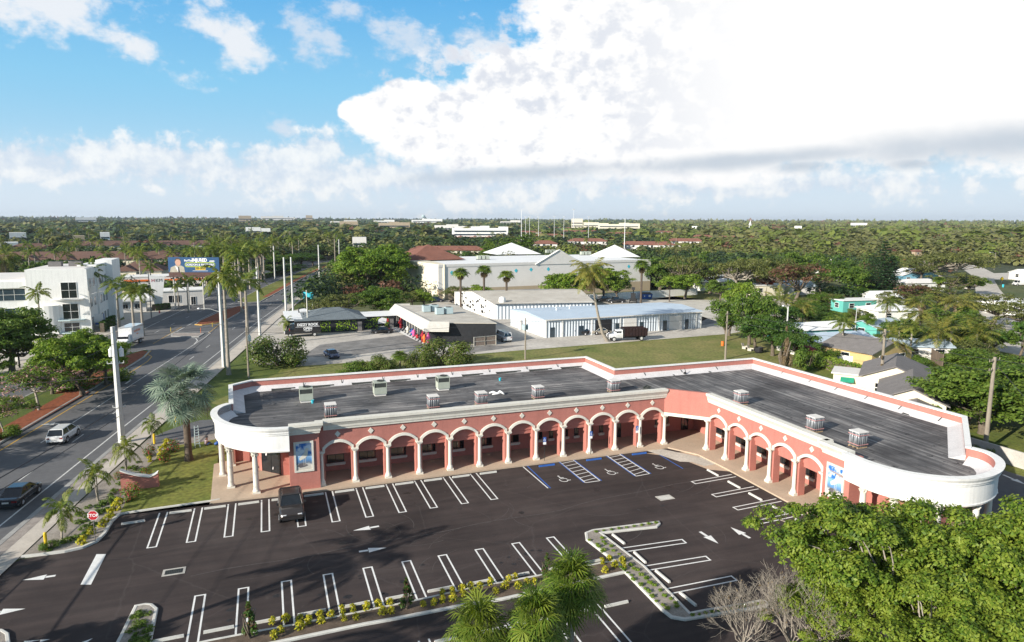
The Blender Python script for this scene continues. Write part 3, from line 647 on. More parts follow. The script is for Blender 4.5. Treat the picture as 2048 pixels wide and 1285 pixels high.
# corniced tops: straight wings only a cornice, round entries a deep white fascia
corn = [(0, 5.8), (.14, 5.8), (.16, 5.92), (.22, 5.96), (.24, 6.1), (.4, 6.3), (.46, 6.34), (.46, 6.5), (-.3, 6.5), (-.3, 5.5)]
corn = [(o_, 6.5-(6.5-z_)*1.45) for o_, z_ in corn]
c = MB(); c.sweep([(4.4, 64.2), (41.6, 64.2)], corn); c.build('cornice', M['cream'], plaza)
c = MB(); c.sweep([(44.95, 60.9), (44.95, 43.8)][::1], corn); c.build('cornice', M['cream'], plaza)
fas = [(-.28, 4.2), (.0, 4.2), (.04, 4.34), (0, 4.4), (0, 5.75), (.08, 5.8), (.1, 5.95), (.16, 5.98), (.17, 6.12), (.3, 6.34), (.34, 6.5), (-.3, 6.5), (-.3, 5.2)]
def inset(path, d): 
    m = MB(); m.sweep(path, [(-d, 0), (-d, 1)]); return [(m.v[i][0], m.v[i][1]) for i in range(0, len(m.v), 2)]
c = MB(); c.sweep(lcs[::-1], fas); c.build('entry_fascia', M['white'], plaza, smooth=False)
c = MB(); c.sweep(rcs[::-1], fas); c.build('entry_fascia', M['white'], plaza)
# block with the picture panel at each inner end of the fascia
c = MB(); c.box(1.25, 63.55, Z0, 3.95, 64.9, 5.9); c.build('panel_wall', M['pink'], plaza)
c = MB(); c.sweep([(1.3, 63.6), (3.9, 63.6), (4.35, 63.6)][:2]+[(3.95, 64.2)], corn); c.build('cornice', M['cream'], plaza)
c = MB(); c.box(44.3, 40.9, Z0, 45.6, 43.75, 5.9); c.build('panel_wall', M['pink'], plaza)
c = MB(); c.sweep([(44.95, 43.75), (44.35, 43.75), (44.35, 40.9)], corn); c.build('cornice', M['cream'], plaza)
def picture(o, ux, w, h, nm):   # heron painting in a frame
    U = Vector(ux); N = U.cross(Vector((0, 0, 1))); N = -N if N.dot(Vector((0, -1, 0))+Vector((-1, 0, 0))) < 0 else N
    T = Matrix(((U.x, 0, N.x, o[0]), (U.y, 0, N.y, o[1]), (0, 1, 0, o[2]), (0, 0, 0, 1)))
    f = MB(); t = .17
    for a in ((-w/2, -h/2, w/2, -h/2+t), (-w/2, h/2-t, w/2, h/2), (-w/2, -h/2+t, -w/2+t, h/2-t), (w/2-t, -h/2+t, w/2, h/2-t)): f.box(a[0], a[1], 0, a[2], a[3], .1)
    f.xf(T); fr = f.build('picture_frame', M['cream'], plaza)
    nt = NT('beach_painting'); tc = nt.n('ShaderNodeTexCoord'); mp = nt.n('ShaderNodeSeparateXYZ'); nt.l(tc.outputs['Object'], mp.inputs[0])
    no = nt.n('ShaderNodeTexNoise', Scale=2.2, Detail=5); nt.l(tc.outputs['Object'], no.inputs[0])
    a = nt.n('ShaderNodeMath', _operation='MULTIPLY_ADD'); nt.l(no.outputs['Fac'], a.inputs[0]); a.inputs[1].default_value = .5; nt.l(mp.outputs[2], a.inputs[2])
    bb = nt.n('ShaderNodeMapRange'); nt.l(a.outputs[0], bb.inputs[0]); bb.inputs[1].default_value = o[2]-h/2+.25; bb.inputs[2].default_value = o[2]+h/2+.25
    skyc = ramp(nt, no.outputs['Fac'], [(.42, (.03, .16, .5)), (.56, (.6, .7, .8))])
    base = ramp(nt, bb.outputs[0], [(0, (.55, .5, .42)), (.22, (.62, .6, .55)), (.27, (.16, .2, .26)), (.34, (.10, .25, .5)), (.5, (.25, .45, .7))])
    k = nt.n('ShaderNodeMapRange'); nt.l(bb.outputs[0], k.inputs[0]); k.inputs[1].default_value = .5; k.inputs[2].default_value = .58
    nt.l(mixc(nt, k.outputs[0], base, skyc), nt.b.inputs['Base Color']); nt.b.inputs['Roughness'].default_value = .5
    q = MB(); q.box(-w/2+t, -h/2+t, 0, w/2-t, h/2-t, .03); q.xf(T); q.build('beach_painting', nt.m, fr)
    b = MB(); pts = [(-.3, -.28), (-.36, -.1), (-.12, .1), (.05, .3), (.08, .5), (.2, .62), (.32, .58), (.42, .5), (.3, .48), (.3, .3), (.26, .05), (.08, -.12)]
    b.prism([(x*w*.7, y*h*.45) for x, y in pts], .032, .045)
    for x in (-.02, .07): b.box(x*w, -h*.3, .032, x*w+.03, -h*.05, .04)
    b.xf(T); b.build('painted_heron', M['cream'], fr)
    s = MB(); s.prism([(x*w, y*h) for x, y in ((-.36, -.3), (-.22, -.22), (0, -.2), (.12, -.26), (.22, -.3), (.05, -.34), (-.2, -.36))], .031, .036); s.xf(T); s.build('painted_rocks', mat('painted_rock', (.12, .11, .12)), fr)
picture((2.55, 63.55, 3.35), (1, 0, 0), 1.75, 2.9, 'l'); picture((44.3, 42.35, 3.35), (0, -1, 0), 1.9, 3.0, 'r')
# diagonal inner corner with a flat beam
c = MB(); a, b = (41.42, 64.2), (44.95, 60.75)
d = Vector((b[0]-a[0], b[1]-a[1])).normalized(); nrm = Vector((-d.y, d.x))
c.prism([a, b, (b[0]+nrm.x*.4, b[1]+nrm.y*.4), (a[0]+nrm.x*.4, a[1]+nrm.y*.4)], 3.75, 6.45); c.build('corner_fascia', M['pink'], plaza)
c = MB(); c.sweep([a, b], [(-.3, 3.45), (.12, 3.45), (.12, 3.7), (.06, 3.78), (-.3, 3.78)]); c.build('corner_beam', M['cream'], plaza)
# body walls
def wallrun(path, z0, z1, nm, t=.3, m='pink'):
    c = MB(); c.sweep(path, [(0, z0), (0, z1), (-t, z1), (-t, z0)]); return c.build(nm, M[m], plaza)
wallrun([(1.35, 67.9), (3.0, 67.7), (47.9, 67.7), (47.9, 44.4), (47.9, 41.5)], Z0, 5.2, 'shop_wall')
wallrun([(-4.4, 81.8), (-3.85, 73.7), (-1.7, 73.4), (-1.45, 70.25), (.75, 67.95), (1.35, 67.9), (1.3, 64.9)], Z0, 5.2, 'entry_wall')
wallrun([(47.9, 41.5), (46.6, 41.4), (46.6, 39.9), (49.5, 37.6), (54.2, 38.5)], Z0, 5.2, 'entry_wall')
c = MB(); c.face([(x, y, 4.22) for x, y in (lc[2:]+[(-3.8, 73.7), (1.3, 73.4), (1.3, 63.6)])[::-1]]); c.build('entry_soffit', M['ceil'], plaza); c = MB(); c.face([(x, y, 4.22) for x, y in rc+[(44.3, 43.7), (54.4, 43.5)]]); c.build('entry_soffit', M['ceil'], plaza)
c = MB(); c.face([(1.3, 64.9, 3.4), (1.3, 67.8, 3.4), (48, 67.8, 3.4), (48, 41, 3.4), (45.65, 41, 3.4), (45.65, 60.8, 3.4), (41.8, 64.9, 3.4)]); c.build('arcade_soffit', M['pink'], plaza)
# walkway slab
walk = [(-5.55, 63.3), (3.9, 62.85), (41.2, 62.85), (43.0, 59.7), (43.2, 55.5), (43.2, 41.6), (42.2, 38), (43.4, 34.5), (46.5, 32.4), (50, 32.0), (53.5, 33), (56, 36), (56, 40), (55, 44), (48.2, 44), (48.2, 67.9), (1.2, 67.9), (-1.4, 74), (-4.2, 74.5), (-5.9, 73.6)]
c = MB(); c.prism(walk, -.2, Z0); c.build('walkway', M['walk'], plaza)
# back and side walls with parapet
wallrun(back[::-1], 0, ZR, 'outer_wall', .3)
c = MB(); c.sweep(back[::-1], [(0, ZR-.1), (0, ZP-.12), (-.3, ZP-.12), (-.3, ZR-.1)]); c.build('parapet_wall', M['pink'], plaza)
cop = [(.06, ZP-.13), (.06, ZP), (-.4, ZP), (-.4, ZP-.13)]
for seg in (back[::-1],): c = MB(); c.sweep(seg, cop); c.build('coping', M['white'], plaza)
flash = [(-.31, ZR+.02), (-.31, ZR+.46), (-.42, ZR+.45), (-.6, ZR+.36), (-1.25, ZR+.1), (-1.5, ZR+.02)]
ms = mat('flashing_white', (.68, .66, .66), .7, .1, .8, fine=.15)
c = MB(); c.sweep(back[::-1], flash); c.build('cant_flashing', ms, plaza)
c = MB(); c.sweep(lc[:1:-1][:13][::-1] if False else lc[2:][::-1][::-1][6:], [(.32, ZR+.02), (.32, ZR+.5), (.45, ZR+.45), (1.0, ZR+.1), (1.25, ZR+.02)]); c.build('cant_flashing', ms, plaza)
c = MB(); c.sweep(rc[:7], [(.32, ZR+.02), (.32, ZR+.5), (.45, ZR+.45), (1.2, ZR+.1), (1.45, ZR+.02)]); c.build('cant_flashing', ms, plaza)
c = MB(); c.sweep(lcs[::-1][:30], [(-.285, ZR+.3), (-.285, 6.44), (-.3, 6.44), (-.3, ZR+.3)]); c.build('parapet_lining', M['pink'], plaza)
c = MB(); c.sweep(rcs[:20][::-1], [(-.285, ZR+.3), (-.285, 6.44), (-.31, 6.44), (-.31, ZR+.3)]); c.build('parapet_lining', M['pink'], plaza)
# torn dark gaps under the flashing
rsg = random.Random(4)
def torn(p0, p1, inward, step, ln):
    d = Vector((p1[0]-p0[0], p1[1]-p0[1])); L = d.length; d.normalize(); n = Vector(inward); s = 2
    while s < L-step*.6:
        gap = MB(); l_ = ln*rsg.uniform(.8, 1.2); a = Vector(p0)+d*s+n*1.02; b = a+d*l_
        gap.face([(a.x, a.y, ZR+.19), (b.x, b.y, ZR+.19), (b.x+n.x*.42, b.y+n.y*.42, ZR+.035), (a.x+n.x*.5, a.y+n.y*.5, ZR+.035)])
        gap.build('torn_flashing', M['grill'], plaza); gap = MB(); c_ = b+d*.9; gap.face([(c_.x-n.x*.5, c_.y-n.y*.5, ZR+.55), (c_.x+.07*d.x-n.x*.5, c_.y+.07*d.y-n.y*.5, ZR+.55), (c_.x+.12*d.x, c_.y+.12*d.y, ZR+.22), (c_.x, c_.y, ZR+.22)]); s += step; gap.build('flashing_seam', M['grill'], plaza)
torn((-2, 83.7), (41, 83.7), (0, -1), 4.6, 3.0); torn((62.8, 75), (63.1, 46), (-1, 0), 4.4, 3.1); torn((41.4, 75.35), (62.0, 75.4), (0, -1), 5.5, .6)
def roofmat(name, sx, sy):
    nt = NT(name); tc = nt.n('ShaderNodeTexCoord'); mp = nt.n('ShaderNodeMapping'); mp.inputs['Scale'].default_value = (sx, sy, 1); nt.l(tc.outputs['Object'], mp.inputs[0])
    a = nt.n('ShaderNodeTexNoise', Scale=1.0, Detail=8, Roughness=.7); nt.l(mp.outputs[0], a.inputs[0])
    b = nt.n('ShaderNodeTexNoise', Scale=.18, Detail=5); nt.l(tc.outputs['Object'], b.inputs[0])
    c1 = ramp(nt, a.outputs['Fac'], [(.34, (.045, .043, .045)), (.5, (.11, .107, .108)), (.64, (.25, .245, .24))])
    c2 = ramp(nt, b.outputs['Fac'], [(.34, (.5, .49, .5)), (.5, (1, 1, 1)), (.68, (1.6, 1.55, 1.5))])
    o = mixc(nt, 1, c1, c2, 'MULTIPLY'); e = nt.n('ShaderNodeTexNoise', Scale=1.1, Detail=7, Roughness=.7); nt.l(tc.outputs['Object'], e.inputs[0])
    o = mixc(nt, ramp(nt, e.outputs['Fac'], [(.60, (0, 0, 0)), (.66, (1, 1, 1))]), o, (.018, .018, .02))
    pt = nt.n('ShaderNodeTexNoise', Scale=.33, Detail=9, Roughness=.75, Distortion=.6); nt.l(tc.outputs['Object'], pt.inputs[0]); o = mixc(nt, .8, o, ramp(nt, pt.outputs['Fac'], [(.36, (.6, .6, .62)), (.5, (1, 1, 1)), (.6, (1.35, 1.33, 1.3)), (.66, (.8, .8, .8))]), 'MULTIPLY')
    nt.l(o, nt.b.inputs['Base Color']); nt.b.inputs['Roughness'].default_value = .8
    bp = nt.n('ShaderNodeBump', Strength=.5, Distance=.05); nt.l(a.outputs['Fac'], bp.inputs['Height']); nt.l(bp.outputs[0], nt.b.inputs['Normal']); return nt.m
c = MB(); c.face([(x, y, ZR) for x, y in [(1.3, 63.6), (3.9, 63.6), (3.9, 64.3), (41.4, 64.3), (41.2, 75.3), (41.2, 83.7), (-2.2, 83.7), (-4.5, 81.8)]+lcs[::-1]]); c.build('roof', roofmat('bitumen_roof_sheets', .09, 2.6), plaza)
c = MB(); c.face([(x, y, ZR+.004) for x, y in [(41.3, 64.4), (45.05, 60.9), (45.05, 43.9), (44.5, 43.7), (44.4, 41)]+rcs[::-1]+[(63.1, 45.2), (62.6, 75.4), (41.2, 75.3)]]); c.build('roof', roofmat('bitumen_roof_sheets_turned', 2.6, .07), plaza)
for d_, z in (((41.24, 64.3), 0), ):
    c = MB(); c.box(41.1, 64.4, ZR+.008, 41.28, 75.2, ZR+.03); c.build('roof_seam', M['stain'], plaza)
# arcade windows and doors
def window(o, U, W, w, h, z, nm='window', sill=True, fr='cream'):
    U = Vector(U); W = Vector(W); O = Vector(o)
    def bx(mb, u0, u1, w0, w1, z0, z1):
        vs = [(O.x+U.x*u+W.x*q, O.y+U.y*u+W.y*q, zz) for zz in (z0, z1) for u, q in ((u0, w0), (u1, w0), (u1, w1), (u0, w1))]
        mb.add(vs, [(0, 1, 5, 4), (1, 2, 6, 5), (2, 3, 7, 6), (3, 0, 4, 7), (4, 5, 6, 7), (3, 2, 1, 0)])
    g = MB(); bx(g, -w/2, w/2, -.02, .03, z, z+h); g = g.build(nm, M['glass'], plaza)
    f = MB()
    for a in ((-w/2, -w/2+.05, z, z+h), (w/2-.05, w/2, z, z+h), (-w/2, w/2, z+h-.05, z+h), (-.02, .02, z, z+h)): bx(f, a[0], a[1], .03, .06, a[2], a[3])
    f.build('frame', M['blackp'], g)
    if sill: s = MB(); bx(s, -w/2-.12, w/2+.12, 0, .16, z-.24, z-.04); bx(s, -w/2-.05, w/2+.05, 0, .1, z-.32, z-.24); s.build('sill', M['cream'], g)
for i in range(12):
    x = 5.75+i*3.12; wd = 1.65 if i < 7 else 1.0
    if i in (10,): window((x+.5, 67.7), (1, 0), (0, -1), 1.0, 2.3, Z0+.03, 'glass_door', False)
    else: window((x, 67.7), (1, 0), (0, -1), wd, 1.6, 1.0)
    if i in (7, 8, 9): window((x+1.55, 67.7), (1, 0), (0, -1), .5, 1.6, 1.0)
window((43.4, 67.7), (1, 0), (0, -1), 1.8, 1.7, 1.2); window((46.6, 67.7), (1, 0), (0, -1), 1.0, 2.4, Z0+.03, 'glass_door', False)
for i in range(6): window((47.9, 62.5-i*3.32), (0, -1), (-1, 0), 1.9, 1.6, 1.0)
# glazed double door of the round entry
a = Vector((-1.25, 70.03)); b = Vector((.6, 68.1)); U = (b-a).normalized(); Wd = Vector((U.y, -U.x)); mid = (a+b)/2
window(mid, (U.x, U.y), (Wd.x, Wd.y), 2.5, 2.9, Z0+.03, 'entry_door', False)
rp = random.Random(3); 
for _ in range(7):
    st = MB()
    u = rp.uniform(-1.1, 1.1); z = rp.choice([.6, 1.9, 2.2, 2.5]); q = mid+U*u+Wd*.07
    st.tube([(q.x, q.y, z), (q.x+U.x*.02, q.y+U.y*.02, z+.22)], [.09, .07], 6); st.build('door_sticker', M['vinyl'], plaza)
def bigcol(x, y):
    c = MB(); c.box(x-.34, y-.34, Z0, x+.34, y+.34, Z0+.16)
    c.lathe(x, y, [(.32, Z0+.16), (.33, Z0+.24), (.27, Z0+.34), (.255, Z0+.5), (.25, 2.2), (.225, 3.5), (.24, 3.55), (.23, 3.6), (.24, 3.75), (.33, 3.98), (.3, 4.0), (.38, 4.12)], 16)
    for k in range(8):
        t = k*math.pi/4; c.tube([(x+.22*math.cos(t), y+.22*math.sin(t), 3.62), (x+.3*math.cos(t), y+.3*math.sin(t), 3.82), (x+.36*math.cos(t), y+.36*math.sin(t), 3.78)], [.05, .05, .03], 4)
    c.box(x-.38, y-.38, 4.08, x+.38, y+.38, 4.22); c.build('entry_column', M['cream'], plaza)
for x, y in ((-4.85, 69.9), (-3.95, 66.4), (-1.7, 64.25), (-4.1, 72.6), (44.3, 39.5), (44.6, 36.9), (46.6, 34.8), (49.8, 34.2), (52.6, 35.2)): bigcol(x, y)
# ------------------------------------------------------------------ things on the roof
def ac(x, y, lab, src=None):
    if src: return dup(src, (x, y, ZR+.004), 0, lab)
    o = thing('air_conditioner', lab, 'air conditioner', (x, y, ZR+.004), 0, 'large condensers on the plaza roof')
    m = MB(); m.box(-.62, -.55, 0, .62, .55, .22); m.build('curb_base', M['gwall'], o)
    m = MB(); m.box(-.7, -.62, .22, .7, .62, 1.0); m.build('casing', M['acbody'], o)
    m = MB(); m.box(-.66, -.58, 1.0, .66, .58, 1.5); m.build('coil_grille', M['grill'], o)
    m = MB(); m.box(-.7, -.62, 1.5, .7, .62, 1.62)
    for sx in (-1, 1):
        for sy in (-1, 1): m.box(sx*.68-.03, sy*.6-.03, 1.0, sx*.68+.03, sy*.6+.03, 1.5)
    m.build('top_cover', M['acbody'], o); m = MB(); m.lathe(.1, 0, [(.42, 1.621), (.42, 1.7), (.36, 1.72), (.36, 1.63), (.05, 1.66)], 16); m.build('fan', M['grill'], o)
    return o
A0 = ac(3.55, 76.1, 'grey-green roof condenser nearest the rounded corner, cyan bucket at its foot'); ac(11.6, 76.3, 'grey-green roof condenser in the middle of the row of three', A0); ac(19.0, 76.5, 'grey-green roof condenser nearest the white hose coil', A0)
def wrapmat():
    nt = NT('shrink_wrapped_rolls'); tc = nt.n('ShaderNodeTexCoord'); mp = nt.n('ShaderNodeMapping'); mp.inputs['Scale'].default_value = (7, 7, .6); nt.l(tc.outputs['Object'], mp.inputs[0])
    n = nt.n('ShaderNodeTexNoise', Scale=1.2, Detail=5); nt.l(mp.outputs[0], n.inputs[0]); nt.l(ramp(nt, n.outputs['Fac'], [(.38, (.06, .07, .08)), (.62, (.33, .34, .36))]), nt.b.inputs['Base Color']); nt.b.inputs['Roughness'].default_value = .3; return nt.m
M['wrap'] = wrapmat(); M['band'] = mat('pink_strap', (.5, .25, .24), .6); M['pallet'] = mat('pallet_wood', (.42, .3, .18), .9, .2)
def pallet(x, y, lab, src=None, z=ZR+.004, rot=0):
    if src: return dup(src, (x, y, z), rot, lab)
    o = thing('roofing_pallet', lab, 'pallet', (x, y, z), rot, 'wrapped pallets of roofing rolls on the plaza roof')
    m = MB()
    for i in range(3): m.box(-.55, -.5+i*.45, 0, .55, -.4+i*.45, .1)
    for i in range(5): m.box(-.55+i*.25, -.52, .1, -.45+i*.25, .52, .13)
    m.build('pallet_base', M['pallet'], o); m = MB(); r = random.Random(2)
    for i in range(5):
        for j in range(5): m.cyl((-.44+i*.22, -.44+j*.22, .13), (-.44+i*.22, -.44+j*.22, 1.42+r.uniform(-.03, .03)), .112, 10)
    m.build('roofing_rolls', M['wrap'], o, smooth=True)
    m = MB(); m.box(-.565, -.565, 1.4, .565, .565, 1.47)
    m.build('top_sheet', M['gwall'], o); 
    for z_ in (.3, 1.15): m = MB(); m.sweep([(-.57, -.57), (.57, -.57), (.57, .57), (-.57, .57)], [(0, z_), (.01, z_), (.01, z_+.07), (0, z_+.07)], True); m.build('strap', M['band'], o)
    return o
labs = ['wrapped roofing pallet nearest the rounded corner, loose rolls on top', 'wrapped roofing pallet behind the third arch, straps around it', 'wrapped roofing pallet behind the cornice, just below the white hose coil', 'wrapped roofing pallet in the middle of the long wing, alone behind the cornice', 'wrapped roofing pallet at the bend of the roof, beside the dark tangled fan',
        'wrapped roofing pallet on the right wing nearest the bend', 'wrapped roofing pallet on the right wing, second from the bend', 'wrapped roofing pallet on the right wing nearest the white rounded end']
P0 = None
for i, ((x, y), l_) in enumerate(zip([(5.5, 68.9), (16.0, 68.7), (21.2, 68.4), (28.0, 68.9), (37.5, 68.9), (48.1, 59.6), (48.5, 49.3), (48.7, 44.4)], labs)):
    o = pallet(x, y, l_, P0); P0 = P0 or o
tp = MB(); tp.tube([(-.2, -.3, 1.33), (-.2, .3, 1.33)], .1, 8); tp.tube([(.15, -.35, 1.35), (.2, .25, 1.35)], .11, 8); 
o = tp.build('loose_rolls', M['wrap'], None, (5.5, 68.9, ZR)); tag(o, 'two loose rolls lying on the pallet nearest the rounded corner', 'roofing roll')
def bucket(x, y, lab):
    m = MB(); m.lathe(0, 0, [(.12, 0), (.16, .34), (.17, .36), (.14, .36), (.11, .05)], 12); tag(m.build('bucket', M['cyan'], None, (x, y, ZR+.005)), lab, 'bucket')
bucket(4.15, 75.1, 'cyan bucket at the foot of the condenser nearest the rounded corner'); bucket(*at(1000, 762, ZR)[:2], 'cyan bucket standing alone in the middle of the black roof')
x, y = at(997, 790, ZR); m = MB(); m.tube([(-.9, .7, .1), (-.5, .5, .25), (-.1, .2, .12), (.2, .1, .35), (.45, -.1, .2), (.6, -.3, .05)], [.08, .12, .1, .14, .12, .06], 8); m.tube([(-.7, .2, .06), (-.2, .1, .08), (.5, .05, .1)], .07, 6)
tag(m.build('white_hose', M['vinyl'], None, (x, y, ZR+.01), smooth=True), 'white crumpled hose lying coiled on the black roof', 'hose')
x, y = at(1294, 780, ZR); m = MB(); m.lathe(0, 0, [(.4, 0), (.45, .15), (.3, .3), (.1, .33)], 12); m.tube([(-.5, 0, .3), (0, .1, .5), (.5, -.1, .3)], .1, 6)
tag(m.build('vent_fan', M['grill'], None, (x, y, ZR+.01)), 'dark tangled fan unit lying on the roof near the bend', 'fan')
x, y = at(1370, 742, ZR+.5); m = MB(); m.tube([(0, 0, 0), (.1, 0, .35), (-.05, .05, .7)], [.06, .05, .03], 5); m.lathe(0, 0, [(.2, 0), (.18, .2), (.05, .25)], 8)
tag(m.build('roof_pipe', M['blackp'], None, (x, y, ZR+.1)), 'dark pipe stub standing by the back parapet flashing', 'pipe')
# ------------------------------------------------------------------ ground sheets
G = 0.0
structure('ground', [(-9000, -2500), (9000, -2500), (9000, 12000), (-9000, 12000)], -.012, M['ground'])
RX = [(-35, -20), (-24.5, 45), (-21.0, 67.5), (-17.4, 90.0), (-15.2, 102.9), (-1.9, 182.1), (9, 240), (18.5, 290), (29, 340), (60, 480), (110, 680)]
def xr(y): return float(np.interp(y, [p[1] for p in RX], [p[0] for p in RX]))
YS = [-20, 45, 67.5, 90, 103, 125, 150, 182, 210, 240, 290, 340, 410, 480, 680]
def strip(name, t0, t1, z, m, y0=-20, y1=680, kind='structure', n=None):
    ys = [y0]+[y for y in YS if y0 < y < y1]+[y1]; f = lambda t, y: t(y) if callable(t) else t
    b = MB()
    for a, c in zip(ys, ys[1:]): b.face([(xr(a)+f(t0, a), a, z), (xr(a)+f(t1, a), a, z), (xr(c)+f(t1, c), c, z), (xr(c)+f(t0, c), c, z)])
    return tag(b.build(name, m), None, None, None, kind)
structure('lawn_ground', [(-70, -30), (170, -30), (170, 170), (-70, 170)], -.008, M['grass'])
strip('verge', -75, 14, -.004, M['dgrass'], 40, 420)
strip('road', -28.5, 1.7, 0.0, M['road'])
strip('road_shoulder', -34.5, -28.5, .0, M['sidewalk'], 40, 420)
strip('sidewalk', 1.7, 4.4, .10, M['sidewalk'], -20, 420)
b = MB()
for a, c in zip(YS, YS[1:]):
    for t in (1.55, ): b.prism([(xr(a)+t, a), (xr(a)+t+.45, a), (xr(c)+t+.45, c), (xr(c)+t, c)], -.1, .125)
tag(b.build('kerb', M['oldcurb']), None, None, None, 'structure')
strip('paver_strip', 2.0, 2.9, .108, M['paver'], 40, 84)
# road paint
def dash(t, y0, y1, z=.006, w=.13, m='oldw', name='lane_marking'): return strip(name, t-w/2, t+w/2, z, M[m], y0, y1)
dash(0, -20, 480, w=.16, name='edge_line')
mk = MB()
def rline(mb, t0, ya, t1, yb, w=.13):
    a = Vector((xr(ya)+t0, ya)); c = Vector((xr(yb)+t1, yb)); d = (c-a).normalized(); n = Vector((-d.y, d.x))*w/2
    mb.face([(a.x+n.x, a.y+n.y, .006), (a.x-n.x, a.y-n.y, .006), (c.x-n.x, c.y-n.y, .006), (c.x+n.x, c.y+n.y, .006)])
y = 52.0
while y < 420:
    rline(mk, -3.55, y, -3.55, y+3.0)
    if y > 60: rline(mk, -7.0 if y < 96 else -6.9, y+1, -7.0 if y < 96 else -6.9, y+4) if (y < 94 or y > 205) else None
    if y > 130: rline(mk, -19.6, y, -19.6, y+3.0)
    y += 11.6
rline(mk, -6.9, 95.5, -6.9, 158); rline(mk, -6.9, 158, -7.2, 163)
rline(mk, -15.6, 163, -15.6, 300); rline(mk, -22.9, 140, -26.8, 240, .15); rline(mk, -26.8, 240, -27.5, 400, .15)
rline(mk, -7.0, 163, -8.2, 166); rline(mk, -8.2, 166, -15.2, 168, .15); rline(mk, -15.2, 168, -15.6, 185, .15)
pts = [(-7.0, 150), (-7.4, 154), (-8.6, 157.5), (-10.6, 159.5), (-13.5, 160.5)]
for p, q in zip(pts, pts[1:]): rline(mk, p[0], p[1], q[0], q[1], .2)
tag(mk.build('road_markings', M['oldw']), None, None, None, 'structure')
mk = MB(); rline(mk, -10.25, 60, -10.3, 128, .15)
ys_ = [(-10.3, 128), (-10.5, 134), (-11.2, 138.5), (-12.6, 141), (-14.2, 142)]
for p, q in zip(ys_, ys_[1:]): rline(mk, p[0], p[1], q[0], q[1], .15)
rline(mk, -7.6, 163.5, -8.3, 178, .12); rline(mk, -15.4, 153, -16.2, 176, .12)
tag(mk.build('yellow_road_line', M['marky']), None, None, None, 'structure')
def turn_arrow(t, y, s=1.0, name='turn_arrow'):
    d = Vector((xr(y+5)-xr(y-5), 10)).normalized(); n = Vector((d.y, -d.x)); o = Vector((xr(y)+t, y)); mb = MB()
    def P_(u, v): q = o+n*u*s+d*v*s; return (q.x, q.y, .0065)
    arc = [(math.cos(a)*.9, math.sin(a)*1.8) for a in [0, .3, .6, .9, 1.2, 1.5]]
    for (u0, v0), (u1, v1) in zip(arc, arc[1:]): mb.face([P_(u0+.14, v0), P_(u1+.14*math.cos(1), v1+.25), P_(u1-.1, v1-.25), P_(u0-.2, v0)])
    mb.face([P_(.1, 1.2), P_(-.2, 2.4), P_(-1.5, 1.6)]); mb.face([P_(.76, -1.6), P_(1.04, -1.6), P_(1.04, 0), P_(.7, 0)])
    tag(mb.build(name, M['oldw']), None, None, None, 'structure')
turn_arrow(-8.9, 94, 1.0); turn_arrow(-9.0, 118, 1.0); turn_arrow(-11.6, 186, 1.0)
# median with red mulch and grass
def kerbed(name, poly, m, z=.13, kerbm='oldcurb', w=.3, label=None):
    area = sum(poly[i][0]*poly[(i+1) % len(poly)][1]-poly[(i+1) % len(poly)][0]*poly[i][1] for i in range(len(poly)))
    if area < 0: poly = poly[::-1]
    structure(name, poly, z-.02, M[m]); b = MB(); b.sweep(poly, [(.02, -.05), (.02, z-.03), (-.03, z), (-w, z), (-w-.02, z-.03)], True)
    tag(b.build(name+'_kerb', M[kerbm]), None, None, None, 'structure')
T = lambda t, y: (xr(y)+t, y)
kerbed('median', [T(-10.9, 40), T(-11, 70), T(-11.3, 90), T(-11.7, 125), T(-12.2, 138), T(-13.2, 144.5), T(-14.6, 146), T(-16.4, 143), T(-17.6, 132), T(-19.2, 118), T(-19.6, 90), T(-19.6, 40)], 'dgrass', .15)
strip('mulch_bed', -14.3, -11.3, .134, M['mulch'], 45, 112); structure('mulch_bed', [T(-12.0, 112), T(-12.5, 137), T(-13.4, 143.5), T(-14.8, 145), T(-16.0, 140), T(-15.8, 112)], .1345, M['mulch'])
yk = MB(); yk.sweep([T(-12.2, 138), T(-13.2, 144.5), T(-14.6, 146)], [(.05, 0), (.05, .12), (-.28, .135), (-.28, 0)]); tag(yk.build('painted_kerb', M['marky']), None, None, None, 'structure')
kerbed('median', [T(-8.0, 182), T(-9.4, 178.5), T(-12, 176.5), T(-14.0, 178), T(-14.6, 184), T(-14.0, 205), T(-12.0, 212), T(-9.5, 212), T(-8, 205)], 'mulch', .16, 'oldcurb')
yk = MB(); yk.sweep([T(-8.6, 180), T(-9.4, 178.4), T(-12, 176.4), T(-13.9, 177.8)][::-1], [(.05, 0), (.05, .15), (-.4, .165), (-.4, 0)]); tag(yk.build('painted_kerb', M['marky']), None, None, None, 'structure')
kerbed('median', [T(-7.6, 222), T(-12, 221), T(-15.6, 226), T(-16, 260), T(-15.8, 300), T(-15, 420), T(-7.4, 420), T(-7.2, 300), T(-7.2, 250)], 'grass', .16)
strip('mulch_bed', -9.4, -7.6, .1465, M['mulch'], 235, 400)
kerbed('traffic_island', [T(-8.3, 163.5), T(-8.3, 158.6), T(-14.5, 161.5), T(-15.6, 166), T(-14.2, 165.8)], 'paver', .14)
# driveways on the left
structure('driveway', [at(0, 735)[:2], at(110, 700), at(200, 640), at(130, 618), at(0, 690)], .004, M['sidewalk'])
structure('forecourt', [at(296, 596), at(560, 530), at(590, 538), at(420, 590), at(330, 622), at(250, 640), at(240, 616)], .006, M['gravel'])
structure('side_road', [T(-30, 60), T(-19.8, 60), T(-19.8, 90), T(-19.8, 118), T(-17.8, 140), T(-28, 150), T(-30, 120)], .003, M['road'])
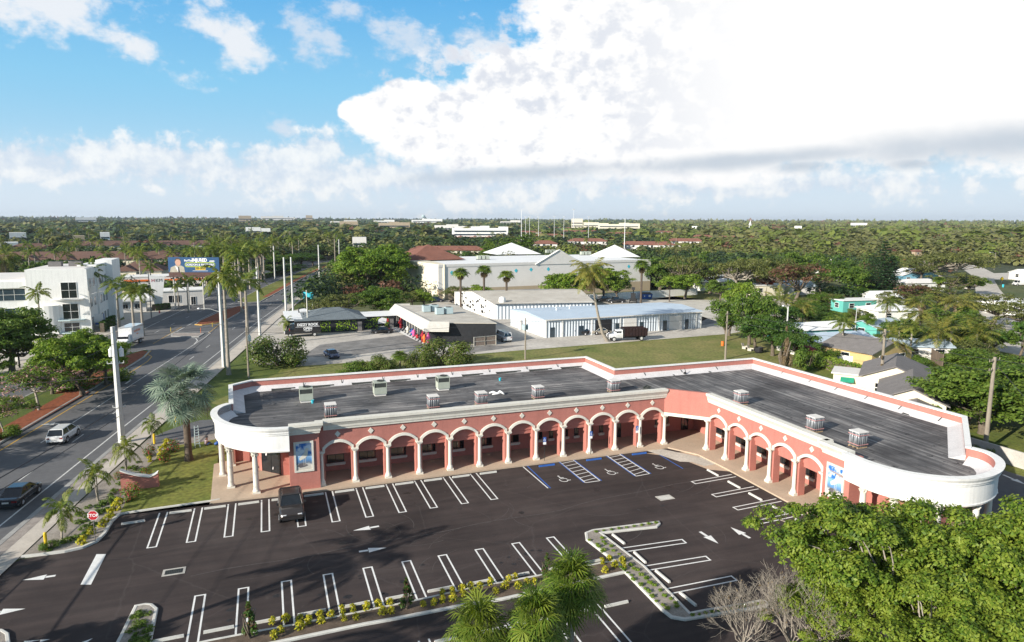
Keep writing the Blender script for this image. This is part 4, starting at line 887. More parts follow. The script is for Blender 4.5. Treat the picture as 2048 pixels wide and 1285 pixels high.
# ------------------------------------------------------------------ neighbours' ground
structure('shop_lot', [at(505, 728), at(596, 733), at(960, 708), at(1030, 702), at(1460, 668), at(1600, 640), at(1580, 600), at(1420, 590), at(1200, 590), at(900, 600), at(690, 640), at(600, 618), at(560, 628), at(500, 690)], .004, M['oldasph'])
structure('gravel_yard', [at(1190, 600), at(1300, 588), at(1440, 603), at(1430, 630), at(1385, 652), at(1290, 600)], .008, M['gravel'])
for q in ([at(640, 690), at(830, 668), at(860, 690), at(700, 712), at(600, 715)], [at(1386, 655), at(1440, 645), at(1400, 632)], [at(930, 708), at(990, 700), at(1060, 690), at(1010, 692), at(935, 690)]): structure('asphalt_patch', q, .008, M['stain'])
structure('field_grass', [at(560, 745), at(596, 735), at(960, 710), at(1030, 704), at(1460, 670), at(1530, 650), at(1600, 720), at(1560, 745), (66, 79), (66, 92), (-2, 92), (-8, 100)], .006, M['field'])
structure('field_grass', [at(1290, 600), at(1425, 600), at(1500, 592), at(1480, 585), at(1390, 588)], .008, M['field'])
structure('street', [at(1960, 545), at(2048, 545), (330, 200), (330, 215), at(1990, 560), at(1965, 560)], .004, M['oldasph']) if False else None
structure('street', [at(*p) for p in ((1918, 533), (1945, 529), (1968, 537), (1988, 547), (2048, 545), (2110, 547), (2110, 557), (1988, 560), (2000, 580), (2030, 612), (1955, 612), (1950, 575), (1942, 550))], .004, M['oldasph'])
structure('street', [at(*p) for p in ((1955, 612), (2030, 612), (2110, 640), (2110, 725), (1985, 700), (1965, 650))], .0045, M['oldasph'])
lane = [at(1960, 905), at(2048, 930), at(2100, 950), at(2100, 1080), at(2000, 1010), (56.5, 44), (64, 46), (64.5, 60), (68, 74), (64, 78), (63.5, 76)]
structure('back_drive', [(56.5, 30), (56.5, 39), (64.2, 45.5), (64.2, 77), (67.5, 78), (69.5, 60), (70, 45), (72, 20), (60, 18)], .004, M['soil'] if False else M['road'])
# ------------------------------------------------------------------ our parking lot
def lotmat():
    nt = NT('fresh_asphalt'); tc = nt.n('ShaderNodeTexCoord')
    a = nt.n('ShaderNodeTexNoise', Scale=.12, Detail=7, Roughness=.65); nt.l(tc.outputs['Object'], a.inputs[0])
    mp = nt.n('ShaderNodeMapping'); mp.inputs['Scale'].default_value = (.08, 1.2, 1); nt.l(tc.outputs['Object'], mp.inputs[0])
    s = nt.n('ShaderNodeTexNoise', Scale=1, Detail=5); nt.l(mp.outputs[0], s.inputs[0])
    f = nt.n('ShaderNodeTexNoise', Scale=14, Detail=5, Roughness=.8); nt.l(tc.outputs['Object'], f.inputs[0])
    o = ramp(nt, a.outputs['Fac'], [(.32, (.034, .027, .026)), (.52, (.052, .041, .039)), (.72, (.074, .060, .056))])
    o = mixc(nt, .7, o, ramp(nt, s.outputs['Fac'], [(.35, (.78, .78, .8)), (.65, (1.25, 1.2, 1.18))]), 'MULTIPLY')
    o = mixc(nt, .8, o, ramp(nt, f.outputs['Fac'], [(.3, (.75, .75, .75)), (.7, (1.3, 1.3, 1.3))]), 'MULTIPLY')
    d = nt.n('ShaderNodeTexNoise', Scale=.5, Detail=8, Roughness=.7, Distortion=1.2); nt.l(tc.outputs['Object'], d.inputs[0])
    o = mixc(nt, ramp(nt, d.outputs['Fac'], [(.62, (0, 0, 0)), (.8, (.5, .5, .5))]), o, (.13, .115, .105))
    w_ = nt.n('ShaderNodeTexVoronoi', _feature='DISTANCE_TO_EDGE', Scale=.16); 
    wn = nt.n('ShaderNodeMix', _data_type='VECTOR'); wn.inputs[0].default_value = .35
    nt.l(tc.outputs['Object'], wn.inputs[4]); nt.l(d.outputs['Color'], wn.inputs[5]); nt.l(wn.outputs[1], w_.inputs['Vector'])
    crack = ramp(nt, w_.outputs['Distance'], [(.0, (.22, .22, .22)), (.006, (0, 0, 0))])
    o = mixc(nt, crack, o, (.12, .105, .10))
    nt.l(o, nt.b.inputs['Base Color']); nt.b.inputs['Roughness'].default_value = .85; nt.b.inputs['Specular IOR Level'].default_value = .25
    bp = nt.n('ShaderNodeBump', Strength=.2, Distance=.02); nt.l(f.outputs['Fac'], bp.inputs['Height']); nt.l(bp.outputs[0], nt.b.inputs['Normal']); return nt.m
M['lot'] = lotmat()
structure('parking_lot', [(xr(20)+4.4, 20), (xr(50)+4.4, 50)]+[at(*p) for p in ((20, 1130), (42, 1119), (85, 1112), (130, 1106), (165, 1098), (195, 1085), (212, 1068), (225, 1045), (240, 1031), (300, 1022), (430, 1004))]+[(4, 63), (43.3, 63), (43.3, 36), (42, 30), (57, 33), (75, 20), (75, -5), (-30, -5)], .006, M['lot'])
WL = MB(); BL = MB()
ZL = .012
def line(mb, a, b, w=.11, z=ZL):
    a = Vector(a[:2]); b = Vector(b[:2]); d = (b-a).normalized(); n = Vector((-d.y, d.x))*w/2
    mb.face([(a.x+n.x, a.y+n.y, z), (a.x-n.x, a.y-n.y, z), (b.x-n.x, b.y-n.y, z), (b.x+n.x, b.y+n.y, z)])
def hairpin(o, d, L, g=.62, w=.12):
    """double line from closed tip o running along d"""
    o = Vector(o); d = Vector(d).normalized(); n = Vector((-d.y, d.x))*g/2
    line(WL, o+n, o+n+d*L, w); line(WL, o-n, o-n+d*L, w); line(WL, o+n*1.19-d*0, o-n*1.19, w*1.1, ZL+.003)
stop_src = None
def wheel_stop(x, y, rot, lab, grp='white concrete wheel stops in the parking lot', m='curb', sc=1.0):
    global stop_src
    b = MB(); b.add([(-.88, -.09, 0), (.88, -.09, 0), (.88, .09, 0), (-.88, .09, 0), (-.86, -.06, .15), (.86, -.06, .15), (.86, .06, .15), (-.86, .06, .15)], [(0, 1, 5, 4), (1, 2, 6, 5), (2, 3, 7, 6), (3, 0, 4, 7), (4, 5, 6, 7)])
    key = 'stop_'+m
    if key not in K: K[key] = b.mesh('wheel_stop', M[m])
    o = link('wheel_stop', K[key], None, (x, y, .006), rot); tag(o, lab, 'wheel stop', grp); return o
tips = [(-9.46, 55.9), (-6.54, 55.85), (-3.75, 55.9), (-1.01, 55.95)]+[(x0, 55.9) for x0 in (1.9, 4.7, 7.5, 10.3, 13.15, 16.0, 18.8, 21.6)]
tips = []
for px, py in [(304, 1094), (382, 1084), (457, 1074), (531, 1063), (604, 1053), (672, 1043), (739, 1033), (805, 1024), (867, 1015), (929, 1006), (988, 998)]: tips.append(at(px, py))
for x, y in tips: hairpin((x, 55.9), (0, 1), 6.75)
line(WL, at(1096, 977), at(1046, 934), .12)
for i in range(12):
    x = tips[0][0]-2.1 if i == 0 else (tips[i-1][0]+tips[i][0])/2 if i < 11 else tips[10][0]+1.45
    wheel_stop(x, 62.2 if i else 61.2, R(1) if i else R(4), 'white wheel stop in the row of stalls facing the long arcade')
low = []
for px, py in [(400, 1194), (487, 1180), (573, 1165), (656, 1150), (735, 1136), (812, 1122), (884, 1110), (957, 1097), (1029, 1084), (1098, 1073)]: low.append(at(px, py))
for x, y in low: hairpin((x, 47.25), (0, -1), 5.9)
for i in range(-1, 10):
    x = low[0][0]-1.4+i*0 if i < 0 else low[i][0]+1.42
    wheel_stop(x, 42.55, R(1.5), 'grey wheel stop in the row backing onto the yellow shrub bed', 'grey wheel stops along the yellow shrub bed')
bot = []
for px, py in [(690, 1262), (778, 1243), (868, 1227), (960, 1215), (1050, 1200), (1215, 1180)]: bot.append(at(px, py))
for i in range(-3, 6):
    x = 5.1+i*2.84; hairpin((x+.0, 31.5), (0, 1), 5.9); wheel_stop(x+1.42, 36.9, R(1.5), 'white wheel stop in the lowest row, below the yellow shrub bed', 'white wheel stops in the lowest row')
# right wing stalls
for i in range(8):
    x0, y0 = at(1387, 966) if i == 0 else at(*[(0, 0), (1428, 992), (1471, 1018), (1517, 1045), (1568, 1076), (1625, 1110), (1690, 1145), (1760, 1180)][i])
    hairpin((x0, y0), (1, .055), 42.9-x0, .62)
    wheel_stop(41.3, y0+1.5, R(91), 'white wheel stop in front of the short arcade', 'white wheel stops facing the short arcade')
# island stalls
for (tx, ty), (ux, uy) in (((1368, 1083), (1244, 1101)), ((1416, 1117), (1287, 1138)), ((1468, 1157), (1338, 1183))):
    a = at(tx, ty); c_ = at(ux, uy); hairpin(a, (c_[0]-a[0], c_[1]-a[1]), math.dist(a, c_)+.2)
for p, q in (((1224, 1070), (1250, 1090)), ((1266, 1104), (1294, 1130)), ((1310, 1142), (1341, 1168)), ((1358, 1186), (1394, 1215))):
    a, c_ = at(*p), at(*q); wheel_stop((a[0]+c_[0])/2, (a[1]+c_[1])/2, math.atan2(c_[1]-a[1], c_[0]-a[0]), 'white wheel stop beside the sandy planting island', 'wheel stops beside the sandy island')
# accessible bays
for a, b in (((1054, 932), (1101, 977)), ((1115, 922), (1168, 966)), ((1146, 919), (1203, 962)), ((1210, 911), (1270, 953)), ((1240, 908), (1302, 948)), ((1307, 903), (1366, 938))): line(BL, at(*a), at(*b), .13, ZL+.003)
for a, b, c_, d_ in (((1117, 923), (1171, 966), (1146, 920), (1200, 962)), ((1213, 911), (1272, 953), (1239, 909), (1299, 948))):
    A, B, C_, D_ = [Vector(at(*q)) for q in (a, b, c_, d_)]
    line(WL, A, B, .12); line(WL, C_, D_, .12); line(WL, B, D_, .12); line(WL, A, C_, .1)
    for k in range(7):
        t = .06+k*.135; line(WL, A.lerp(B, min(1, t+.06)), C_.lerp(D_, t), .1, ZL+.002)
rt_ = random.Random(31); TM = MB()
def scuff(pts, w): 
    for a, b in zip(pts, pts[1:]): line(TM, a, b, w, .0085)
for i in range(34):
    x0, y0 = rt_.uniform(-2, 36), rt_.uniform(51, 55.5) if i < 24 else rt_.uniform(44, 50); r_, a0 = rt_.uniform(2.5, 6), rt_.uniform(0, 6.28); n_ = 9; scuff([(x0+r_*math.cos(a0+k*.13), y0+r_*.8*math.sin(a0+k*.13)) for k in range(n_)], rt_.uniform(.02, .05))
scuff([(-6+i*2.1, 50.2+i*.12+math.sin(i*1.3)*.18+(.9 if i > 14 else 0)*math.sin((i-14)*.3)) for i in range(24)], .07)
tag(TM.build('tyre_scuffs', mat('scuff_grey', (.085, .075, .072), .9, .4, 3)), None, None, None, 'structure')
OS = MB()
for i in range(60):
    x0, y0 = rt_.choice([(rt_.uniform(-8, 24), rt_.uniform(57, 61)), (rt_.uniform(-5, 20), rt_.uniform(43, 46.5)), (rt_.uniform(0, 36), rt_.uniform(48, 55))]); r_ = rt_.uniform(.08, .4); OS.face([(x0+r_*rt_.uniform(.6, 1.2)*math.cos(k*.7), y0+r_*rt_.uniform(.5, 1)*math.sin(k*.7), .0082) for k in range(9)])
tag(OS.build('oil_stains', mat('oil_dark', (.022, .019, .018), .5, .3, 3)), None, None, None, 'structure')
tag(WL.build('painted_stall_lines', M['markw']), None, None, None, 'structure'); tag(BL.build('painted_blue_lines', M['markb']), None, None, None, 'structure')
def isa(px, py):   # wheelchair symbol
    o = at(px, py); b = MB(); P_ = lambda u, v: (o[0]+u*.95, o[1]+v*1.15, ZL+.002)
    def seg(u0, v0, u1, v1, w=.1):
        d = Vector((u1-u0, v1-v0)).normalized(); n = Vector((-d.y, d.x))*w/2; b.face([P_(u0+n.x, v0+n.y), P_(u0-n.x, v0-n.y), P_(u1-n.x, v1-n.y), P_(u1+n.x, v1+n.y)])
    pr = None
    for k in range(15):
        t = math.radians(150+k*18); q = (math.cos(t)*.42, -.15+math.sin(t)*.42)
        if pr: seg(*pr, *q)
        pr = q
    seg(-.12, .6, -.1, .1, .13); seg(-.1, .1, .3, .1); seg(.3, .1, .48, -.4); seg(.48, -.4, .68, -.34); seg(-.1, .34, .26, .34)
    b.face([P_(-.12+.1*math.cos(k*.785), .76+.1*math.sin(k*.785)) for k in range(8)])
    tag(b.build('painted_wheelchair_symbol', M['markw']), None, None, None, 'structure')
isa(1126, 959); isa(1221, 945); isa(1317, 934)
for px, py in ((1092, 931), (1186, 919), (1277, 908)):
    x, y = at(px, py); wheel_stop(x, 62.2, 0, 'blue wheel stop of the %s accessible bay' % {1092: 'left', 1186: 'middle', 1277: 'right'}[px], 'blue wheel stops', 'markb')
def arrow(a, b, w=.26, hw=.75, hl=1.4):
    a = Vector(at(*a)); b = Vector(at(*b)); d = (b-a).normalized(); n = Vector((-d.y, d.x)); h = b-d*hl; m = MB()
    m.face([(q.x, q.y, ZL) for q in (a+n*w/2, a-n*w/2, h-n*w/2, h+n*w/2)]); m.face([(q.x, q.y, ZL) for q in (h+d*.03+n*hw/2, h+d*.03-n*hw/2, b)])
    tag(m.build('painted_arrow', M['markw']), None, None, None, 'structure')
arrow((758, 1053), (706, 1062)); arrow((718, 1104), (773, 1096)); arrow((111, 1152), (45, 1161)); arrow((-8, 1226), (51, 1218)); arrow((1400, 1064), (1437, 1088)); arrow((1500, 1077), (1461, 1055)); arrow((2006, 950), (2052, 970)); arrow((80, 1283), (100, 1279)); arrow((160, 1290), (186, 1277))
m = MB(); m.face([(*at(*p), ZL) for p in ((193, 1109), (212, 1109), (182, 1170), (161, 1170))]); tag(m.build('painted_stop_bar', M['markw']), None, None, None, 'structure')
def drain(px, py, w, h, lab, grate):
    x, y = at(px, py); o = thing('storm_drain' if grate else 'manhole_cover', lab, 'drain', (x, y, .007)); m = MB(); m.sweep([(-w/2, -h/2), (w/2, -h/2), (w/2, h/2), (-w/2, h/2)], [(0, 0), (0, .02), (-.16, .02), (-.16, 0)], True); m.build('concrete_collar', M['conc'], o)
    m = MB(); m.box(-w/2+.16, -h/2+.16, 0, w/2-.16, h/2-.16, .006 if grate else .014); m.build('pit' if grate else 'slab', M['blackp'] if grate else M['curb'], o)
    if grate:
        m = MB()
        for i in range(9): m.box(-w/2+.2+i*(w-.45)/9, -h/2+.16, .008, -w/2+.26+i*(w-.45)/9, h/2-.16, .016)
        m.build('grate', M['grill'], o)
drain(348, 1144, 1.5, 1.0, 'dark slotted storm drain with pale collar in the drive lane', True); drain(1330, 996, 1.5, 1.0, 'pale square concrete manhole slab by the short arcade stalls', False)
# planting islands
def isl(name, pix, m, kerbm='curb', z=.15): kerbed(name, [at(*p) for p in pix], m, z, kerbm, .18)
isl('planting_island', [(340, 1300), (420, 1283), (519, 1264), (612, 1247), (719, 1226), (849, 1199), (937, 1179), (1005, 1166), (1083, 1152), (1200, 1128), (1228, 1124), (1254, 1147), (1130, 1174), (1005, 1202), (934, 1213), (814, 1237), (727, 1253), (574, 1285), (480, 1305), (360, 1328)], 'dmulch')
isl('planting_island', [(1170, 1068), (1185, 1062), (1318, 1045), (1321, 1050), (1314, 1057), (1204, 1069), (1290, 1135), (1380, 1228), (1410, 1222), (1490, 1209), (1520, 1203), (1540, 1206), (1536, 1216), (1370, 1243), (1342, 1238), (1325, 1225), (1250, 1148), (1230, 1127), (1172, 1082)], 'soil')
isl('planting_island', [(270, 1214), (292, 1210), (305, 1211), (316, 1220), (300, 1300), (285, 1340), (210, 1330), (240, 1275)], 'soil')
isl('planting_island', [(-30, 1262), (5, 1262), (18, 1270), (22, 1300), (-30, 1330)], 'soil')
# garden by the street
gp = [at(238, 1032), at(430, 1003), (-5.6, 63.0), (-6.0, 74), (-5, 84), (-8, 90), (xr(86)+4.6, 86), (xr(72)+4.5, 72), (xr(62)+4.5, 62), (xr(57)+4.4, 57)]+[at(*p) for p in ((62, 1113), (120, 1106), (165, 1098), (195, 1085), (212, 1068), (225, 1045))]
structure('garden_bed', gp, .06, M['soil'])
structure('garden_lawn', [at(*p) for p in ((240, 1029), (430, 1001), (437, 905), (432, 880), (400, 886), (345, 893), (300, 930), (262, 985))], .075, M['grass'])
b = MB(); b.sweep([at(*p) for p in ((42, 1117), (85, 1112), (130, 1106), (165, 1098), (195, 1085), (212, 1068), (225, 1045), (240, 1031), (300, 1022), (430, 1004), (440, 1002))], [(-.2, 0), (-.2, .16), (.02, .16), (.04, 0)]); tag(b.build('garden_kerb', M['curb']), None, None, None, 'structure')
structure('side_drive', [at(*p) for p in ((300, 893), (345, 884), (430, 868), (436, 840), (400, 842), (370, 850), (322, 868))], .08, M['road'])
structure('rubble_strip', [at(*p) for p in ((1290, 901), (1325, 899), (1415, 918), (1440, 928), (1408, 933), (1385, 925), (1360, 924))], .02, M['gravel'])
structure('courtyard_paving', [(x, y) for x, y in ((38, 62.2), (42.5, 61), (43.4, 58), (43.4, 54.5), (41.5, 55.8), (40.5, 60))], .012, M['walk'])
# ------------------------------------------------------------------ vehicles (x forward, z up)
def wheel(o, x, y, r, w=.24, rimm='rim', nm='wheel'):
    m = MB(); s = 1 if y > 0 else -1; m.tube([(0, -w/2*s, 0), (0, -w/2*s*.9, 0), (0, w/2*s*.9, 0), (0, w/2*s, 0)], [r*.9, r, r, r*.9], 16)
    wh = m.build(nm, M['tyre'], o, (x, y, r)); m = MB(); m.tube([(0, w*.3*s, 0), (0, w*.53*s, 0)], [r*.62, r*.6], 14)
    for k in range(5):
        t = k*1.2566; m.tube([(0, w*.55*s, 0), (math.cos(t)*r*.55, w*.56*s, math.sin(t)*r*.55)], .03, 4)
    m.build('rim', M[rimm], wh); return wh
def loft(mb, st, m=0):
    """st: list of (x, half width, z bottom, z shoulder, z top, top half width)"""
    k = 8; vs = []
    for x, w_, z0, z1, z2, wt in st:
        vs += [(x, -w_*.93, z0), (x, -w_, z0+(z1-z0)*.35), (x, -w_, z1), (x, -wt, z2), (x, wt, z2), (x, w_, z1), (x, w_, z0+(z1-z0)*.35), (x, w_*.93, z0)]
    fs = [(i*k+j, (i+1)*k+j, (i+1)*k+j+1, i*k+j+1) for i in range(len(st)-1) for j in range(k-1)]+[(i*k+7, (i+1)*k+7, (i+1)*k, i*k) for i in range(len(st)-1)]
    fs += [tuple(range(k))[::-1], tuple((len(st)-1)*k+j for j in range(k))]; mb.add(vs, fs, m)
def car(kind, pm, loc, rot, label, cat, nm='parked_car', group=None, top=None):
    o = thing(nm, label, cat, loc, rot, group)
    S = dict(sedan=dict(L=4.8, W=.92, b=.9, h=1.45, hood=.92, g=(-1.55, -.75, .55, 1.35), tr=.95, r=.33),
             suv=dict(L=4.7, W=.94, b=1.05, h=1.7, hood=1.05, g=(-2.15, -1.75, .55, 1.35), tr=1.05, r=.37),
             pickup=dict(L=5.7, W=1.0, b=1.2, h=1.92, hood=1.2, g=(-.75, -.5, .85, 1.5), tr=1.2, r=.4),
             van=dict(L=5.4, W=1.0, b=1.25, h=2.1, hood=1.2, g=(-2.65, -2.5, 1.5, 2.05), tr=1.25, r=.37))[kind]
    L, W, b, h = S['L']/2, S['W'], S['b'], S['h']; g0, g1, g2, g3 = S['g']; z0 = .28 if kind != 'pickup' else .45
    m = MB(); hz = S['hood']; tz = S['tr']
    loft(m, [(-L, W*.86, z0+.12, tz*.78, tz*.86, W*.78), (-L+.12, W*.96, z0, tz*.85, tz*.98, W*.86), (-L+.5, W, z0-.02, tz*.9, tz, W*.9), (g0, W, z0-.02, b*.93, b, W*.9), (g3, W, z0-.02, b*.92, b*.99, W*.9), (L-.75, W*.99, z0-.02, hz*.82, hz*.93, W*.86), (L-.2, W*.95, z0, hz*.68, hz*.8, W*.8), (L, W*.8, z0+.1, hz*.55, hz*.66, W*.7)])
    body = m.build('body', pm, o, bevel=.05)
    m = MB(); wt = W*.72
    m.add([(g0, -W*.88, b-.03), (g3, -W*.88, b-.03), (g3, W*.88, b-.03), (g0, W*.88, b-.03), (g1, -wt, h-.05), (g2, -wt, h-.05), (g2, wt, h-.05), (g1, wt, h-.05)], [(0, 1, 5, 4), (1, 2, 6, 5), (2, 3, 7, 6), (3, 0, 4, 7), (4, 5, 6, 7)])
    m.build('windows', M['glass'] if not (top and top == 'van') else M['glass'], o)
    m = MB(); rp_ = [(g1-.06, -wt*1.0, h-.06), (g2+.1, -wt*1.0, h-.06), (g2+.1, wt*1.0, h-.06), (g1-.06, wt*1.0, h-.06), (g1+.05, -wt*.92, h), (g2-.1, -wt*.92, h), (g2-.1, wt*.92, h), (g1+.05, wt*.92, h)]
    m.add(rp_, [(0, 1, 5, 4), (1, 2, 6, 5), (2, 3, 7, 6), (3, 0, 4, 7), (4, 5, 6, 7), (3, 2, 1, 0)])
    for s in (-1, 1):
        for xa, xb in ((g0, g1), (g3, g2), ((g0+g3)/2-.1, (g1+g2)/2-.1)): m.tube([(xa, s*W*.885, b-.03), (xb, s*wt*1.01, h-.05)], .045, 4)
        m.tube([(g0, s*W*.89, b-.01), (g3, s*W*.89, b-.01)], .03, 4)
    if kind == 'van':
        m.add([(g0, -W*.9, b-.04), (.7, -W*.9, b-.04), (.7, W*.9, b-.04), (g0, W*.9, b-.04), (g1, -wt*1.03, h-.03), (.8, -wt*1.03, h-.03), (.8, wt*1.03, h-.03), (g1, wt*1.03, h-.03)], [(0, 1, 5, 4), (1, 2, 6, 5), (2, 3, 7, 6), (3, 0, 4, 7)])
    m.build('roof', M[top] if top and top != 'van' else pm, o, bevel=.02)
    if kind == 'van':
        m = MB()
        for s in (-1, 1): m.add([(g0-.03+.01, s*.1, b+.05), (g0-.03, s*.75, b+.05), (g1-.03, s*.62, h-.2), (g1-.03, s*.1, h-.2)], [(0, 1, 2, 3)])
        m.build('rear_window', M['glass'], o)
    if kind == 'pickup':
        m = MB(); m.box(-L+.15, -W*.8, b-.02, g0-.1, W*.8, b+.012); m.build('bed_cover', M['blackp'], o)
    fx, rx_ = L-.95, -L+(.95 if kind != 'pickup' else 1.2)
    for x in (fx, rx_):
        for s in (-1, 1):
            a = MB(); a.tube([(x, s*(W-.12), S['r']+.02), (x, s*(W+.008), S['r']+.02)], S['r']+.09, 16); a.build('wheel_arch', M['blackp'], o); wheel(o, x, s*(W-.1), S['r'])
    for s in (-1, 1):
        m = MB(); m.box(L-.32, s*W*.62-.17, hz*.58, L-.02, s*W*.62+.17, hz*.74); m.build('headlight', M['headl'], o, bevel=.03)
        m = MB(); m.box(-L+.0, s*W*.7-.2, tz*.68, -L+.22, s*W*.7+.2, tz*.84); m.build('tail_light', M['taill'], o, bevel=.03)
        m = MB(); m.box(g3-.35, s*(W+.02)-.02, b, g3-.15, s*(W+.2), b+.16); m.build('wing_mirror', pm if kind != 'pickup' else M['blackp'], o, bevel=.03)
    m = MB(); m.box(L-.1, -W*.45, z0+.18, L+.01, W*.45, hz*.62); m.build('grille', M['blackp'], o)
    m = MB(); m.box(-L-.02, -.26, z0+.32, -L+.05, .26, z0+.46); m.build('number_plate', M['plate'], o)
    m = MB(); m.box(-L-.01, -W*.8, z0-.0, -L+.2, W*.8, z0+.14); m.box(L-.2, -W*.8, z0-.02, L+.02, W*.8, z0+.12); m.build('bumper', M['blackp'], o)
    return o
PW = paint('paint_white', (.75, .75, .75)); PD = paint('paint_graphite', (.035, .037, .045), .25, .3); PB = paint('paint_black', (.012, .012, .014)); PN = paint('paint_dark_blue', (.012, .02, .055)); PBe = paint('paint_beige', (.42, .38, .31), .3, .3); PBl = paint('paint_blue', (.02, .045, .13), .2, .2); PT = paint('paint_dark_bronze', (.045, .038, .036), .3, .3)
RD = math.atan2(10, xr(92)-xr(82))
car('suv', PW, (-22.6, 88.4, .01), RD, 'white SUV driving away in the left lane of the shaded road', 'car', 'car')
car('sedan', PD, (-21.7, 69.9, .01), math.atan2(10, xr(75)-xr(65)), 'dark graphite sedan driving on the road at the left edge', 'car', 'car')
pk = car('pickup', PT, (1.15, 59.3, .01), R(-90), 'dark pickup truck parked nose-out beside the heron picture wall', 'pickup truck', 'pickup_truck')
m = MB(); r = random.Random(5)
for i in range(6): m.tube([(1.0+r.uniform(-.1, .1), -.5+.18*i, 1.28), (1.05, -.42+.18*i, 1.42)], [.1, .06], 6)
tag(m.build('green_cloth', mat('mint_cloth', (.25, .6, .45), .9), None, (1.15, 59.3, .02), rot=R(-90)), 'crumpled mint green cloth behind the pickup windscreen', 'cloth')
car('sedan', PB, (23.9, 151.9, .01), R(176), 'black sedan parked in front of the leaf mural wall', 'car')
x, y = at(664, 716); car('sedan', PBl, (x, y+.6, .01), R(-78), 'blue sedan parked alone at the edge of the worn lot', 'car')
x, y = at(1000, 686); car('van', PW, (x+1.6, y+2.5, .01), R(92), 'white van parked behind the black shop, rear doors showing', 'van', 'van')
x, y = at(1160, 672); car('suv', PB, (x, y+1, .01), R(174), 'black off-road car parked by the metal storage building', 'car')
x, y = at(1206, 670); car('sedan', PBe, (x, y+1, .01), R(-4), 'beige sedan with cream top parked behind the leaning palm', 'car', top='cream')
x, y = at(880, 605); car('suv', PN, (x-1, y+1, .01), R(-8), 'dark blue car parked behind the black shop roof, left of its pair', 'car')
x, y = at(908, 606); car('sedan', PB, (x+1, y, .01), R(-6), 'black car parked behind the black shop roof, right of its pair', 'car')
for i, (px, py, k, p, l_) in enumerate([(1306, 574, 'suv', PD, 'grey car parked behind the white yard wall, left of the pair'), (1322, 577, 'sedan', PBl, 'blue-grey car parked behind the white yard wall, right of the pair'), (1208, 604, 'pickup', PB, 'dark pickup parked in the yard behind the storage building'), (1232, 606, 'pickup', PD, 'grey pickup parked in the yard beside the black machine'), (1939, 580, 'sedan', PBe, 'pale car half hidden under the street tree at the right'), (1888, 512+28, 'sedan', PW, 'white car parked by the blue gabled house')]):
    x, y = at(px, py); car(k, p, (x, y, .01), R([100, 95, 170, 175, 10, 60][i]), l_, 'car')
x, y = at(2022, 572); v = car('van', PW, (x+5, y, .01), R(165), 'white work van with long ladder rack parked on the street at the right edge', 'van', 'van')
def truck_body(o, L, W, z0, H, m, nm='cargo_box'):
    b = MB(); b.box(-L/2, -W/2, z0, L/2, W/2, z0+H); return b.build(nm, m, o, bevel=.04)
# white box truck on the far carriageway
x, y = -26.2, 152.8; bt = thing('box_truck', 'white box truck with orange lettering turning behind the median tree', 'truck', (x, y, .01), math.atan2(-10, -(xr(160)-xr(150))))
b = MB(); b.box(-4.2, -1.25, 1.1, 2.3, 1.25, 3.85); b.build('cargo_box', PW, bt, bevel=.05); b = MB(); b.box(-4.1, -.5, .6, 4.2, .5, 1.1); b.build('chassis', M['blackp'], bt)
b = MB(); loft(b, [(2.45, 1.05, .6, 1.5, 2.6, .9), (3.3, 1.08, .6, 1.5, 2.55, .85), (3.9, 1.08, .6, 1.4, 1.6, .95), (4.7, 1.0, .65, 1.2, 1.35, .85)]); b.build('cab', PW, bt, bevel=.05)
b = MB(); b.box(3.2, -.95, 1.65, 3.75, .95, 2.3); b.build('windows', M['glass'], bt)
for xx in (-2.9, -2.1, 3.7):
    for s in (-1, 1): wheel(bt, xx, s*1.05, .48, .3)
for s_, rz in ((1, math.pi), (-1, 0)):
    q = Matrix.Translation((-.6, s_*1.262, 2.9)) @ Matrix.Rotation(rz, 4, 'Z') @ Matrix.Rotation(math.pi/2, 4, 'X')
    text('OUTBOUND', .62, M['orange'], 'lettering', bt, q); text('moving', .36, M['orange'], 'lettering', bt, Matrix.Translation((0, 0, -.6)) @ q)
b = MB(); b.box(-4.26, -1.2, .55, -4.18, 1.2, .75); b.build('bumper', M['blackp'], bt)
# black step van with white lettering
x0, y0 = at(575, 674); x1, y1 = at(636, 675); ang = 0.0
sv = thing('step_van', 'black delivery van with white old-style lettering parked beside the hip-roofed building', 'van', (7.3, 153.0, .01), R(180))
b = MB(); b.box(-3.4, -1.2, .75, 2.0, 1.2, 3.45); b.build('cargo_box', PB, sv, bevel=.06); b = MB(); b.box(-3.4, -1.22, 3.43, 2.0, 1.22, 3.56); b.build('roof', M['gshingle'], sv)
b = MB(); loft(b, [(2.0, 1.1, .6, 1.7, 2.9, .95), (2.9, 1.1, .6, 1.6, 2.8, .9), (3.2, 1.05, .6, 1.4, 1.7, .9), (4.0, .95, .65, 1.1, 1.35, .8)]); b.build('cab', PB, sv, bevel=.05)
b = MB(); b.box(2.4, -1.03, 1.75, 3.05, 1.03, 2.5); b.build('windows', M['glass'], sv)
for xx in (-2.1, 3.0):
    for s in (-1, 1): wheel(sv, xx, s*1.0, .45, .28, 'plate')
q = Matrix.Translation((-.7, 1.222, 2.65)) @ Matrix.Rotation(math.pi, 4, 'Z') @ Matrix.Rotation(math.pi/2, 4, 'X')
text('DIZZY ROCK', .74, M['vinyl'], 'lettering', sv, q, bold=.035, sx=.98)
b = MB(); b.box(-3.2, 1.205, 2.17, 1.8, 1.225, 2.24); b.build('white_line', M['vinyl'], sv)
text('OPEN', .7, M['vinyl'], 'lettering', sv, Matrix.Translation((0, 0, -.85)) @ q, bold=.03); 
b = MB(); b.box(-1.5, 1.205, 1.35, .2, 1.225, 1.42); b.box(-1.1, 1.205, 1.22, -.2, 1.225, 1.28); b.build('small_print', M['vinyl'], sv)
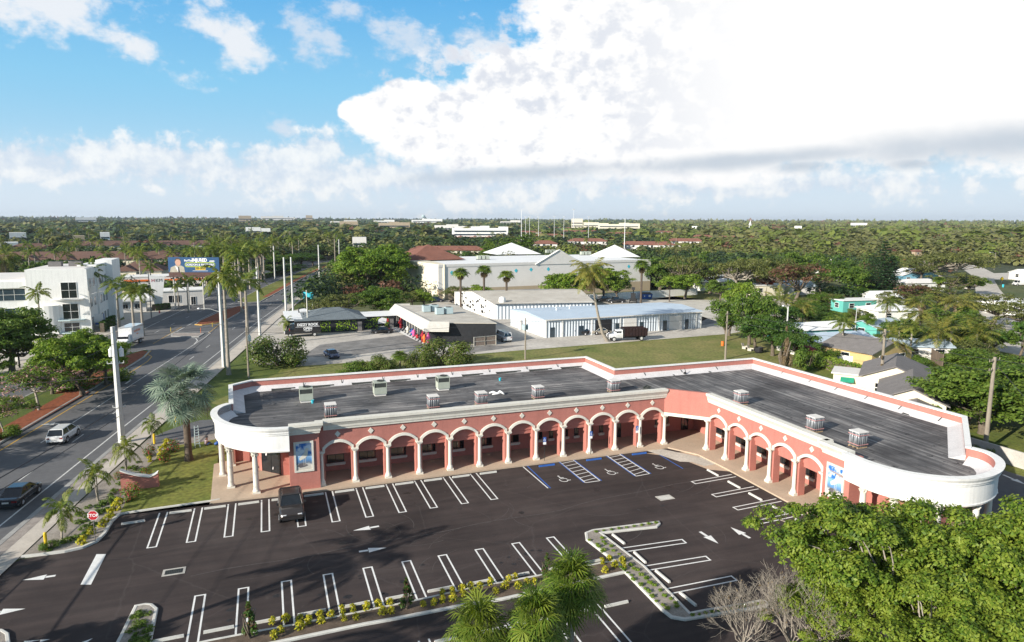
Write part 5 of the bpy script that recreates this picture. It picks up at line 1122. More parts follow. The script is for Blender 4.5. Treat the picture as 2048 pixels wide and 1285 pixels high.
for s in (-1, 1): b = MB(); b.lathe(4.0, s*.7, [(.15, .9), (.15, 1.1)], 8); b.build('headlight', M['headl'], sv)
b = MB(); b.box(3.0, 1.1, 1.5, 3.1, 1.4, 1.95); b.build('wing_mirror', M['red'], sv)
# white-cab stake truck
dt = thing('stake_truck', 'white-cabbed truck with dark red stake bed on the grass edge', 'truck', (71.4, 126.0, .01), R(172))
b = MB(); loft(b, [(1.3, 1.05, .7, 1.5, 2.35, .85), (2.4, 1.08, .7, 1.5, 2.3, .85), (2.8, 1.08, .7, 1.45, 1.6, .98), (4.15, .95, .75, 1.35, 1.5, .8)]); b.build('cab', PW, dt, bevel=.06)
b = MB(); b.box(1.6, -1.0, 1.6, 2.62, 1.0, 2.12); b.build('windows', M['glass'], dt); b = MB(); b.box(4.05, -.6, .85, 4.2, .6, 1.35); b.build('grille', M['chrome'], dt); b = MB(); b.box(4.1, -1.0, .55, 4.3, 1.0, .8); b.build('bumper', M['plate'], dt)
b = MB(); b.box(-4.1, -.5, .6, 4.0, .5, .9); b.box(.9, -1.15, .9, 1.2, 1.15, 2.6); b.build('chassis', M['blackp'], dt)
dr = mat('dark_red_boards', (.028, .013, .013), .8, .3, 3, stretch=(.3, .3, 3)); b = MB(); b.box(-4.2, -1.2, 1.0, .9, 1.2, 1.2)
for s in (-1, 1):
    b.box(-4.2, s*1.2-.04, 1.2, .9, s*1.2+.04, 2.65)
    for i in range(8): b.box(-4.15+i*.7, s*1.26-.04, 1.0, -4.05+i*.7, s*1.26+.04, 2.75)
b.box(-4.24, -1.2, 1.2, -4.16, 1.2, 2.6); b.box(-4.2, -1.24, 2.65, .9, -1.16, 2.75, 0); b.build('stake_bed', dr, dt)
for xx in (-2.9, 3.2):
    for s in (-1, 1): wheel(dt, xx, s*1.0, .5, .32, 'plate')
for s in (-1, 1): b = MB(); b.box(4.1, s*.8-.14, .95, 4.2, s*.8+.14, 1.2); b.build('headlight', M['headl'], dt)
# black machine and flatbed in the yard
x, y = at(1266, 606); mc = thing('digger', 'black digger with raised cab standing in the gravel yard', 'digger', (x, y, 0), R(60))
b = MB(); b.box(-1.3, -1.0, .6, 1.3, 1.0, 1.3); b.box(-1.0, -.7, 1.3, .5, .7, 3.0); b.tube([(.6, 0, 1.4), (1.9, 0, 3.6), (.6, 0, 4.6), (-.4, 0, 4.4)], [.18, .16, .14, .1], 6); b.build('body', M['blackp'], mc, bevel=.05)
b = MB(); b.box(-.95, -.72, 1.7, .52, .72, 2.7); b.build('windows', M['glass'], mc); b = MB(); b.add([(-.9, -.5, 4.1), (.3, -.5, 4.5), (.3, .5, 4.5), (-.9, .5, 4.1), (-.5, -.5, 4.9), (-.5, .5, 4.9)], [(0, 1, 4), (3, 5, 2), (0, 4, 5, 3), (1, 2, 5, 4)]); b.build('bucket', M['blackp'], mc)
for xx in (-.9, .9):
    for s in (-1, 1): wheel(mc, xx, s*1.05, .6, .35, 'plate')
x, y = at(1184, 604); b = thing('utility_trailer', 'small white trailer parked in the gravel yard under the tree', 'trailer', (x, y, 0), R(10))
m = MB(); m.box(-1.6, -.9, .6, 1.4, .9, 2.3); m.build('body', PW, b, bevel=.1); m = MB(); m.tube([(1.4, 0, .5), (2.3, 0, .5)], .05, 5); m.build('hitch', M['blackp'], b)
for s in (-1, 1): wheel(b, -.2, s*.95, .33)
x, y = at(1292, 598); o = thing('dumpster', 'dark blue dumpster against the white yard wall', 'dumpster', (x, y, 0), R(-8)); m = MB()
m.add([(-1.6, -.9, .1), (1.6, -.9, .1), (1.6, .9, .1), (-1.6, .9, .1), (-1.8, -1.1, 1.6), (1.8, -1.1, 1.6), (1.8, 1.1, 2.0), (-1.8, 1.1, 2.0)], [(0, 1, 5, 4), (1, 2, 6, 5), (2, 3, 7, 6), (3, 0, 4, 7)]); m.build('bin', M['blue'], o); m = MB()
m.add([(-1.82, -1.12, 1.6), (1.82, -1.12, 1.6), (1.82, 1.12, 2.02), (-1.82, 1.12, 2.02)], [(0, 1, 2, 3)]); m.build('lid', M['blackp'], o); m = MB(); m.box(.4, -1.13, .7, 1.1, -1.06, 1.3); m.box(-1.2, -1.13, .8, -.8, -1.06, 1.2); m.build('label_plate', M['vinyl'], o)
# ------------------------------------------------------------------ other buildings
VIS = []
CI = cam.matrix_world.inverted()
def pix(x, y, z): v = CI @ Vector((x, y, z)); return 1024+FPX*v.x/-v.z, 642.5-FPX*v.y/-v.z, -v.z
class Bld:
    def __init__(s, name, label, x, y, rot=0, cat='building', group=None): s.o = thing(name, label, cat, (x, y, 0), rot, group)
    def box(s, nm, x0, y0, z0, x1, y1, z1, m, bevel=0): b = MB(); b.box(x0, y0, z0, x1, y1, z1); return b.build(nm, M[m] if isinstance(m, str) else m, s.o, bevel=bevel)
    def win(s, face, u, z, w, h, D, nm='window', g='glass', fr='white', mull=1, hm=0):
        """face 0:-y 1:+x 2:+y 3:-x at distance D from the origin; u along the wall"""
        def P_(a, c, q): return [(a, -D-q, c), (D+q, a, c), (a, D+q, c), (-D-q, a, c)][face]
        def bx(mb, a0, a1, c0, c1, q0, q1):
            vs = [P_(a, c, q) for q in (q0, q1) for a, c in ((a0, c0), (a1, c0), (a1, c1), (a0, c1))]; mb.add(vs, [(0, 1, 2, 3), (4, 5, 6, 7), (0, 1, 5, 4), (1, 2, 6, 5), (2, 3, 7, 6), (3, 0, 4, 7)])
        b = MB(); bx(b, u-w/2, u+w/2, z, z+h, -.05, .03); o = b.build(nm, M[g], s.o)
        if fr:
            b = MB(); t = .07
            for a in ((u-w/2-t, u-w/2, z-t, z+h+t), (u+w/2, u+w/2+t, z-t, z+h+t), (u-w/2, u+w/2, z-t, z), (u-w/2, u+w/2, z+h, z+h+t)): bx(b, a[0], a[1], a[2], a[3], -.02, .07)
            for k in range(mull): bx(b, u-w/2+w*(k+1)/(mull+1)-.03, u-w/2+w*(k+1)/(mull+1)+.03, z, z+h, .03, .05)
            for k in range(hm): bx(b, u-w/2, u+w/2, z+h*(k+1)/(hm+1)-.03, z+h*(k+1)/(hm+1)+.03, .03, .055)
            b.build('frame', M[fr], o)
        return o
    def hip(s, x0, y0, x1, y1, z, h, m, ov=.5, ridge=None, nm='roof', th=.15):
        x0 -= ov; y0 -= ov; x1 += ov; y1 += ov; b = MB(); w, d = x1-x0, y1-y0; r = min(w, d)/2 if ridge is None else ridge
        if w >= d: A, B = (x0+r, (y0+y1)/2, z+h), (x1-r, (y0+y1)/2, z+h)
        else: A, B = ((x0+x1)/2, y0+r, z+h), ((x0+x1)/2, y1-r, z+h)
        c = [(x0, y0, z), (x1, y0, z), (x1, y1, z), (x0, y1, z)]; lo = [(p[0], p[1], z-th) for p in c]
        if w >= d: F = [[c[0], c[1], B, A], [c[1], c[2], B], [c[2], c[3], A, B], [c[3], c[0], A]]
        else: F = [[c[0], c[1], A], [c[1], c[2], B, A], [c[2], c[3], B], [c[3], c[0], A, B]]
        for f in F: b.face(f)
        for i in range(4): j = (i+1) % 4; b.face([lo[i], lo[j], c[j], c[i]])
        b.face(lo[::-1]); return b.build(nm, M[m] if isinstance(m, str) else m, s.o)
    def gable(s, x0, y0, x1, y1, z, h, m, wall, ov=.4, axis='x', nm='roof', th=.14):
        b = MB(); g = MB()
        if axis == 'x':
            ym = (y0+y1)/2; e = h/(y1-y0)*2*ov
            for (ya, sg) in ((y0-ov, 1), (y1+ov, -1)):
                b.add([(x0-ov, ya, z-e), (x1+ov, ya, z-e), (x1+ov, ym, z+h), (x0-ov, ym, z+h), (x0-ov, ya, z-e-th), (x1+ov, ya, z-e-th), (x1+ov, ym, z+h-th), (x0-ov, ym, z+h-th)], [(0, 1, 2, 3), (4, 5, 6, 7), (0, 1, 5, 4), (1, 2, 6, 5), (3, 0, 4, 7)])
            for x in (x0, x1): g.face([(x, y0, z-.02), (x, y1, z-.02), (x, ym, z+h-th)])
        else:
            xm = (x0+x1)/2; e = h/(x1-x0)*2*ov
            for xa in (x0-ov, x1+ov):
                b.add([(xa, y0-ov, z-e), (xa, y1+ov, z-e), (xm, y1+ov, z+h), (xm, y0-ov, z+h), (xa, y0-ov, z-e-th), (xa, y1+ov, z-e-th), (xm, y1+ov, z+h-th), (xm, y0-ov, z+h-th)], [(0, 1, 2, 3), (4, 5, 6, 7), (0, 1, 5, 4), (1, 2, 6, 5), (3, 0, 4, 7)])
            for y in (y0, y1): g.face([(x0, y, z-.02), (x1, y, z-.02), (xm, y, z+h-th)])
        b.build(nm, M[m], s.o); g.build('gable_wall', M[wall], s.o)
# --- three-storey white office
A, B_ = Vector(at(70, 662)), Vector(at(178, 665))
O = Bld('office_building', 'white three-storey office with stepped front and tall windows behind palms', -43, 172.5, R(0))
o = O.o; b = MB(); b.box(-24, 1, 0, -5.5, 24, 12.0); b.box(-5.5, 0, 0, 6.0, 20, 14.2); b.box(4.3, 17.5, 0, 7.8, 27, 15.2); b.box(2.5, 8, 0, 6.35, 19, 14.6)
b.prism([(-2.2+2.6*math.cos(t*math.pi/10-math.pi), -.02+1.3*math.sin(t*math.pi/10-math.pi)) for t in range(11)], 0, 6.4); b.build('wall', M['white'], o)
b = MB(); b.box(-23.6, 1.4, 12.0, -5.6, 23.6, 12.15); b.box(-5.1, .4, 14.2, 5.6, 19.5, 14.3); b.build('roof', M['gwall'], o); b = MB(); b.sweep([(-24, 1), (-5.5, 1)], [(0, 10.1), (.5, 10.3), (.5, 11.7), (0, 12.0)]); b.build('canopy', M['white'], o)
for z in (7.6, 3.4): O.win(0, -14, z, 16, 2.5, -.98, g='glassb', mull=7, hm=1)
for z, h in ((7.9, 3.4), (3.3, 3.3), (.5, 1.9)):
    O.win(0, 2.4, z, 2.9, h, .02, 'tall_window', 'glass', 'white', 1, 1); c = MB(); c.prism([(-1.2, 0), (5.2, 0), (5.0, -.7), (2.4, -1.3), (.2, -.9)], z-.35, z-.12); c.build('balcony_ledge', M['acblue'] if z < 5 else M['white'], o)
for z in (1.4, 5.6, 10):
    for u in (2, 5.6): O.win(1, u, z, 1.8, 1.9, 6.02, 'side_window', 'glassb')
    for u in (10, 13, 16): O.win(1, u, z, 1.8, 1.9, 6.37, 'side_window', 'glassb')
for i, x in enumerate((-2, 2)):
    q = thing('rooftop_unit', 'dark grey air unit on the white office roof, %s of the pair' % ('left', 'right')[i], 'air conditioner', (-43+x, 182, 14.3), 0, 'air units on the white office roof'); m = MB(); m.box(-1.3, -.8, 0, 1.3, .8, 1.1); m.build('casing', M['shingle'], q, bevel=.05); m = MB(); m.lathe(-.5, 0, [(.5, 1.11), (.5, 1.2), (.1, 1.15)], 12); m.lathe(.6, 0, [(.5, 1.11), (.5, 1.2), (.1, 1.15)], 12); m.build('fan', M['grill'], q)
x, y = at(103, 671); m = MB(); m.add([(1.5*math.cos(t*math.pi/10), q, 1.35*math.sin(t*math.pi/10)) for q in (-.12, .12) for t in range(11)], [tuple(range(11)), tuple(range(11, 22))[::-1]]+[(i, i+1, i+12, i+11) for i in range(10)]); tag(m.build('monument_sign', M['white'], None, (x, y, .15)), 'white half-round stone sign in front of the office hedge', 'sign')
x, y = at(200, 660); sg = thing('post_sign', 'white and blue post sign beside the white office', 'sign', (x, y, 0), R(0)); m = MB(); m.box(-1.2, -.1, 1.0, 1.2, .1, 3.6); m.build('board', M['vinyl'], sg); m = MB(); m.box(-1.0, -.13, 1.2, 1.0, -.1, 1.7); m.box(-1.1, -.15, 0, -.95, .1, 3.7); m.box(.95, -.15, 0, 1.1, .1, 3.7); m.build('blue_band', M['blue'], sg)
# --- drive-through with winged pylon
H_ = Bld('drive_in_building', 'low white drive-in with rounded canopy and tall white pylon', -34.5, 211, R(6)); o = H_.o
b = MB(); b.box(-7, -3, 0, 3.0, 4, 2.8); b.build('wall', M['gwall'], o); b = MB(); n = 8
prof = [(0, 2.6), (.7, 2.7), (1.0, 3.1), (1.0, 3.7), (.6, 4.2), (0, 4.4)]; b.sweep([(-7.5, -3.2), (3.6, -3.2), (3.6, 4.2), (-7.5, 4.2)], prof); b.face([(-7.5, -3.2, 4.4), (3.6, -3.2, 4.4), (3.6, 4.2, 4.4), (-7.5, 4.2, 4.4)]); b.build('rounded_canopy', M['white'], o)
for u in (-5, -2, 1): H_.win(0, u, 1.0, 1.4, 1.2, 3.02)
b = MB()
b.add([(5.0, 3.4, 0), (6.6, 3.4, 0), (7.9, 3.4, 8.9), (3.9, 3.4, 9.5), (5.0, 3.9, 0), (6.6, 3.9, 0), (7.9, 3.9, 8.9), (3.9, 3.9, 9.5)], [(0, 1, 2, 3), (7, 6, 5, 4), (0, 3, 7, 4), (1, 5, 6, 2), (3, 2, 6, 7)]); b.build('pylon', M['white'], o)
text('H', 1.25, M['red'], 'lettering', o, Matrix.Translation((4.9, 3.37, 7.9)) @ Matrix.Rotation(math.pi/2, 4, 'X')); text('KM', 1.25, M['shingle'], 'lettering', o, Matrix.Translation((6.4, 3.37, 7.9)) @ Matrix.Rotation(math.pi/2, 4, 'X'))
S_ = Bld('shop_building', 'small grey flat-roofed shop beside the white pylon', -26, 224, R(8)); S_.box('wall', -4, -4, 0, 8, 5, 4.2, 'gwall'); S_.box('roof', -4.2, -4.2, 4.2, 8.2, 5.2, 4.5, 'white'); S_.win(0, 0, 1, 3, 2, 4.02, mull=2); S_.win(0, 5, .1, 1.2, 2.3, 4.02, 'door'); S_.win(1, 0, 1, 3, 2, 8.02)
x, y = at(330, 600); b = Bld('plaza_shop', 'flat cream shop row with orange band behind the drive-in', x-2, y+22, R(5)); b.box('wall', -12, -5, 0, 12, 5, 6, 'gwall'); b.box('orange_band', -12.2, -5.2, 4.6, 12.2, 5.2, 5.2, 'orange'); b.box('roof', -12.1, -5.1, 6, 12.1, 5.1, 6.3, 'white'); [b.win(0, u, 1, 2.6, 2.4, 5.02) for u in (-9, -4, 1, 6, 10)]
# billboard on posts
bbx, bby = -33.5, 268; bz, bh, bw = 8.3, 6.2, 18.6; x0, y0 = at(342, 527, 11.2); x1, y1 = at(434, 528, 11.2)
u = Vector((CA, -SA)); px_ = at(388, 530, 10.5); bb = thing('billboard', 'blue advertising billboard with a man in a grey suit on steel posts', 'billboard', (px_[0]*.86, px_[1]*.86, 0), -YAW)
sc_ = .86; D_ = math.hypot(px_[0], px_[1])*.86; w2 = 92/1365*D_/2; cz = 25-(25-10.5)*.86; h2 = 27/1365*D_/2
m = MB(); m.box(-w2, -.25, cz-h2, w2, .25, cz+h2); m.build('board', mat('board_blue', (.012, .07, .18), .5), bb); m = MB(); m.box(-w2-.3, -1.2, cz-h2-1.3, w2+.3, .2, cz-h2-1.05); m.box(-w2, -.22, cz-h2-1.0, w2, .22, cz-h2); m.build('catwalk', mat('rusty_brown', (.10, .055, .045), .8), bb)
m = MB()
for xx in (-w2*.85, -w2*.3, w2*.3, w2*.85): m.tube([(xx, .1, 0), (xx, .1, cz-h2)], .22, 8)
m.build('post', M['conc'], bb)
def bt_(s, sz, m_, x, z, **k): text(s, sz, m_, 'lettering', bb, Matrix.Translation((x, -.27, z)) @ Matrix.Rotation(math.pi/2, 4, 'X'), **k)
bt_('ForThe', h2*.36, M['vinyl'], w2*-.2, cz+h2*.55, bold=.03); bt_('INJURED', h2*.62, M['vinyl'], w2*.24, cz+h2*.62, bold=.06, sx=.85); bt_('.com', h2*.36, M['vinyl'], w2*.72, cz+h2*.52, bold=.03)
bt_('GORDON & PARTNERS', h2*.37, M['vinyl'], w2*.24, cz, bold=.02, sx=1.0); bt_('555-3333', h2*.34, M['blackp'], w2*.26, cz-h2*.48, bold=.03)
m = MB(); cap = [(w2*.26+s*(w2*.52)+s*h2*.24*math.cos(t), cz+h2*.27*math.sin(t)) for s, r_ in ((1, range(-4, 5)), ) for t in [k*math.pi/8 for k in r_]]+[(w2*.26-(w2*.52)-h2*.24*math.cos(t), cz+h2*.27*math.sin(t)) for t in [k*math.pi/8 for k in range(4, -5, -1)]]
m.tube([(p[0], -.27, p[1]) for p in cap+cap[:1]], .1, 4); m.build('yellow_ring', mat('ring_yellow', (.6, .7, .03), .5), bb)
m = MB(); m.box(w2*.06, -.26, cz-h2*.68, w2*.46, -.24, cz-h2*.3); m.build('yellow_patch', M['yel'], bb); m = MB(); m.box(-w2*.05, -.262, cz-h2*.82, w2*.55, -.24, cz-h2*.78); m.build('small_print', M['vinyl'], bb)
def flat(pts, nm, m_, y=-.27):
    b = MB(); b.add([(w2*a, y, cz+h2*c_) for a, c_ in pts]+[(w2*a, -.24, cz+h2*c_) for a, c_ in pts], [tuple(range(len(pts)))]); b.build(nm, m_, bb)
flat([(-.95, -1), (-.9, -.35), (-.72, -.1), (-.5, -.1), (-.38, -.3), (-.36, -1)], 'pictured_suit', mat('suit_grey', (.38, .35, .28), .7)); flat([(-.73, -.08), (-.6, -.5), (-.55, -1), (-.62, -1), (-.7, -.4)], 'pictured_collar', M['vinyl'], -.275); flat([(-.62, -.3), (-.58, -.3), (-.55, -1), (-.62, -1)], 'pictured_tie', M['blackp'], -.28)
flat([(-.61+.115*math.cos(t*.628), .32+.5*math.sin(t*.628)) for t in range(10)], 'pictured_face', mat('face_tone', (.5, .3, .22), .7), -.285); flat([(-.73, .4), (-.72, .72), (-.62, .9), (-.52, .78), (-.5, .55), (-.56, .7), (-.66, .7)], 'pictured_hair', mat('hair_brown', (.08, .05, .035), .8), -.29)
# --- black hip-roofed building with leaf mural
Hb = Bld('black_bar_building', 'black low building with blue-grey hip roof and yellow-green leaf mural', 12.0, 166, R(0)); o = Hb.o
b = MB(); b.box(-8.2, -9, 0, -1.5, 6.5, 2.95); b.box(-4.5, -9.6, 0, 8.5, 3, 2.95); b.box(8.5, -7.6, 0, 16.4, 0, 2.9); b.build('wall', M['blackw'], o)
b = MB(); b.box(-8.5, -9.3, 2.96, -2.2, 6.8, 3.15); b.build('flat_roof', M['whiteroof'], o); Hb.hip(-4.5, -9.6, 8.5, 3, 3.0, 1.9, 'gshingle', .7, ridge=5.5)
b = MB(); b.box(8.9, -7.9, 2.92, 17, .3, 3.08); b.build('flat_roof', M['whiteroof'], o)
rm = random.Random(9); mu = MB()
for i in range(330):
    u = rm.choice([rm.uniform(-2.5, 1.2), rm.uniform(2.2, 7.0), rm.uniform(9, 14.5)]); v = rm.uniform(.3, 2.6); yy = -9.62 if u < 8.4 else -7.62; t = rm.uniform(0, 3.1); L_ = rm.uniform(.12, .3)
    c_, s_ = math.cos(t)*L_, math.sin(t)*L_; mu.face([(u-c_, yy-i*1e-5, v-s_), (u+s_*.4, yy-i*1e-5, v-c_*.4), (u+c_, yy-i*1e-5, v+s_), (u-s_*.4, yy-i*1e-5, v+c_*.4)])
mu.build('leaf_mural', mat('mural_yellow_green', (.25, .38, .02), .7, .5, 3), o); mu = MB(); mu.face([(12.0, -7.64, 1.2), (13.9, -7.64, 1.2), (14.1, -7.64, 2.3), (13, -7.64, 2.6), (12.2, -7.64, 2.2)]); mu.build('skull_mural', M['vinyl'], o); mu = MB(); mu.box(14.1, -7.66, 1.5, 14.5, -7.62, 2.3); mu.build('red_mural', M['red'], o)
for u, D in ((7.6, 9.62),): Hb.win(0, u, .05, 1.0, 2.2, D, 'door', 'shingle', 'blackp', 0)
Hb.win(0, 15.2, .05, 1.0, 2.2, 7.63, 'door', 'shingle', 'blackp', 0)
m = MB(); x, y = at(612, 660); sg = thing('roof_sign', 'black and white skull-style sign on a post above the black van', 'sign', (x-.4, y+1, 0)); m.tube([(0, 0, 0), (0, 0, 5.0)], .1, 6); m.build('post', M['blackp'], sg); m = MB(); m.prism([(-1.1, -.12), (1.1, -.12), (1.1, .12), (-1.1, .12)], 3.9, 4.9); m.build('board', M['blackp'], sg, bevel=.1); m = MB(); m.add([(-.8, -.13, 4.1), (.8, -.13, 4.1), (.95, -.13, 4.6), (.3, -.13, 4.85), (-.4, -.13, 4.8), (-.95, -.13, 4.6)], [(0, 1, 2, 3, 4, 5)]); m.box(-.8, -.15, 3.95, .8, -.12, 4.03); m.build('white_emblem', M['vinyl'], sg)
# --- black shop with shingle mansard
Bs = Bld('mansard_shop', 'black flat-roofed shop with pale shingle mansard and clothing-filled front', 0, 0); o = Bs.o
p00, p10, p11, p01 = (31.2, 135.0), (43.6, 130.4), (43.6, 162.5), (29.8, 165.5)
b = MB(); b.prism([p00, p10, p11, p01], 0, 4.25); b.build('wall', M['blackw'], o); b = MB(); b.prism([(31.5, 134.9), (43.75, 130.2), (43.75, 162.7), (30, 165.7)], 4.26, 4.4); b.build('roof', M['oldroof'], o)
b = MB(); pm = [(34.6, 133.0), (31.0, 134.4), (29.7, 165.7), (33, 165.2)]; b.sweep(pm[::-1], [(1.35, 2.95), (1.35, 3.15), (.25, 4.75), (-.15, 4.75), (-.15, 4.2)][::1]); b.build('mansard_roof', mat('pale_shingle', (.52, .50, .46), .95, .08, 1.5, fine=.15), o)
b = MB(); b.sweep(pm[::-1], [(1.37, 2.85), (1.4, 2.85), (1.4, 3.0), (1.37, 3.0)]); b.build('fascia_board', M['cream'], o)
for i in range(11):
    y_ = 137.5+i*2.5; b = MB(); x_ = 31.1-(y_-135)*.045; b.box(x_-.1, y_, .5, x_+.05, y_+1.9, 2.7); g_ = b.build('shop_window', M['glassb'], o); b = MB(); b.box(x_-.16, y_-.12, 0, x_-.02, y_, 2.9); b.box(x_-.14, y_, 2.6, x_-.04, y_+1.9, 2.75); b.build('window_post', mat('olive_post', (.35, .38, .2), .7) if i == 0 else M['cream'], g_)
structure('checkered_walk', [(28.2, 165.3), (26.9, 158), (29.6, 134.4), (31.2, 134.6), (30, 165.3)], .07, M['white'])
b = MB()
for i in range(24):
    for j in range(4):
        if (i+j) % 2: x_ = 29.55-(134.4-134.4)-i*.045*1.2+j*.42-.2; y_ = 134.9+i*1.15; b.box(x_, y_, .072, x_+.38, y_+1.1, .082)
tag(b.build('dark_paving_squares', M['blackp']), None, None, None, 'structure')
for i, (yy, mm, l_) in enumerate([(133.3, 'pinkp', 'bright pink flamingo cut-out at the near corner of the black shop'), (137.6, 'redfab', 'dark red dress form standing by the shop front near its corner'), (139.4, 'blackp', 'black dress form standing in front of the shop windows'), (136.3, 'orange', 'orange and red figure near the shop corner'), (146.5, 'blue', 'blue round display in the middle of the shop front'), (145.0, 'pinkp', 'pink display next to the blue one at the shop front'), (142.0, 'red', 'low red display on the checkered walk'), (157.0, 'red', 'red banner at the far end of the shop front'), (150.5, 'cream', 'cream display by the far half of the shop front')]):
    x_ = 30.4-(yy-134.4)*.045; m = MB(); h_ = [2.6, 2.3, 2.2, 1.8, 1.5, 1.5, .9, 2.5, 1.4][i]
    m.lathe(0, 0, [(.1, 0), (.35, .1), (.3, h_*.35), (.42, h_*.6), (.3, h_*.8), (.12, h_*.88), (.16, h_*.95), (.05, h_)], 10); m.tube([(-.35, 0, h_*.7), (-.6, .1, h_*.45)], .08, 5)
    tag(m.build('shop_display', M[mm], None, (x_-.2, yy, .08), smooth=True), l_, 'display', 'displays in front of the black shop')
gf = thing('yard_gate', 'tan double gate of wire and boards beside the black shop', 'gate', (0, 0, 0)); a_, b_ = Vector(at(948, 694)), Vector(at(992, 690)); m = MB()
for t0_, t1_ in ((0, .5), (.5, 1)):
    q0, q1 = a_.lerp(b_, t0_), a_.lerp(b_, t1_)
    for z_ in (.1, 1.0, 1.9): m.tube([(q0.x, q0.y, z_), (q1.x, q1.y, z_)], .04, 5)
    for q in (q0, q1): m.tube([(q.x, q.y, 0), (q.x, q.y, 2.0)], .05, 5)
m.build('gate_frame', M['cream'], gf); m = MB(); m.face([(a_.x, a_.y+.05, .1), (b_.x, b_.y+.05, .1), (b_.x, b_.y+.05, 1.9), (a_.x, a_.y+.05, 1.9)]); m.build('gate_mesh', mat('tan_mesh', (.26, .2, .16), .8, .3, 5), gf)
for i, (x_, y_) in enumerate([(34.0, 151.5), (36.0, 152.0), (35.8, 146.5), (38.0, 146.8)]):
    q = thing('rooftop_condenser', 'pale blue condenser on the mansard shop roof, %s' % ['far left', 'far right', 'near left', 'near right'][i], 'air conditioner', (x_, y_, 4.4), 0, 'condensers on the mansard shop roof'); m = MB(); m.box(-.85, -.85, .1, .85, .85, 1.5); m.build('casing', M['acblue'], q, bevel=.05); m = MB(); m.lathe(0, 0, [(.6, 1.51), (.6, 1.58), (.1, 1.55)], 12); m.build('fan', M['grill'], q)
# --- pale metal storage building
def ribm(): 
    nt = NT('ribbed_wall'); tc = nt.n('ShaderNodeTexCoord'); s_ = nt.n('ShaderNodeSeparateXYZ'); nt.l(tc.outputs['Object'], s_.inputs[0]); a = nt.n('ShaderNodeMath', _operation='ADD'); nt.l(s_.outputs[0], a.inputs[0]); nt.l(s_.outputs[1], a.inputs[1])
    w_ = nt.n('ShaderNodeMath', _operation='MULTIPLY'); nt.l(a.outputs[0], w_.inputs[0]); w_.inputs[1].default_value = 9; f = nt.n('ShaderNodeMath', _operation='SINE'); nt.l(w_.outputs[0], f.inputs[0])
    nt.l(ramp(nt, f.outputs[0], [(0, (.62, .67, .72)), (.8, (.5, .55, .6))]), nt.b.inputs['Base Color']); nt.b.inputs['Roughness'].default_value = .5; bp = nt.n('ShaderNodeBump', Strength=1, Distance=.08); nt.l(f.outputs[0], bp.inputs['Height']); nt.l(bp.outputs[0], nt.b.inputs['Normal']); return nt.m
M['rib'] = ribm()
St = Bld('storage_building', 'long pale blue metal storage building with roller doors', 0, 0); o = St.o
q00, q10, q11, q01 = (56.2, 134.2), (96.6, 135.2), (96.4, 153.5), (54.9, 153.0)
b = MB(); b.prism([q00, q10, q11, q01], 0, 4.0); b.build('wall', M['rib'], o)
b = MB(); cl_ = (55.5, 143.5); cr_ = (96.5, 144.3); ov = [(55.9, 133.8), (97, 134.8), (96.8, 153.9), (54.6, 153.4)]
b.face([(*ov[0], 4.0), (*ov[1], 4.0), (cr_[0]+.4, cr_[1], 4.7), (cl_[0]-.4, cl_[1], 4.7)]); b.face([(*ov[3], 4.0), (cl_[0]-.4, cl_[1], 4.7), (cr_[0]+.4, cr_[1], 4.7), (*ov[2], 4.0)]); b.face([(*ov[0], 4), (cl_[0]-.4, cl_[1], 4.7), (*ov[3], 4)]); b.face([(*ov[1], 4), (cr_[0]+.4, cr_[1], 4.7), (*ov[2], 4)]); b.build('roof', M['metroof'], o)
b = MB(); b.sweep([ov[0], ov[1]], [(0, 3.8), (.05, 3.8), (.05, 4.02), (0, 4.02)]); b.build('gutter', M['gwall'], o)
def onfront(u0, u1, z0, z1, d, nm, m): 
    a, c_ = Vector(q00), Vector(q10); L_ = (c_-a).length; p, q = a.lerp(c_, u0/L_), a.lerp(c_, u1/L_); b = MB(); b.prism([(p.x, p.y-d), (q.x, q.y-d), (q.x, q.y+.02), (p.x, p.y+.02)], z0, z1); b.build(nm, M[m], o)
for u in (1.6, 8.6, 12.9, 20.8): onfront(u-.55, u+.55, .05, 2.2, .05, 'door', 'shingle' if False else 'glassb')
for u0, u1, mm in ((12.2, 16.2, 'blackp'), (19.2, 22.6, 'gwall'), (31.4, 34.9, 'gwall')): onfront(u0, u1, .05, 3.3, .08, 'roller_door', mm)
for u in (17.6, 23.9, 30.2, 36.2): onfront(u-.5, u+.5, .05, 2.3, .1, 'door', 'glassb')
for u in (.1, 4, 11.2, 18.4, 28.6, 38.9, 40.2): onfront(u-.15, u+.15, 0, 3.9, .12, 'downpipe', 'white')
St.box('side_door', 55.0-.3, 146, .05, 55.4-.3, 147, 2.3, 'gwall')
for i, (x_, y_) in enumerate(((62.5, 143), (66.5, 144.5))): m = MB(); m.tube([(0, 0, 0), (0, 0, .6), (-.15, 0, .8), (-.35, 0, .7)], .12, 6); tag(m.build('vent_pipe', M['white'], None, (x_, y_, 4.6)), 'white curved vent pipe on the pale metal roof, %s one' % ('left', 'right')[i], 'vent', 'vents on the metal roof')
x, y = at(1352, 655); m = MB(); m.box(-.7, -.5, .3, .7, .5, .5); m.box(-.8, -.6, .5, -.6, .6, 1.2); m.box(-.6, .4, .5, .6, .6, 1.0); m.box(.9, -.5, 0, 1.8, .5, .35); tag(m.build('old_armchair', M['blackp'], None, (x, y, .02)), 'dark armchair with footstool against the storage building wall', 'chair')
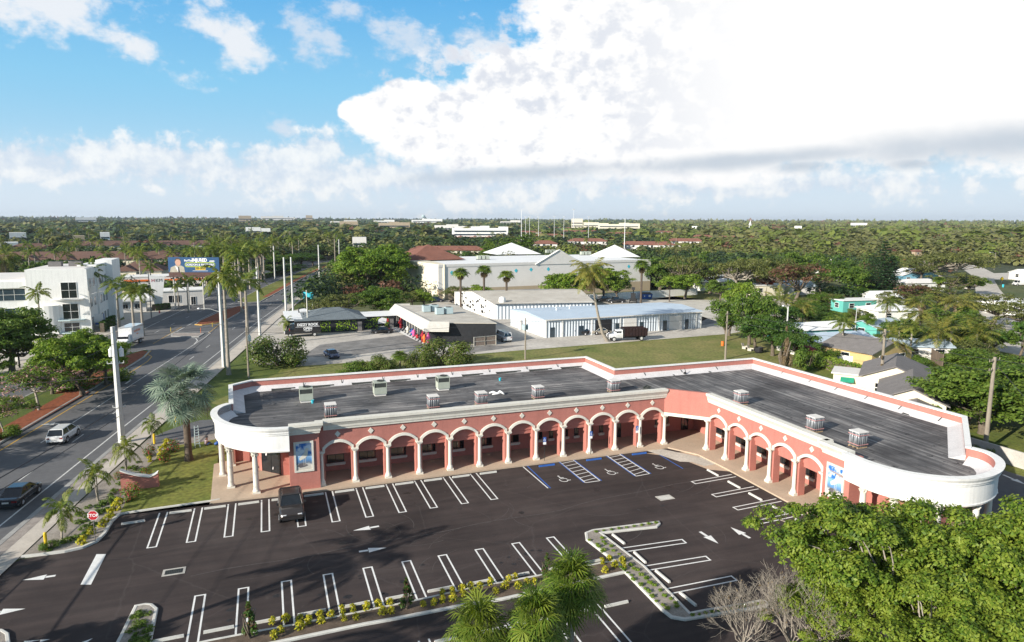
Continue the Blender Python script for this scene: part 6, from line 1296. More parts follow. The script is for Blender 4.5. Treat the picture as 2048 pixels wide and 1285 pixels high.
# --- old warehouse with black and white painted gable
Ow = Bld('old_warehouse', 'old grey-roofed warehouse with black and white splashed gable wall', 0, 0); o = Ow.o
b = MB(); b.prism([(52.6, 196), (54.3, 164.5), (79.5, 159), (89, 194)], 0, 4.2); b.build('wall', M['white'], o)
b = MB(); e = [(53.0, 197), (54.0, 163.2), (80.2, 158.0), (90, 194.5)]; r0_, r1_ = (53.4, 181), (84.5, 176); b.face([(*e[1], 4.1), (*e[2], 4.1), (*r1_, 5.6), (*r0_, 5.6)]); b.face([(*r0_, 5.6), (*r1_, 5.6), (*e[3], 4.1), (*e[0], 4.1)]); b.build('roof', M['oldroof'], o)
b = MB(); b.face([(53.45, 196.8, 4.1), (54.3, 163.4, 4.1), (53.6, 181, 5.55)]); b.build('gable_wall', M['white'], o)
mu = MB(); rm = random.Random(12)
for i in range(46):
    yy = rm.uniform(167, 194); z_ = rm.uniform(.6, 4.3); k = rm.uniform(.25, .9); x_ = 54.3-(yy-164.5)*.054-.02-i*1e-3; n = 7; mu.face([(x_-.02, yy+k*(.7+.5*rm.random())*math.cos(t*2*math.pi/n)*1.1, max(.1, z_+k*.5*(.6+.6*rm.random())*math.sin(t*2*math.pi/n))) for t in range(n)])
mu.build('black_splash_mural', M['blackp'], o); b = MB(); b.sweep([(54.9, 164.2), (79.5, 158.9)], [(0, 0), (.1, 0), (.1, 4), (0, 4)]); b.build('ribbed_side', M['rib'], o)
b = MB(); b.lathe(57.0, 165.2, [(.9, 4.1), (.9, 5.0), (.75, 5.4), (.4, 5.65), (0.02, 5.7)], 14); b.build('dome_vent', M['white'], o)
# --- large self storage
Bg = Bld('storage_warehouse', 'huge pale storage warehouse with white roof, two white pyramids and blue diamonds', 0, 0); o = Bg.o
F0, F1 = Vector((51.0, 209.5)), Vector((131.8, 216.5)); Z = 11.0
fp = [F0, F1, Vector((129, 262)), Vector((45.5, 258)), Vector((46.3, 231)), Vector((50.2, 213))]
b = MB(); b.prism([tuple(p) for p in fp], 3.5, Z); b.build('wall', M['gwall'], o); b = MB(); b.prism([tuple(p) for p in fp], 0, 3.5); b.build('base_wall', M['tanwall'], o)
b = MB(); b.face([(p.x, p.y, Z-.4) for p in fp]) if False else b.prism([(p.x*.998+.15, p.y*.998+.4) for p in fp], Z, Z+.06); b.build('roof', M['whiteroof'], o)
b = MB(); b.sweep([tuple(F0), tuple(F1)], [(0, Z-.5), (.15, Z-.5), (.2, Z+.35), (-.3, Z+.35), (-.3, Z)]); b.build('parapet', M['gwall'], o)
b = MB(); b.prism([(50.6, 210.6), (53, 209.3), (53.5, 225), (45.4, 258.5), (44.8, 258), (45.9, 231)], 0, Z+.4); b.build('white_front', M['creamwall'], o)
def pyr(px, py, w_, h_, nm='pyramid_roof'):
    x_, y_ = at(px, py, Z); m = MB(); m.add([(x_-w_, y_-w_, Z), (x_+w_, y_-w_, Z), (x_+w_, y_+w_, Z), (x_-w_, y_+w_, Z), (x_, y_, Z+h_)], [(0, 1, 4), (1, 2, 4), (2, 3, 4), (3, 0, 4)]); m.build(nm, M['whiteroof'], o)
pyr(1023, 507, 10, 4.6); pyr(1229, 513, 7.5, 4.6)
def fr(u, z, d=.0): L_ = (F1-F0).length; p = F0.lerp(F1, u/L_); return (p.x, p.y-d, z)
c0 = None; m = MB(); g0u, g1u = 34, 52; m.add([fr(g0u, Z-.5, .22), fr(g1u, Z-.5, .22), fr((g0u+g1u)/2, Z+4.2, .22), fr(g0u, Z-.5, -1.5), fr(g1u, Z-.5, -1.5), fr((g0u+g1u)/2, Z+4.2, -1.5)], [(0, 1, 2), (3, 5, 4), (0, 2, 5, 3), (2, 1, 4, 5)]); m.build('gable_wall', M['gwall'], o); m = MB(); m.tube([fr(g0u, Z-.4, .3), fr((g0u+g1u)/2, Z+4.3, .3), fr(g1u, Z-.4, .3)], .22, 4); m.build('gable_trim', M['white'], o)
for u, z in ((4.5, 8.6), (27, 8.7), (32.5, 8.9), (39, 8.9), (43, 12.4), (60, 9), (71.5, 9)): m = MB(); m.add([fr(u, z-.7, .06), fr(u+.62, z, .06), fr(u, z+.7, .06), fr(u-.62, z, .06)], [(0, 1, 2, 3)]); m.build('blue_diamond', M['cyan'], o)
for i in range(4): m = MB(); yy = 232+i*5.0; x_ = 45.75-.012*(yy-231); m.box(x_-.35, yy, 5, x_-.0, yy+1.1, 7); m.build('slit_window', M['glass'], o)
text('self storage', 2.1, M['cyan'], 'lettering', o, frame((45.05, 246, 10.4), (0.08, -1, 0), (0, 0, 1)), ext=.05)
Tr = MB(); Tz = Z+.4; tb = [(45.6, 231.5), (67, 234), (66, 258), (44, 257)]; ap = (56, 245, Tz+5.0)
for i in range(4): Tr.face([(*tb[i], Tz), (*tb[(i+1) % 4], Tz), ap])
Tr.build('terracotta_roof', M['terra'], o)
for i, (px, py) in enumerate(((965, 520), (1100, 507), (1170, 511))): x_, y_ = at(px, py, Z); q = thing('rooftop_unit', 'grey air unit cluster on the white warehouse roof, %s of three' % ('left', 'middle', 'right')[i], 'air conditioner', (x_, y_, Z+.05), 0, 'air units on the white warehouse roof'); m = MB(); [m.box(-2+k*1.6, -.8, 0, -.8+k*1.6, .8, 1.5) for k in range(3)]; m.build('casing', M['acbody'], q); m = MB(); m.box(-2.2, -.9, 0, 2.6, .9, .2); m.build('base_frame', M['grill'], q)
yw = MB(); a_, b_ = Vector(at(1205, 600)), Vector(at(1394, 592)); yw.sweep([at(1205, 601), at(1290, 596), at(1394, 590)], [(0, 0), (.12, 0), (.12, 2.2), (-.12, 2.2), (-.12, 0)]); tag(yw.build('yard_wall', M['white']), 'white plastered wall along the back of the gravel yard', 'wall')
# --- houses of the suburb
def house(px, py, w_, d_, h_, rot, wm, rm_, roof='gable', rh=1.5, label='', wins=3, axis='x', nm='house', xy=None, group=None, door=True):
    x_, y_ = xy or at(px, py); H1 = Bld(nm, label, x_, y_, R(rot), 'house', group); q_ = pix(x_, y_, h_*.4); q2 = pix(x_, y_, h_+rh); hw_ = w_*.4*1365/q_[2]; VIS.append((q_[0]-hw_, q_[0]+hw_, q2[1], q_[1], q_[2])); H1.box('wall', -w_/2, -d_/2, 0, w_/2, d_/2, h_, wm)
    if roof == 'gable': H1.gable(-w_/2, -d_/2, w_/2, d_/2, h_, rh, rm_, wm, .4, axis)
    elif roof == 'hip': H1.hip(-w_/2, -d_/2, w_/2, d_/2, h_, rh, rm_)
    else: H1.box('roof', -w_/2-.3, -d_/2-.3, h_, w_/2+.3, d_/2+.3, h_+.22, rm_)
    for k in range(wins): H1.win(0, -w_/2+w_*(k+.5)/wins, h_*.38, min(1.5, w_/wins*.5), h_*.38, d_/2+.01, hm=1, mull=0)
    H1.win(3, 0, h_*.38, min(1.5, d_*.3), h_*.38, w_/2+.01, hm=1, mull=0)
    return H1
# cream house with two grey gables behind the right wing
c_ = Bld('house', 'cream house with two grey shingle gables just behind the plaza', 73.6, 59.7, R(40), 'house'); o = c_.o
c_.box('wall', .2, -3.6, 0, 12.5, 3.6, 3.4, 'creamwall'); c_.gable(.2, -3.6, 12.5, 3.6, 3.4, 1.6, 'shingle', 'creamwall', .4, 'x'); c_.box('wall', 12.2, -2, 0, 23, 6.2, 3.6, 'creamwall'); c_.gable(12.2, -2, 23, 6.2, 3.6, 1.7, 'shingle', 'creamwall', .4, 'x'); c_.box('wall', -2.4, -3.2, 0, .2, 2.2, 2.7, 'creamwall'); c_.gable(-2.4, -3.4, .5, 2.4, 2.7, 1.1, 'shingle', 'creamwall', .3, 'x'); c_.box('porch', 14.5, 6.2, 0, 19, 10, 2.9, 'creamwall'); c_.box('porch_roof', 14.2, 6.2, 2.9, 19.3, 10.3, 3.1, 'gwall')
for u_ in (14.5,): b = MB(); b.add([(u_-.05, 7.2, 2.5), (u_-.05, 9, 2.5), (u_-.8, 9, 1.9), (u_-.8, 7.2, 1.9)], [(0, 1, 2, 3)]); b.build('awning', M['green'], o)
b = MB(); b.box(12.14, 2.2, 1.3, 12.25, 4.4, 2.6); g_ = b.build('window', M['glass'], o); b = MB(); b.box(12.1, 2.1, 1.9, 12.16, 4.5, 2.0); b.box(12.1, 2.1, 1.2, 12.16, 4.5, 1.3); b.box(12.1, 2.1, 2.6, 12.16, 4.5, 2.7); b.build('frame', M['white'], g_)
house(1700, 712, 11, 10, 3.0, 8, 'yellow', 'shingle', 'gable', 1.7, 'yellow house with grey shingle gable beyond the brown fence', 2, 'y', xy=(101, 92))
house(1640, 690, 16, 8, 3.0, -4, 'gwall', 'metroof', 'gable', .9, 'long low house with pale metal roof left of the yellow house', 3, xy=at(1650, 704))
house(1620, 668, 15, 8, 3.0, -3, 'teal', 'whiteroof', 'gable', .9, 'turquoise house with white roof behind the two small palms', 3, xy=at(1618, 680))
house(1760, 655, 11, 7, 2.3, 10, 'teal', 'metroof', 'gable', 1.2, 'turquoise house with pale roof between the palms', 2, xy=at(1752, 668))
house(1705, 610, 11, 5, 3.2, -6, 'teal', 'white', 'flat', 0, 'small turquoise cottage with white flat roof and white windows', 2, xy=at(1706, 622))
house(1772, 633, 12, 8, 3.0, -10, 'white', 'whiteroof', 'hip', 1.2, 'white house with pale hip roof right of the turquoise cottage', 2, xy=at(1775, 640))
house(1760, 603, 9, 7, 3.2, -10, 'white', 'whiteroof', 'gable', 1.4, 'white house with steep gable behind the turquoise cottage', 2, xy=at(1765, 612))
house(1835, 545, 16, 10, 3.6, -12, 'blueh', 'whiteroof', 'gable', 2.4, 'blue gabled house with mural-like blue front beyond the big pine', 3, 'y', xy=at(1822, 566))
house(1830, 565, 16, 8, 3.0, -10, 'white', 'gwall', 'hip', 1.2, 'pale roofed house in front of the blue gabled house', 3, xy=at(1835, 580))
house(1430, 583, 13, 8, 3.6, -12, 'white', 'whiteroof', 'gable', 2.0, 'white cottage with ribbed white roof among the trees beyond the yard wall', 2, xy=at(1425, 580))
house(1595, 590, 10, 8, 3.2, -8, 'gwall', 'metroof', 'gable', 1.6, 'grey-white house half hidden under the large round tree', 2, xy=at(1590, 588))
house(1550, 585, 12, 7, 3.5, -8, 'creamwall', 'whiteroof', 'flat', 1, 'pale yellow low house behind the coconut palm', 2, xy=at(1525, 590))
house(1662, 548, 14, 8, 3.6, -8, 'white', 'whiteroof', 'flat', 1, 'long white flat roof between the trees right of the round tree', 3, xy=at(1660, 560))
house(1870, 700, 13, 7, 2.6, -30, 'gwall', 'metroof', 'gable', .8, 'low house with pale metal roof behind the yellow house', 3, xy=at(1812, 712))
house(1835, 505, 10, 8, 3.4, -8, 'tanwall', 'terra', 'hip', 1.4, 'tan house with red hip roof far behind the spreading tree', 2, xy=at(1833, 512))
house(2040, 545, 10, 8, 3.4, -8, 'gwall', 'whiteroof', 'gable', 1.4, 'pale blue house at the far right edge of the street', 2, xy=at(2052, 560))
house(2035, 610, 14, 9, 3.2, 5, 'white', 'whiteroof', 'flat', 1.4, 'white flat-roofed house right of the umbrella-shaped tree', 3, xy=at(2025, 625))
def fence(name, label, pts, h, m, posts=None, t=.06, pm=None, board=0):
    o = thing(name, label, 'fence'); b = MB()
    b.sweep(pts, [(t, .02), (t, h), (-t, h), (-t, .02)]); b.build('panel', M[m], o); b = MB()
    L_ = 0
    for p, q in zip(pts, pts[1:]):
        d = math.dist(p, q); k = max(1, int(d/(posts or 2.4)))
        for i in range(k+1): b.ob(p[0]+(q[0]-p[0])*i/k, p[1]+(q[1]-p[1])*i/k, 0, .13, .13, h+.18)
    b.build('post', M[pm or m], o); return o
fence('vinyl_fence', 'white vinyl fence between the yellow house and the plaza', [at(1604, 717), at(1640, 728), at(1722, 735)], 1.8, 'vinyl', 2.4)
fence('board_fence', 'brown weathered board fence in front of the yellow house', [at(1596, 706), at(1660, 715), at(1730, 725)], 1.9, 'fencew', 2.4)
fence('garden_wall', 'cream garden wall along the back drive at the far right', [(70.3, 78), (71.3, 60), (72.2, 45), (75, 25)], 1.7, 'conc', 6, .1)
fence('board_fence', 'short brown board fence right of the cream house', [at(1862, 722), at(1885, 735)], 2.2, 'fencew'); fence('board_fence', 'grey board fence beside the turquoise cottage', [at(1655, 610), at(1690, 616)], 2.0, 'fencew')
x, y = (91, 96); um = thing('patio_umbrella', 'dark red patio umbrella beside the yellow house', 'umbrella', (x, y, 0)); m = MB(); m.tube([(0, 0, 0), (0, 0, 2.7)], .04, 6); m.build('pole', M['blackp'], um); m = MB(); m.lathe(0, 0, [(2.1, 2.3), (1.0, 2.75), (.02, 3.05)], 8); m.build('canopy', M['redfab'], um)
m = MB(); m.tube([(-2, 0, 1.6), (-.6, .1, 1.15), (.6, .1, 1.15), (2, 0, 1.6)], [.03, .3, .3, .03], 6); tag(m.build('hammock', M['redfab'], None, (*at(1700, 727)[:2], .3)), 'red and white hammock slung by the brown fence', 'hammock')
# adirondack chairs, planter, red drum on the field
for i, (px, py) in enumerate(((1490, 698), (1501, 702))):
    x, y = at(px, py); m = MB(); m.box(-.35, -.35, .25, .35, .3, .32); m.add([(-.35, .3, .3), (.35, .3, .3), (.4, .65, 1.1), (-.4, .65, 1.1), (-.35, .36, .28), (.35, .36, .28), (.4, .7, 1.08), (-.4, .7, 1.08)], [(0, 1, 2, 3), (4, 7, 6, 5), (0, 3, 7, 4), (1, 5, 6, 2), (3, 2, 6, 7)]); [m.box(a-.05, -.4, 0, a+.05, .4, .5) for a in (-.42, .42)]
    tag(m.build('garden_chair', M['oldroof'], None, (x, y, .01), rot=R(20)), 'pale wooden garden chair under the trees by the field, %s one' % ('left', 'right')[i], 'chair', 'garden chairs by the field')
x, y = at(1517, 706); m = MB(); m.lathe(0, 0, [(.6, 0), (.8, .3), (.85, 1.1), (.7, 1.1), (.6, .2)], 12); tag(m.build('fire_pit', M['blackp'], None, (x, y, .01)), 'dark round fire pit beside the two garden chairs', 'fire pit')
x, y = at(1445, 692); m = MB(); m.lathe(0, 0, [(.3, 0), (.32, .5), (.3, .9), (.2, .92)], 12); tag(m.build('red_drum', M['orange'], None, (x, y, .01)), 'small orange-red drum standing alone on the field grass', 'drum')
# --- brown-roofed condos left, red-roofed condos centre (pixel of eave centre, width px, height)
py_far = lambda t: t > 474
def condo(px, pytop, wpx, Hh, wall, rm_, label, d_=14, rh=3.0, group=None, rot=None):
    x_, y_ = at(px, pytop, Hh+rh); D_ = math.hypot(x_, y_); w_ = wpx/1365*D_; VIS.append((px-wpx*.42, px+wpx*.42, pytop, pytop+(8 if py_far(pytop) else 3), D_))
    r_ = -math.degrees(math.atan2(x_, y_)) if rot is None else rot
    c = Bld('apartment_building', label, x_, y_, R(r_), 'building', group); c.box('wall', -w_/2, -d_/2, 0, w_/2, d_/2, Hh, wall)
    c.hip(-w_/2, -d_/2, w_/2, d_/2, Hh, rh, rm_, .8, ridge=min(w_, d_)/2)
    k = max(2, int(w_/7)); g = MB()
    for i in range(k):
        if i % 2 == 0: 
            u = -w_/2+w_*(i+.5)/k; ww = min(3.4, w_/k*.42); p = MB(); p.box(u-ww, -d_/2-1.8, 0, u+ww, -d_/2, Hh-.2); p.build('bay_wall', M[wall], c.o)
            p = MB(); y0_, y1_ = -d_/2-2.4, -d_/2+3.5; p.add([(u-ww-.5, y0_, Hh-.1), (u+ww+.5, y0_, Hh-.1), (u, y0_+.2, Hh+1.7), (u-ww-.5, y1_, Hh-.1), (u+ww+.5, y1_, Hh-.1), (u, y1_, Hh+1.9)], [(0, 1, 2), (0, 2, 5, 3), (1, 4, 5, 2)]); p.build('bay_roof', M[rm_], c.o)
    for z in ([1.0, 4.0] if Hh > 5.5 else [1.0]):
        for i in range(k): u = -w_/2+w_*(i+.5)/k; c.win(0, u, z, 1.7, 1.6, d_/2+(1.81 if i % 2 == 0 else .01), fr=None)
    return c
condo(185, 503, 300, 7.5, 'creamwall', 'brown', 'long brown-roofed apartment block above the white office', 15, 3.2, rot=-6)
condo(60, 487, 60, 7, 'creamwall', 'brown', 'brown-roofed apartment wing at the far left behind the long block', 14, 3); condo(205, 482, 130, 7, 'creamwall', 'brown', 'brown-roofed apartment block in the second row above the long block', 14, 3)
condo(395, 481, 160, 7, 'creamwall', 'brown', 'brown-roofed apartment block in the second row behind the billboard palms', 14, 3); condo(285, 522, 70, 7.5, 'creamwall', 'brown', 'cream apartment block with brown gable left of the billboard', 12, 3, rot=-4)
condo(503, 505, 45, 6.5, 'creamwall', 'brown', 'brown-roofed block glimpsed between the street palms', 12, 3)
for i, (px, py, w_, l_) in enumerate([(895, 492, 150, 'terracotta roofed block directly behind the warehouse left end'), (1090, 481, 48, 'white-gabled red-roofed block behind the tall feathery tree'), (1175, 477, 78, 'large red-roofed block with pale gable above the white pyramid'), (1295, 483, 105, 'long red-roofed row with three pale gables'), (1370, 477, 70, 'red-roofed block right of the three-gabled row'), (1455, 472, 46, 'small red-roofed block far right of the group'), (1405, 470, 40, 'red hip roof half hidden by trees near the right'), (1100, 468, 60, 'red roof in the second row behind the feathery tree'), (1160, 461, 80, 'broad red roof in the second row above the pyramid'), (1240, 465, 60, 'red roof in the second row behind the slim mast'), (1120, 455, 50, 'small red roof in the third row'), (950, 470, 70, 'red roof glimpsed left of the feathery tree'), (985, 462, 50, 'red roof in the far row left of the feathery tree'), (1330, 462, 40, 'little red roof beyond the long red row'), (1060, 462, 46, 'red roof just right of the feathery tree top'), (1225, 455, 40, 'distant red roof in the third row behind the mast')]):
    condo(px, py, w_, 6.2, 'gwall' if i else 'creamwall', 'terra', l_, 13, 2.6)
# far white buildings and masts on the skyline
def farb(px, pytop, wpx, hpx, D, m, label, nm='distant_building'):
    x_, y_ = at(px, 447+1e-3, 0); az_ = math.atan2(px-1024, FPX); r_ = az_+0; d = Vector((SA*math.cos(az_)+CA*math.sin(az_), CA*math.cos(az_)-SA*math.sin(az_))); p = d*D
    zt = CH+D*(442+(px-1024)*.004-pytop)/1365/math.cos(az_)*.99; w_ = wpx/1365*D; zb = 0; b = MB(); rr = random.Random(px); n = max(1, int(wpx/18)); o = thing(nm, label, 'building', (p.x, p.y, 0), -YAW-az_); 
    for i in range(n): b.box(-w_/2+w_*i/n, -8-i*.1, zb, -w_/2+w_*(i+1)/n, 8, zt*(1 if i == n//2 else rr.uniform(.82, .98)))
    b.build('wall', M[m], o)
    b = MB(); [b.box(-w_/2+w_*.04, -8.4-n*.1, zt*(.25+.2*i), w_/2-w_*.04, -8.2-n*.1, zt*(.25+.2*i)+zt*.07) for i in range(3)]; b.build('window_band', M['glassb'], o)
rowsb = [(560, 433, 60, 6, 3600, 'pale hospital-like block on the skyline above the road', 'gwall'), (622, 432, 12, 8, 3600, 'slim pale tower on the skyline', 'tanwall'), (495, 433, 22, 7, 2600, 'tan block on the skyline left of the hospital', 'tanwall'), (855, 438, 60, 4, 2600, 'long low white block on the horizon left of centre', 'white'), (770, 440, 40, 4, 2600, 'low white sheds on the horizon', 'white'), (690, 441, 50, 4, 2200, 'white roofs on the horizon above the green tree', 'gwall'), (700, 443, 34, 6, 1300, 'tan roofed block beyond the reddish trees', 'tanwall'), (790, 444, 60, 5, 1200, 'long tan block beyond the reddish trees', 'tanwall'), (905, 449, 70, 8, 1000, 'pale industrial block above the warehouse left end', 'gwall'), (960, 452, 110, 6, 800, 'long white flat roof above the warehouse', 'white'), (1152, 438, 22, 12, 1500, 'tall cream hall on the horizon right of the mast field', 'creamwall'), (1180, 445, 30, 5, 1500, 'low cream wing beside the tall cream hall', 'creamwall'), (1235, 446, 80, 5, 1300, 'long cream school-like block on the horizon', 'creamwall'), (1385, 452, 10, 4, 1200, 'tiny white roof at the edge of the woods', 'white'), (1710, 446, 26, 3, 2200, 'white roofs far across the woods', 'white'), (510, 453, 26, 7, 900, 'white flat-roofed house in the woods above the road', 'white'), (535, 455, 16, 5, 850, 'white house just right of the flat-roofed one', 'white'), (42, 456, 22, 10, 700, 'white house with pale roof among the far left trees', 'white'), (10, 468, 40, 10, 560, 'white house with dark blue roof at the left edge', 'white'), (163, 462, 16, 7, 640, 'small pink-roofed house in the left woods', 'tanwall'), (215, 458, 14, 7, 700, 'white gable in the left woods', 'white'), (180, 436, 30, 3, 2600, 'tiny white roofs over the left tree line', 'white'), (1590, 451, 12, 4, 1500, 'little white roof by the orange tree far right', 'white'), (1020, 441, 40, 3, 2500, 'flat white roofs on the central horizon', 'gwall'), (720, 473, 26, 14, 480, 'pale building with blue windows at the far end of the road', 'gwall')]
for px, pt, wp, hp, D, l_, m_ in rowsb: farb(px, pt, wp, hp, D, m_, l_)
def mast(px, pytop, D, label, r=.25, m='vinyl', name='mast', head=True):
    az_ = math.atan2(px-1024, FPX); d = Vector((SA*math.cos(az_)+CA*math.sin(az_), CA*math.cos(az_)-SA*math.sin(az_)))*D; zt = CH+D*(442+(px-1024)*.004-pytop)/1365/math.cos(az_)
    o = thing(name, label, 'mast', (d.x, d.y, 0)); b = MB(); b.tube([(0, 0, 0), (0, 0, zt)], [r, r*.6], 6); b.build('pole', M[m], o)
    if head: b = MB(); b.box(-r*5, -r, zt-r*2, r*5, r, zt+r); b.build('lamp_bar', M[m], o)
    return o
mast(1042, 420, 520, 'tall white mast left of the cream hall', .28, head=False); mast(1247, 438, 420, 'slim white mast above the red roofs', .3, head=False); mast(1145, 420, 1400, 'lattice-like thin mast above the cream hall', .5)
for i, px in enumerate((1050, 1058, 1076, 1107, 1126, 1175)): mast(px, 434, 700, 'sports field light mast beyond the red roofs', .22)['group'] = 'sports field masts'
x_, y_ = at(848, 430, 60) if False else (0, 0)
az_ = math.atan2(848-1024, FPX); d = Vector((SA*math.cos(az_)+CA*math.sin(az_), CA*math.cos(az_)-SA*math.sin(az_)))*2600; wt = thing('water_tower', 'pale blue water tower on the horizon', 'water tower', (d.x, d.y, 0)); m = MB(); m.tube([(0, 0, 0), (0, 0, 34)], 2, 8); m.build('leg', M['white'], wt); m = MB(); m.lathe(0, 0, [(1, 32), (7, 36), (8.5, 40), (6, 44), (1, 46)], 12); m.build('tank', M['acblue'], wt)
az_ = math.atan2(1495-1024, FPX); d = Vector((SA*math.cos(az_)+CA*math.sin(az_), CA*math.cos(az_)-SA*math.sin(az_)))*1500; wt = thing('church_spire', 'small white church spire over the woods', 'church', (d.x, d.y, 0)); m = MB(); m.box(-1.8, -1.8, 0, 1.8, 1.8, 21); m.build('tower', M['white'], wt); m = MB(); m.lathe(0, 0, [(2.0, 21), (.8, 25), (.05, 29)], 8); m.build('spire', M['white'], wt)
# ------------------------------------------------------------------ poles, lamps, wires, signs
TOPS = {}
def upole(key, xy, h, r, label, m='pole', arms=(), square=False, group=None, lamp=None, trans=0, tilt=0):
    o = thing('utility_pole', label, 'utility pole', (xy[0], xy[1], 0), 0, group); b = MB()
    b.tube([(0, 0, -.2), (0, 0, h)], [r, r*.62], 4 if square else 9); b.build('pole', M[m], o)
    for z, L_, a in arms:
        b = MB(); c_, s_ = math.cos(a), math.sin(a); b.tube([(-c_*L_/2, -s_*L_/2, z), (c_*L_/2, s_*L_/2, z)], .06, 4)
        for k in (-1, -.5, .5, 1): b.tube([(c_*L_/2*k, s_*L_/2*k, z), (c_*L_/2*k, s_*L_/2*k, z+.25)], .045, 5)
        b.build('crossarm', M['wood' if m == 'wood' else 'pole'], o)
    for k in range(trans):
        b = MB(); a = .6+k*1.7; x_, y_ = math.cos(a)*(r+.32), math.sin(a)*(r+.32); b.lathe(x_, y_, [(.2, h*.78-.5), (.24, h*.78-.45), (.24, h*.78+.35), (.1, h*.78+.45), (.05, h*.78+.65)], 10); b.build('transformer', M['vinyl' if m != 'wood' else 'acblue'], o)
    if lamp:
        a, L_, z = lamp; b = MB(); b.tube([(0, 0, z), (math.cos(a)*L_*.5, math.sin(a)*L_*.5, z+.6), (math.cos(a)*L_, math.sin(a)*L_, z+.75)], .05, 5); b.build('lamp_arm', M['pole'], o)
        b = MB(); b.lathe(math.cos(a)*(L_+.2), math.sin(a)*(L_+.2), [(.05, z+.65), (.25, z+.68), (.2, z+.82), (.02, z+.88)], 8); b.build('lamp_head', M['vinyl'], o)
    TOPS[key] = (xy[0], xy[1], h); return o
ra = math.atan2(10, xr(130)-xr(120))
upole('p1', (-16.1, 84.6), 13.3, .38, 'thick square concrete pole with two transformers between the road and garden', square=True, trans=2, arms=((9.2, 1.6, 0), (4.2, 1.2, 0)))
upole('p2', (-7.45, 124.3), 16.5, .34, 'pale concrete pole with street lamp, in front of the tall palm crown', square=True, lamp=(math.pi*.97, 3.2, 9.5))
upole('p3', (-1.8, 156.8), 15, .3, 'concrete pole just right of the hanging palm fronds', square=True)
upole('p4', (4.6, 189), 15.3, .32, 'left concrete pole of the close pair by the road', square=True); upole('p4b', (6.6, 195), 15.0, .3, 'right concrete pole of the close pair by the road', square=True)
upole('p5', at(640, 585), 16.5, .3, 'white concrete pole at the right edge of the far road', square=True); upole('p6', at(672, 574), 18, .25, 'tall thin pole in front of the bright green tree', m='wood'); upole('p7', at(550, 558), 14, .3, 'far white pole left of the median palms', square=True)
upole('p8', (-3.3, 114.4), 8.2, .17, 'short grey wooden pole with blue-white transformer beside the palm trunk', m='wood', trans=1); upole('p9', at(680, 560), 17, .25, 'slim far pole beside the tall thin one', m='pole')
upole('p10', at(616, 666), 9.6, .14, 'thin pale pole standing over the black van', m='cream'); upole('p11', (43.8, 114), 7.6, .17, 'wooden pole with three transformers behind the back parapet', m='wood', trans=3); upole('p12', (78.6, 102.3), 8.9, .2, 'leaning-looking grey pole with insulators behind the right parapet', m='wood', arms=((8.3, 1.0, .4), (6.8, .8, .4)))
upole('p13', at(1490, 660), 8.5, .16, 'wooden pole with white lamp among the trees right of the field', m='wood', lamp=(2.6, 1.0, 6.5)); upole('p14', (83.5, 73), 9.8, .26, 'vine-covered wooden pole in front of the cream house', m='wood', arms=((9.3, 2.6, .3), (8.9, 2.2, .5)), trans=1)
upole('p15', (73.9, 50.5), 10.6, .26, 'wooden pole with white box in front of the large right tree', m='wood', arms=((10.2, 2.2, .2), (9.2, 2.0, .2))); upole('p16', at(1571, 700), 8.6, .2, 'grey pole rising out of the dry brown vine', m='pole', lamp=(2.8, .8, 8.0)); upole('p17', at(1708, 690), 8.2, .08, 'thin antenna pole behind the yellow house', m='pole')
upole('p18', at(870, 600), 10.5, .14, 'thin grey service pole in front of the pale warehouse wall', m='pole', trans=1); upole('p19', at(498, 757) if False else (-40, 135), 8.2, .14, 'dark street lamp pole behind the left dark tree', m='blackp', lamp=(.3, 3.4, 6.6)); upole('p20', at(185, 668), 9.5, .14, 'street lamp with curved arm in front of the white office', m='pole', lamp=(.2, 3.6, 8.6))
upole('p21', at(303, 636), 11.5, .14, 'dark slim pole in front of the white pylon', m='shingle'); upole('p22', at(39, 640), 9, .12, 'slim lamp post in front of the office ribbon windows', m='pole', lamp=(3.3, 1.5, 8)); upole('p23', at(1988, 540), 9.3, .16, 'street lamp on the bend of the far right street', m='wood', lamp=(3.0, 3.6, 8.6)); upole('p24', at(1660, 560), 9, .12, 'slim pole beside the round deep green tree', m='wood', lamp=(1, .6, 8))
def wire(a, b, sag=.8, n=12, r=.022, label='', cat='power line', grp='power lines'):
    a = Vector(a); b = Vector(b); m = MB(); m.tube([a.lerp(b, i/n)-Vector((0, 0, sag*4*(i/n)*(1-i/n))) for i in range(n+1)], r, 4); tag(m.build('power_line', M['wire']), label, cat, grp)
tp = lambda k, dz=0, dx=0: (TOPS[k][0]+dx, TOPS[k][1], TOPS[k][2]+dz)
W0 = (-31, 40)
for dz, dx, l_ in ((-.6, 0, 'topmost overhead wire leaving the thick concrete pole to the left'), (-1.9, 0, 'second overhead wire leaving the thick concrete pole to the left'), (-3.3, 0, 'third overhead wire leaving the thick concrete pole to the left')):
    wire(tp('p1', dz, dx), (-31, 28, 12.5+dz), .7, label=l_)
wire(tp('p1', -5.6), (-60, 95, 6.5), .5, label='overhead cable running from the thick pole straight across to the left'); wire(tp('p1', -9.1), (-28, 30, 6.0), .5, r=.05, label='thick black cable sagging over the road below the transformers')
wire(tp('p1', -8.9), (-7.6, 124.3, 7.5), .6, r=.04, label='black cable from the thick concrete pole to the lamp pole'); wire(tp('p1', -10.1), (-28.5, 35, 4.0), .5, r=.035, label='lower thin cable over the near lanes')
for a_, b_, dz in (('p1', 'p2', -4), ('p2', 'p3', -2), ('p3', 'p4', -3), ('p4', 'p5', -4)): wire(tp(a_, -.3 if a_ == 'p1' else dz), tp(b_, dz), 1.0, label='overhead wire running pole to pole along the road')
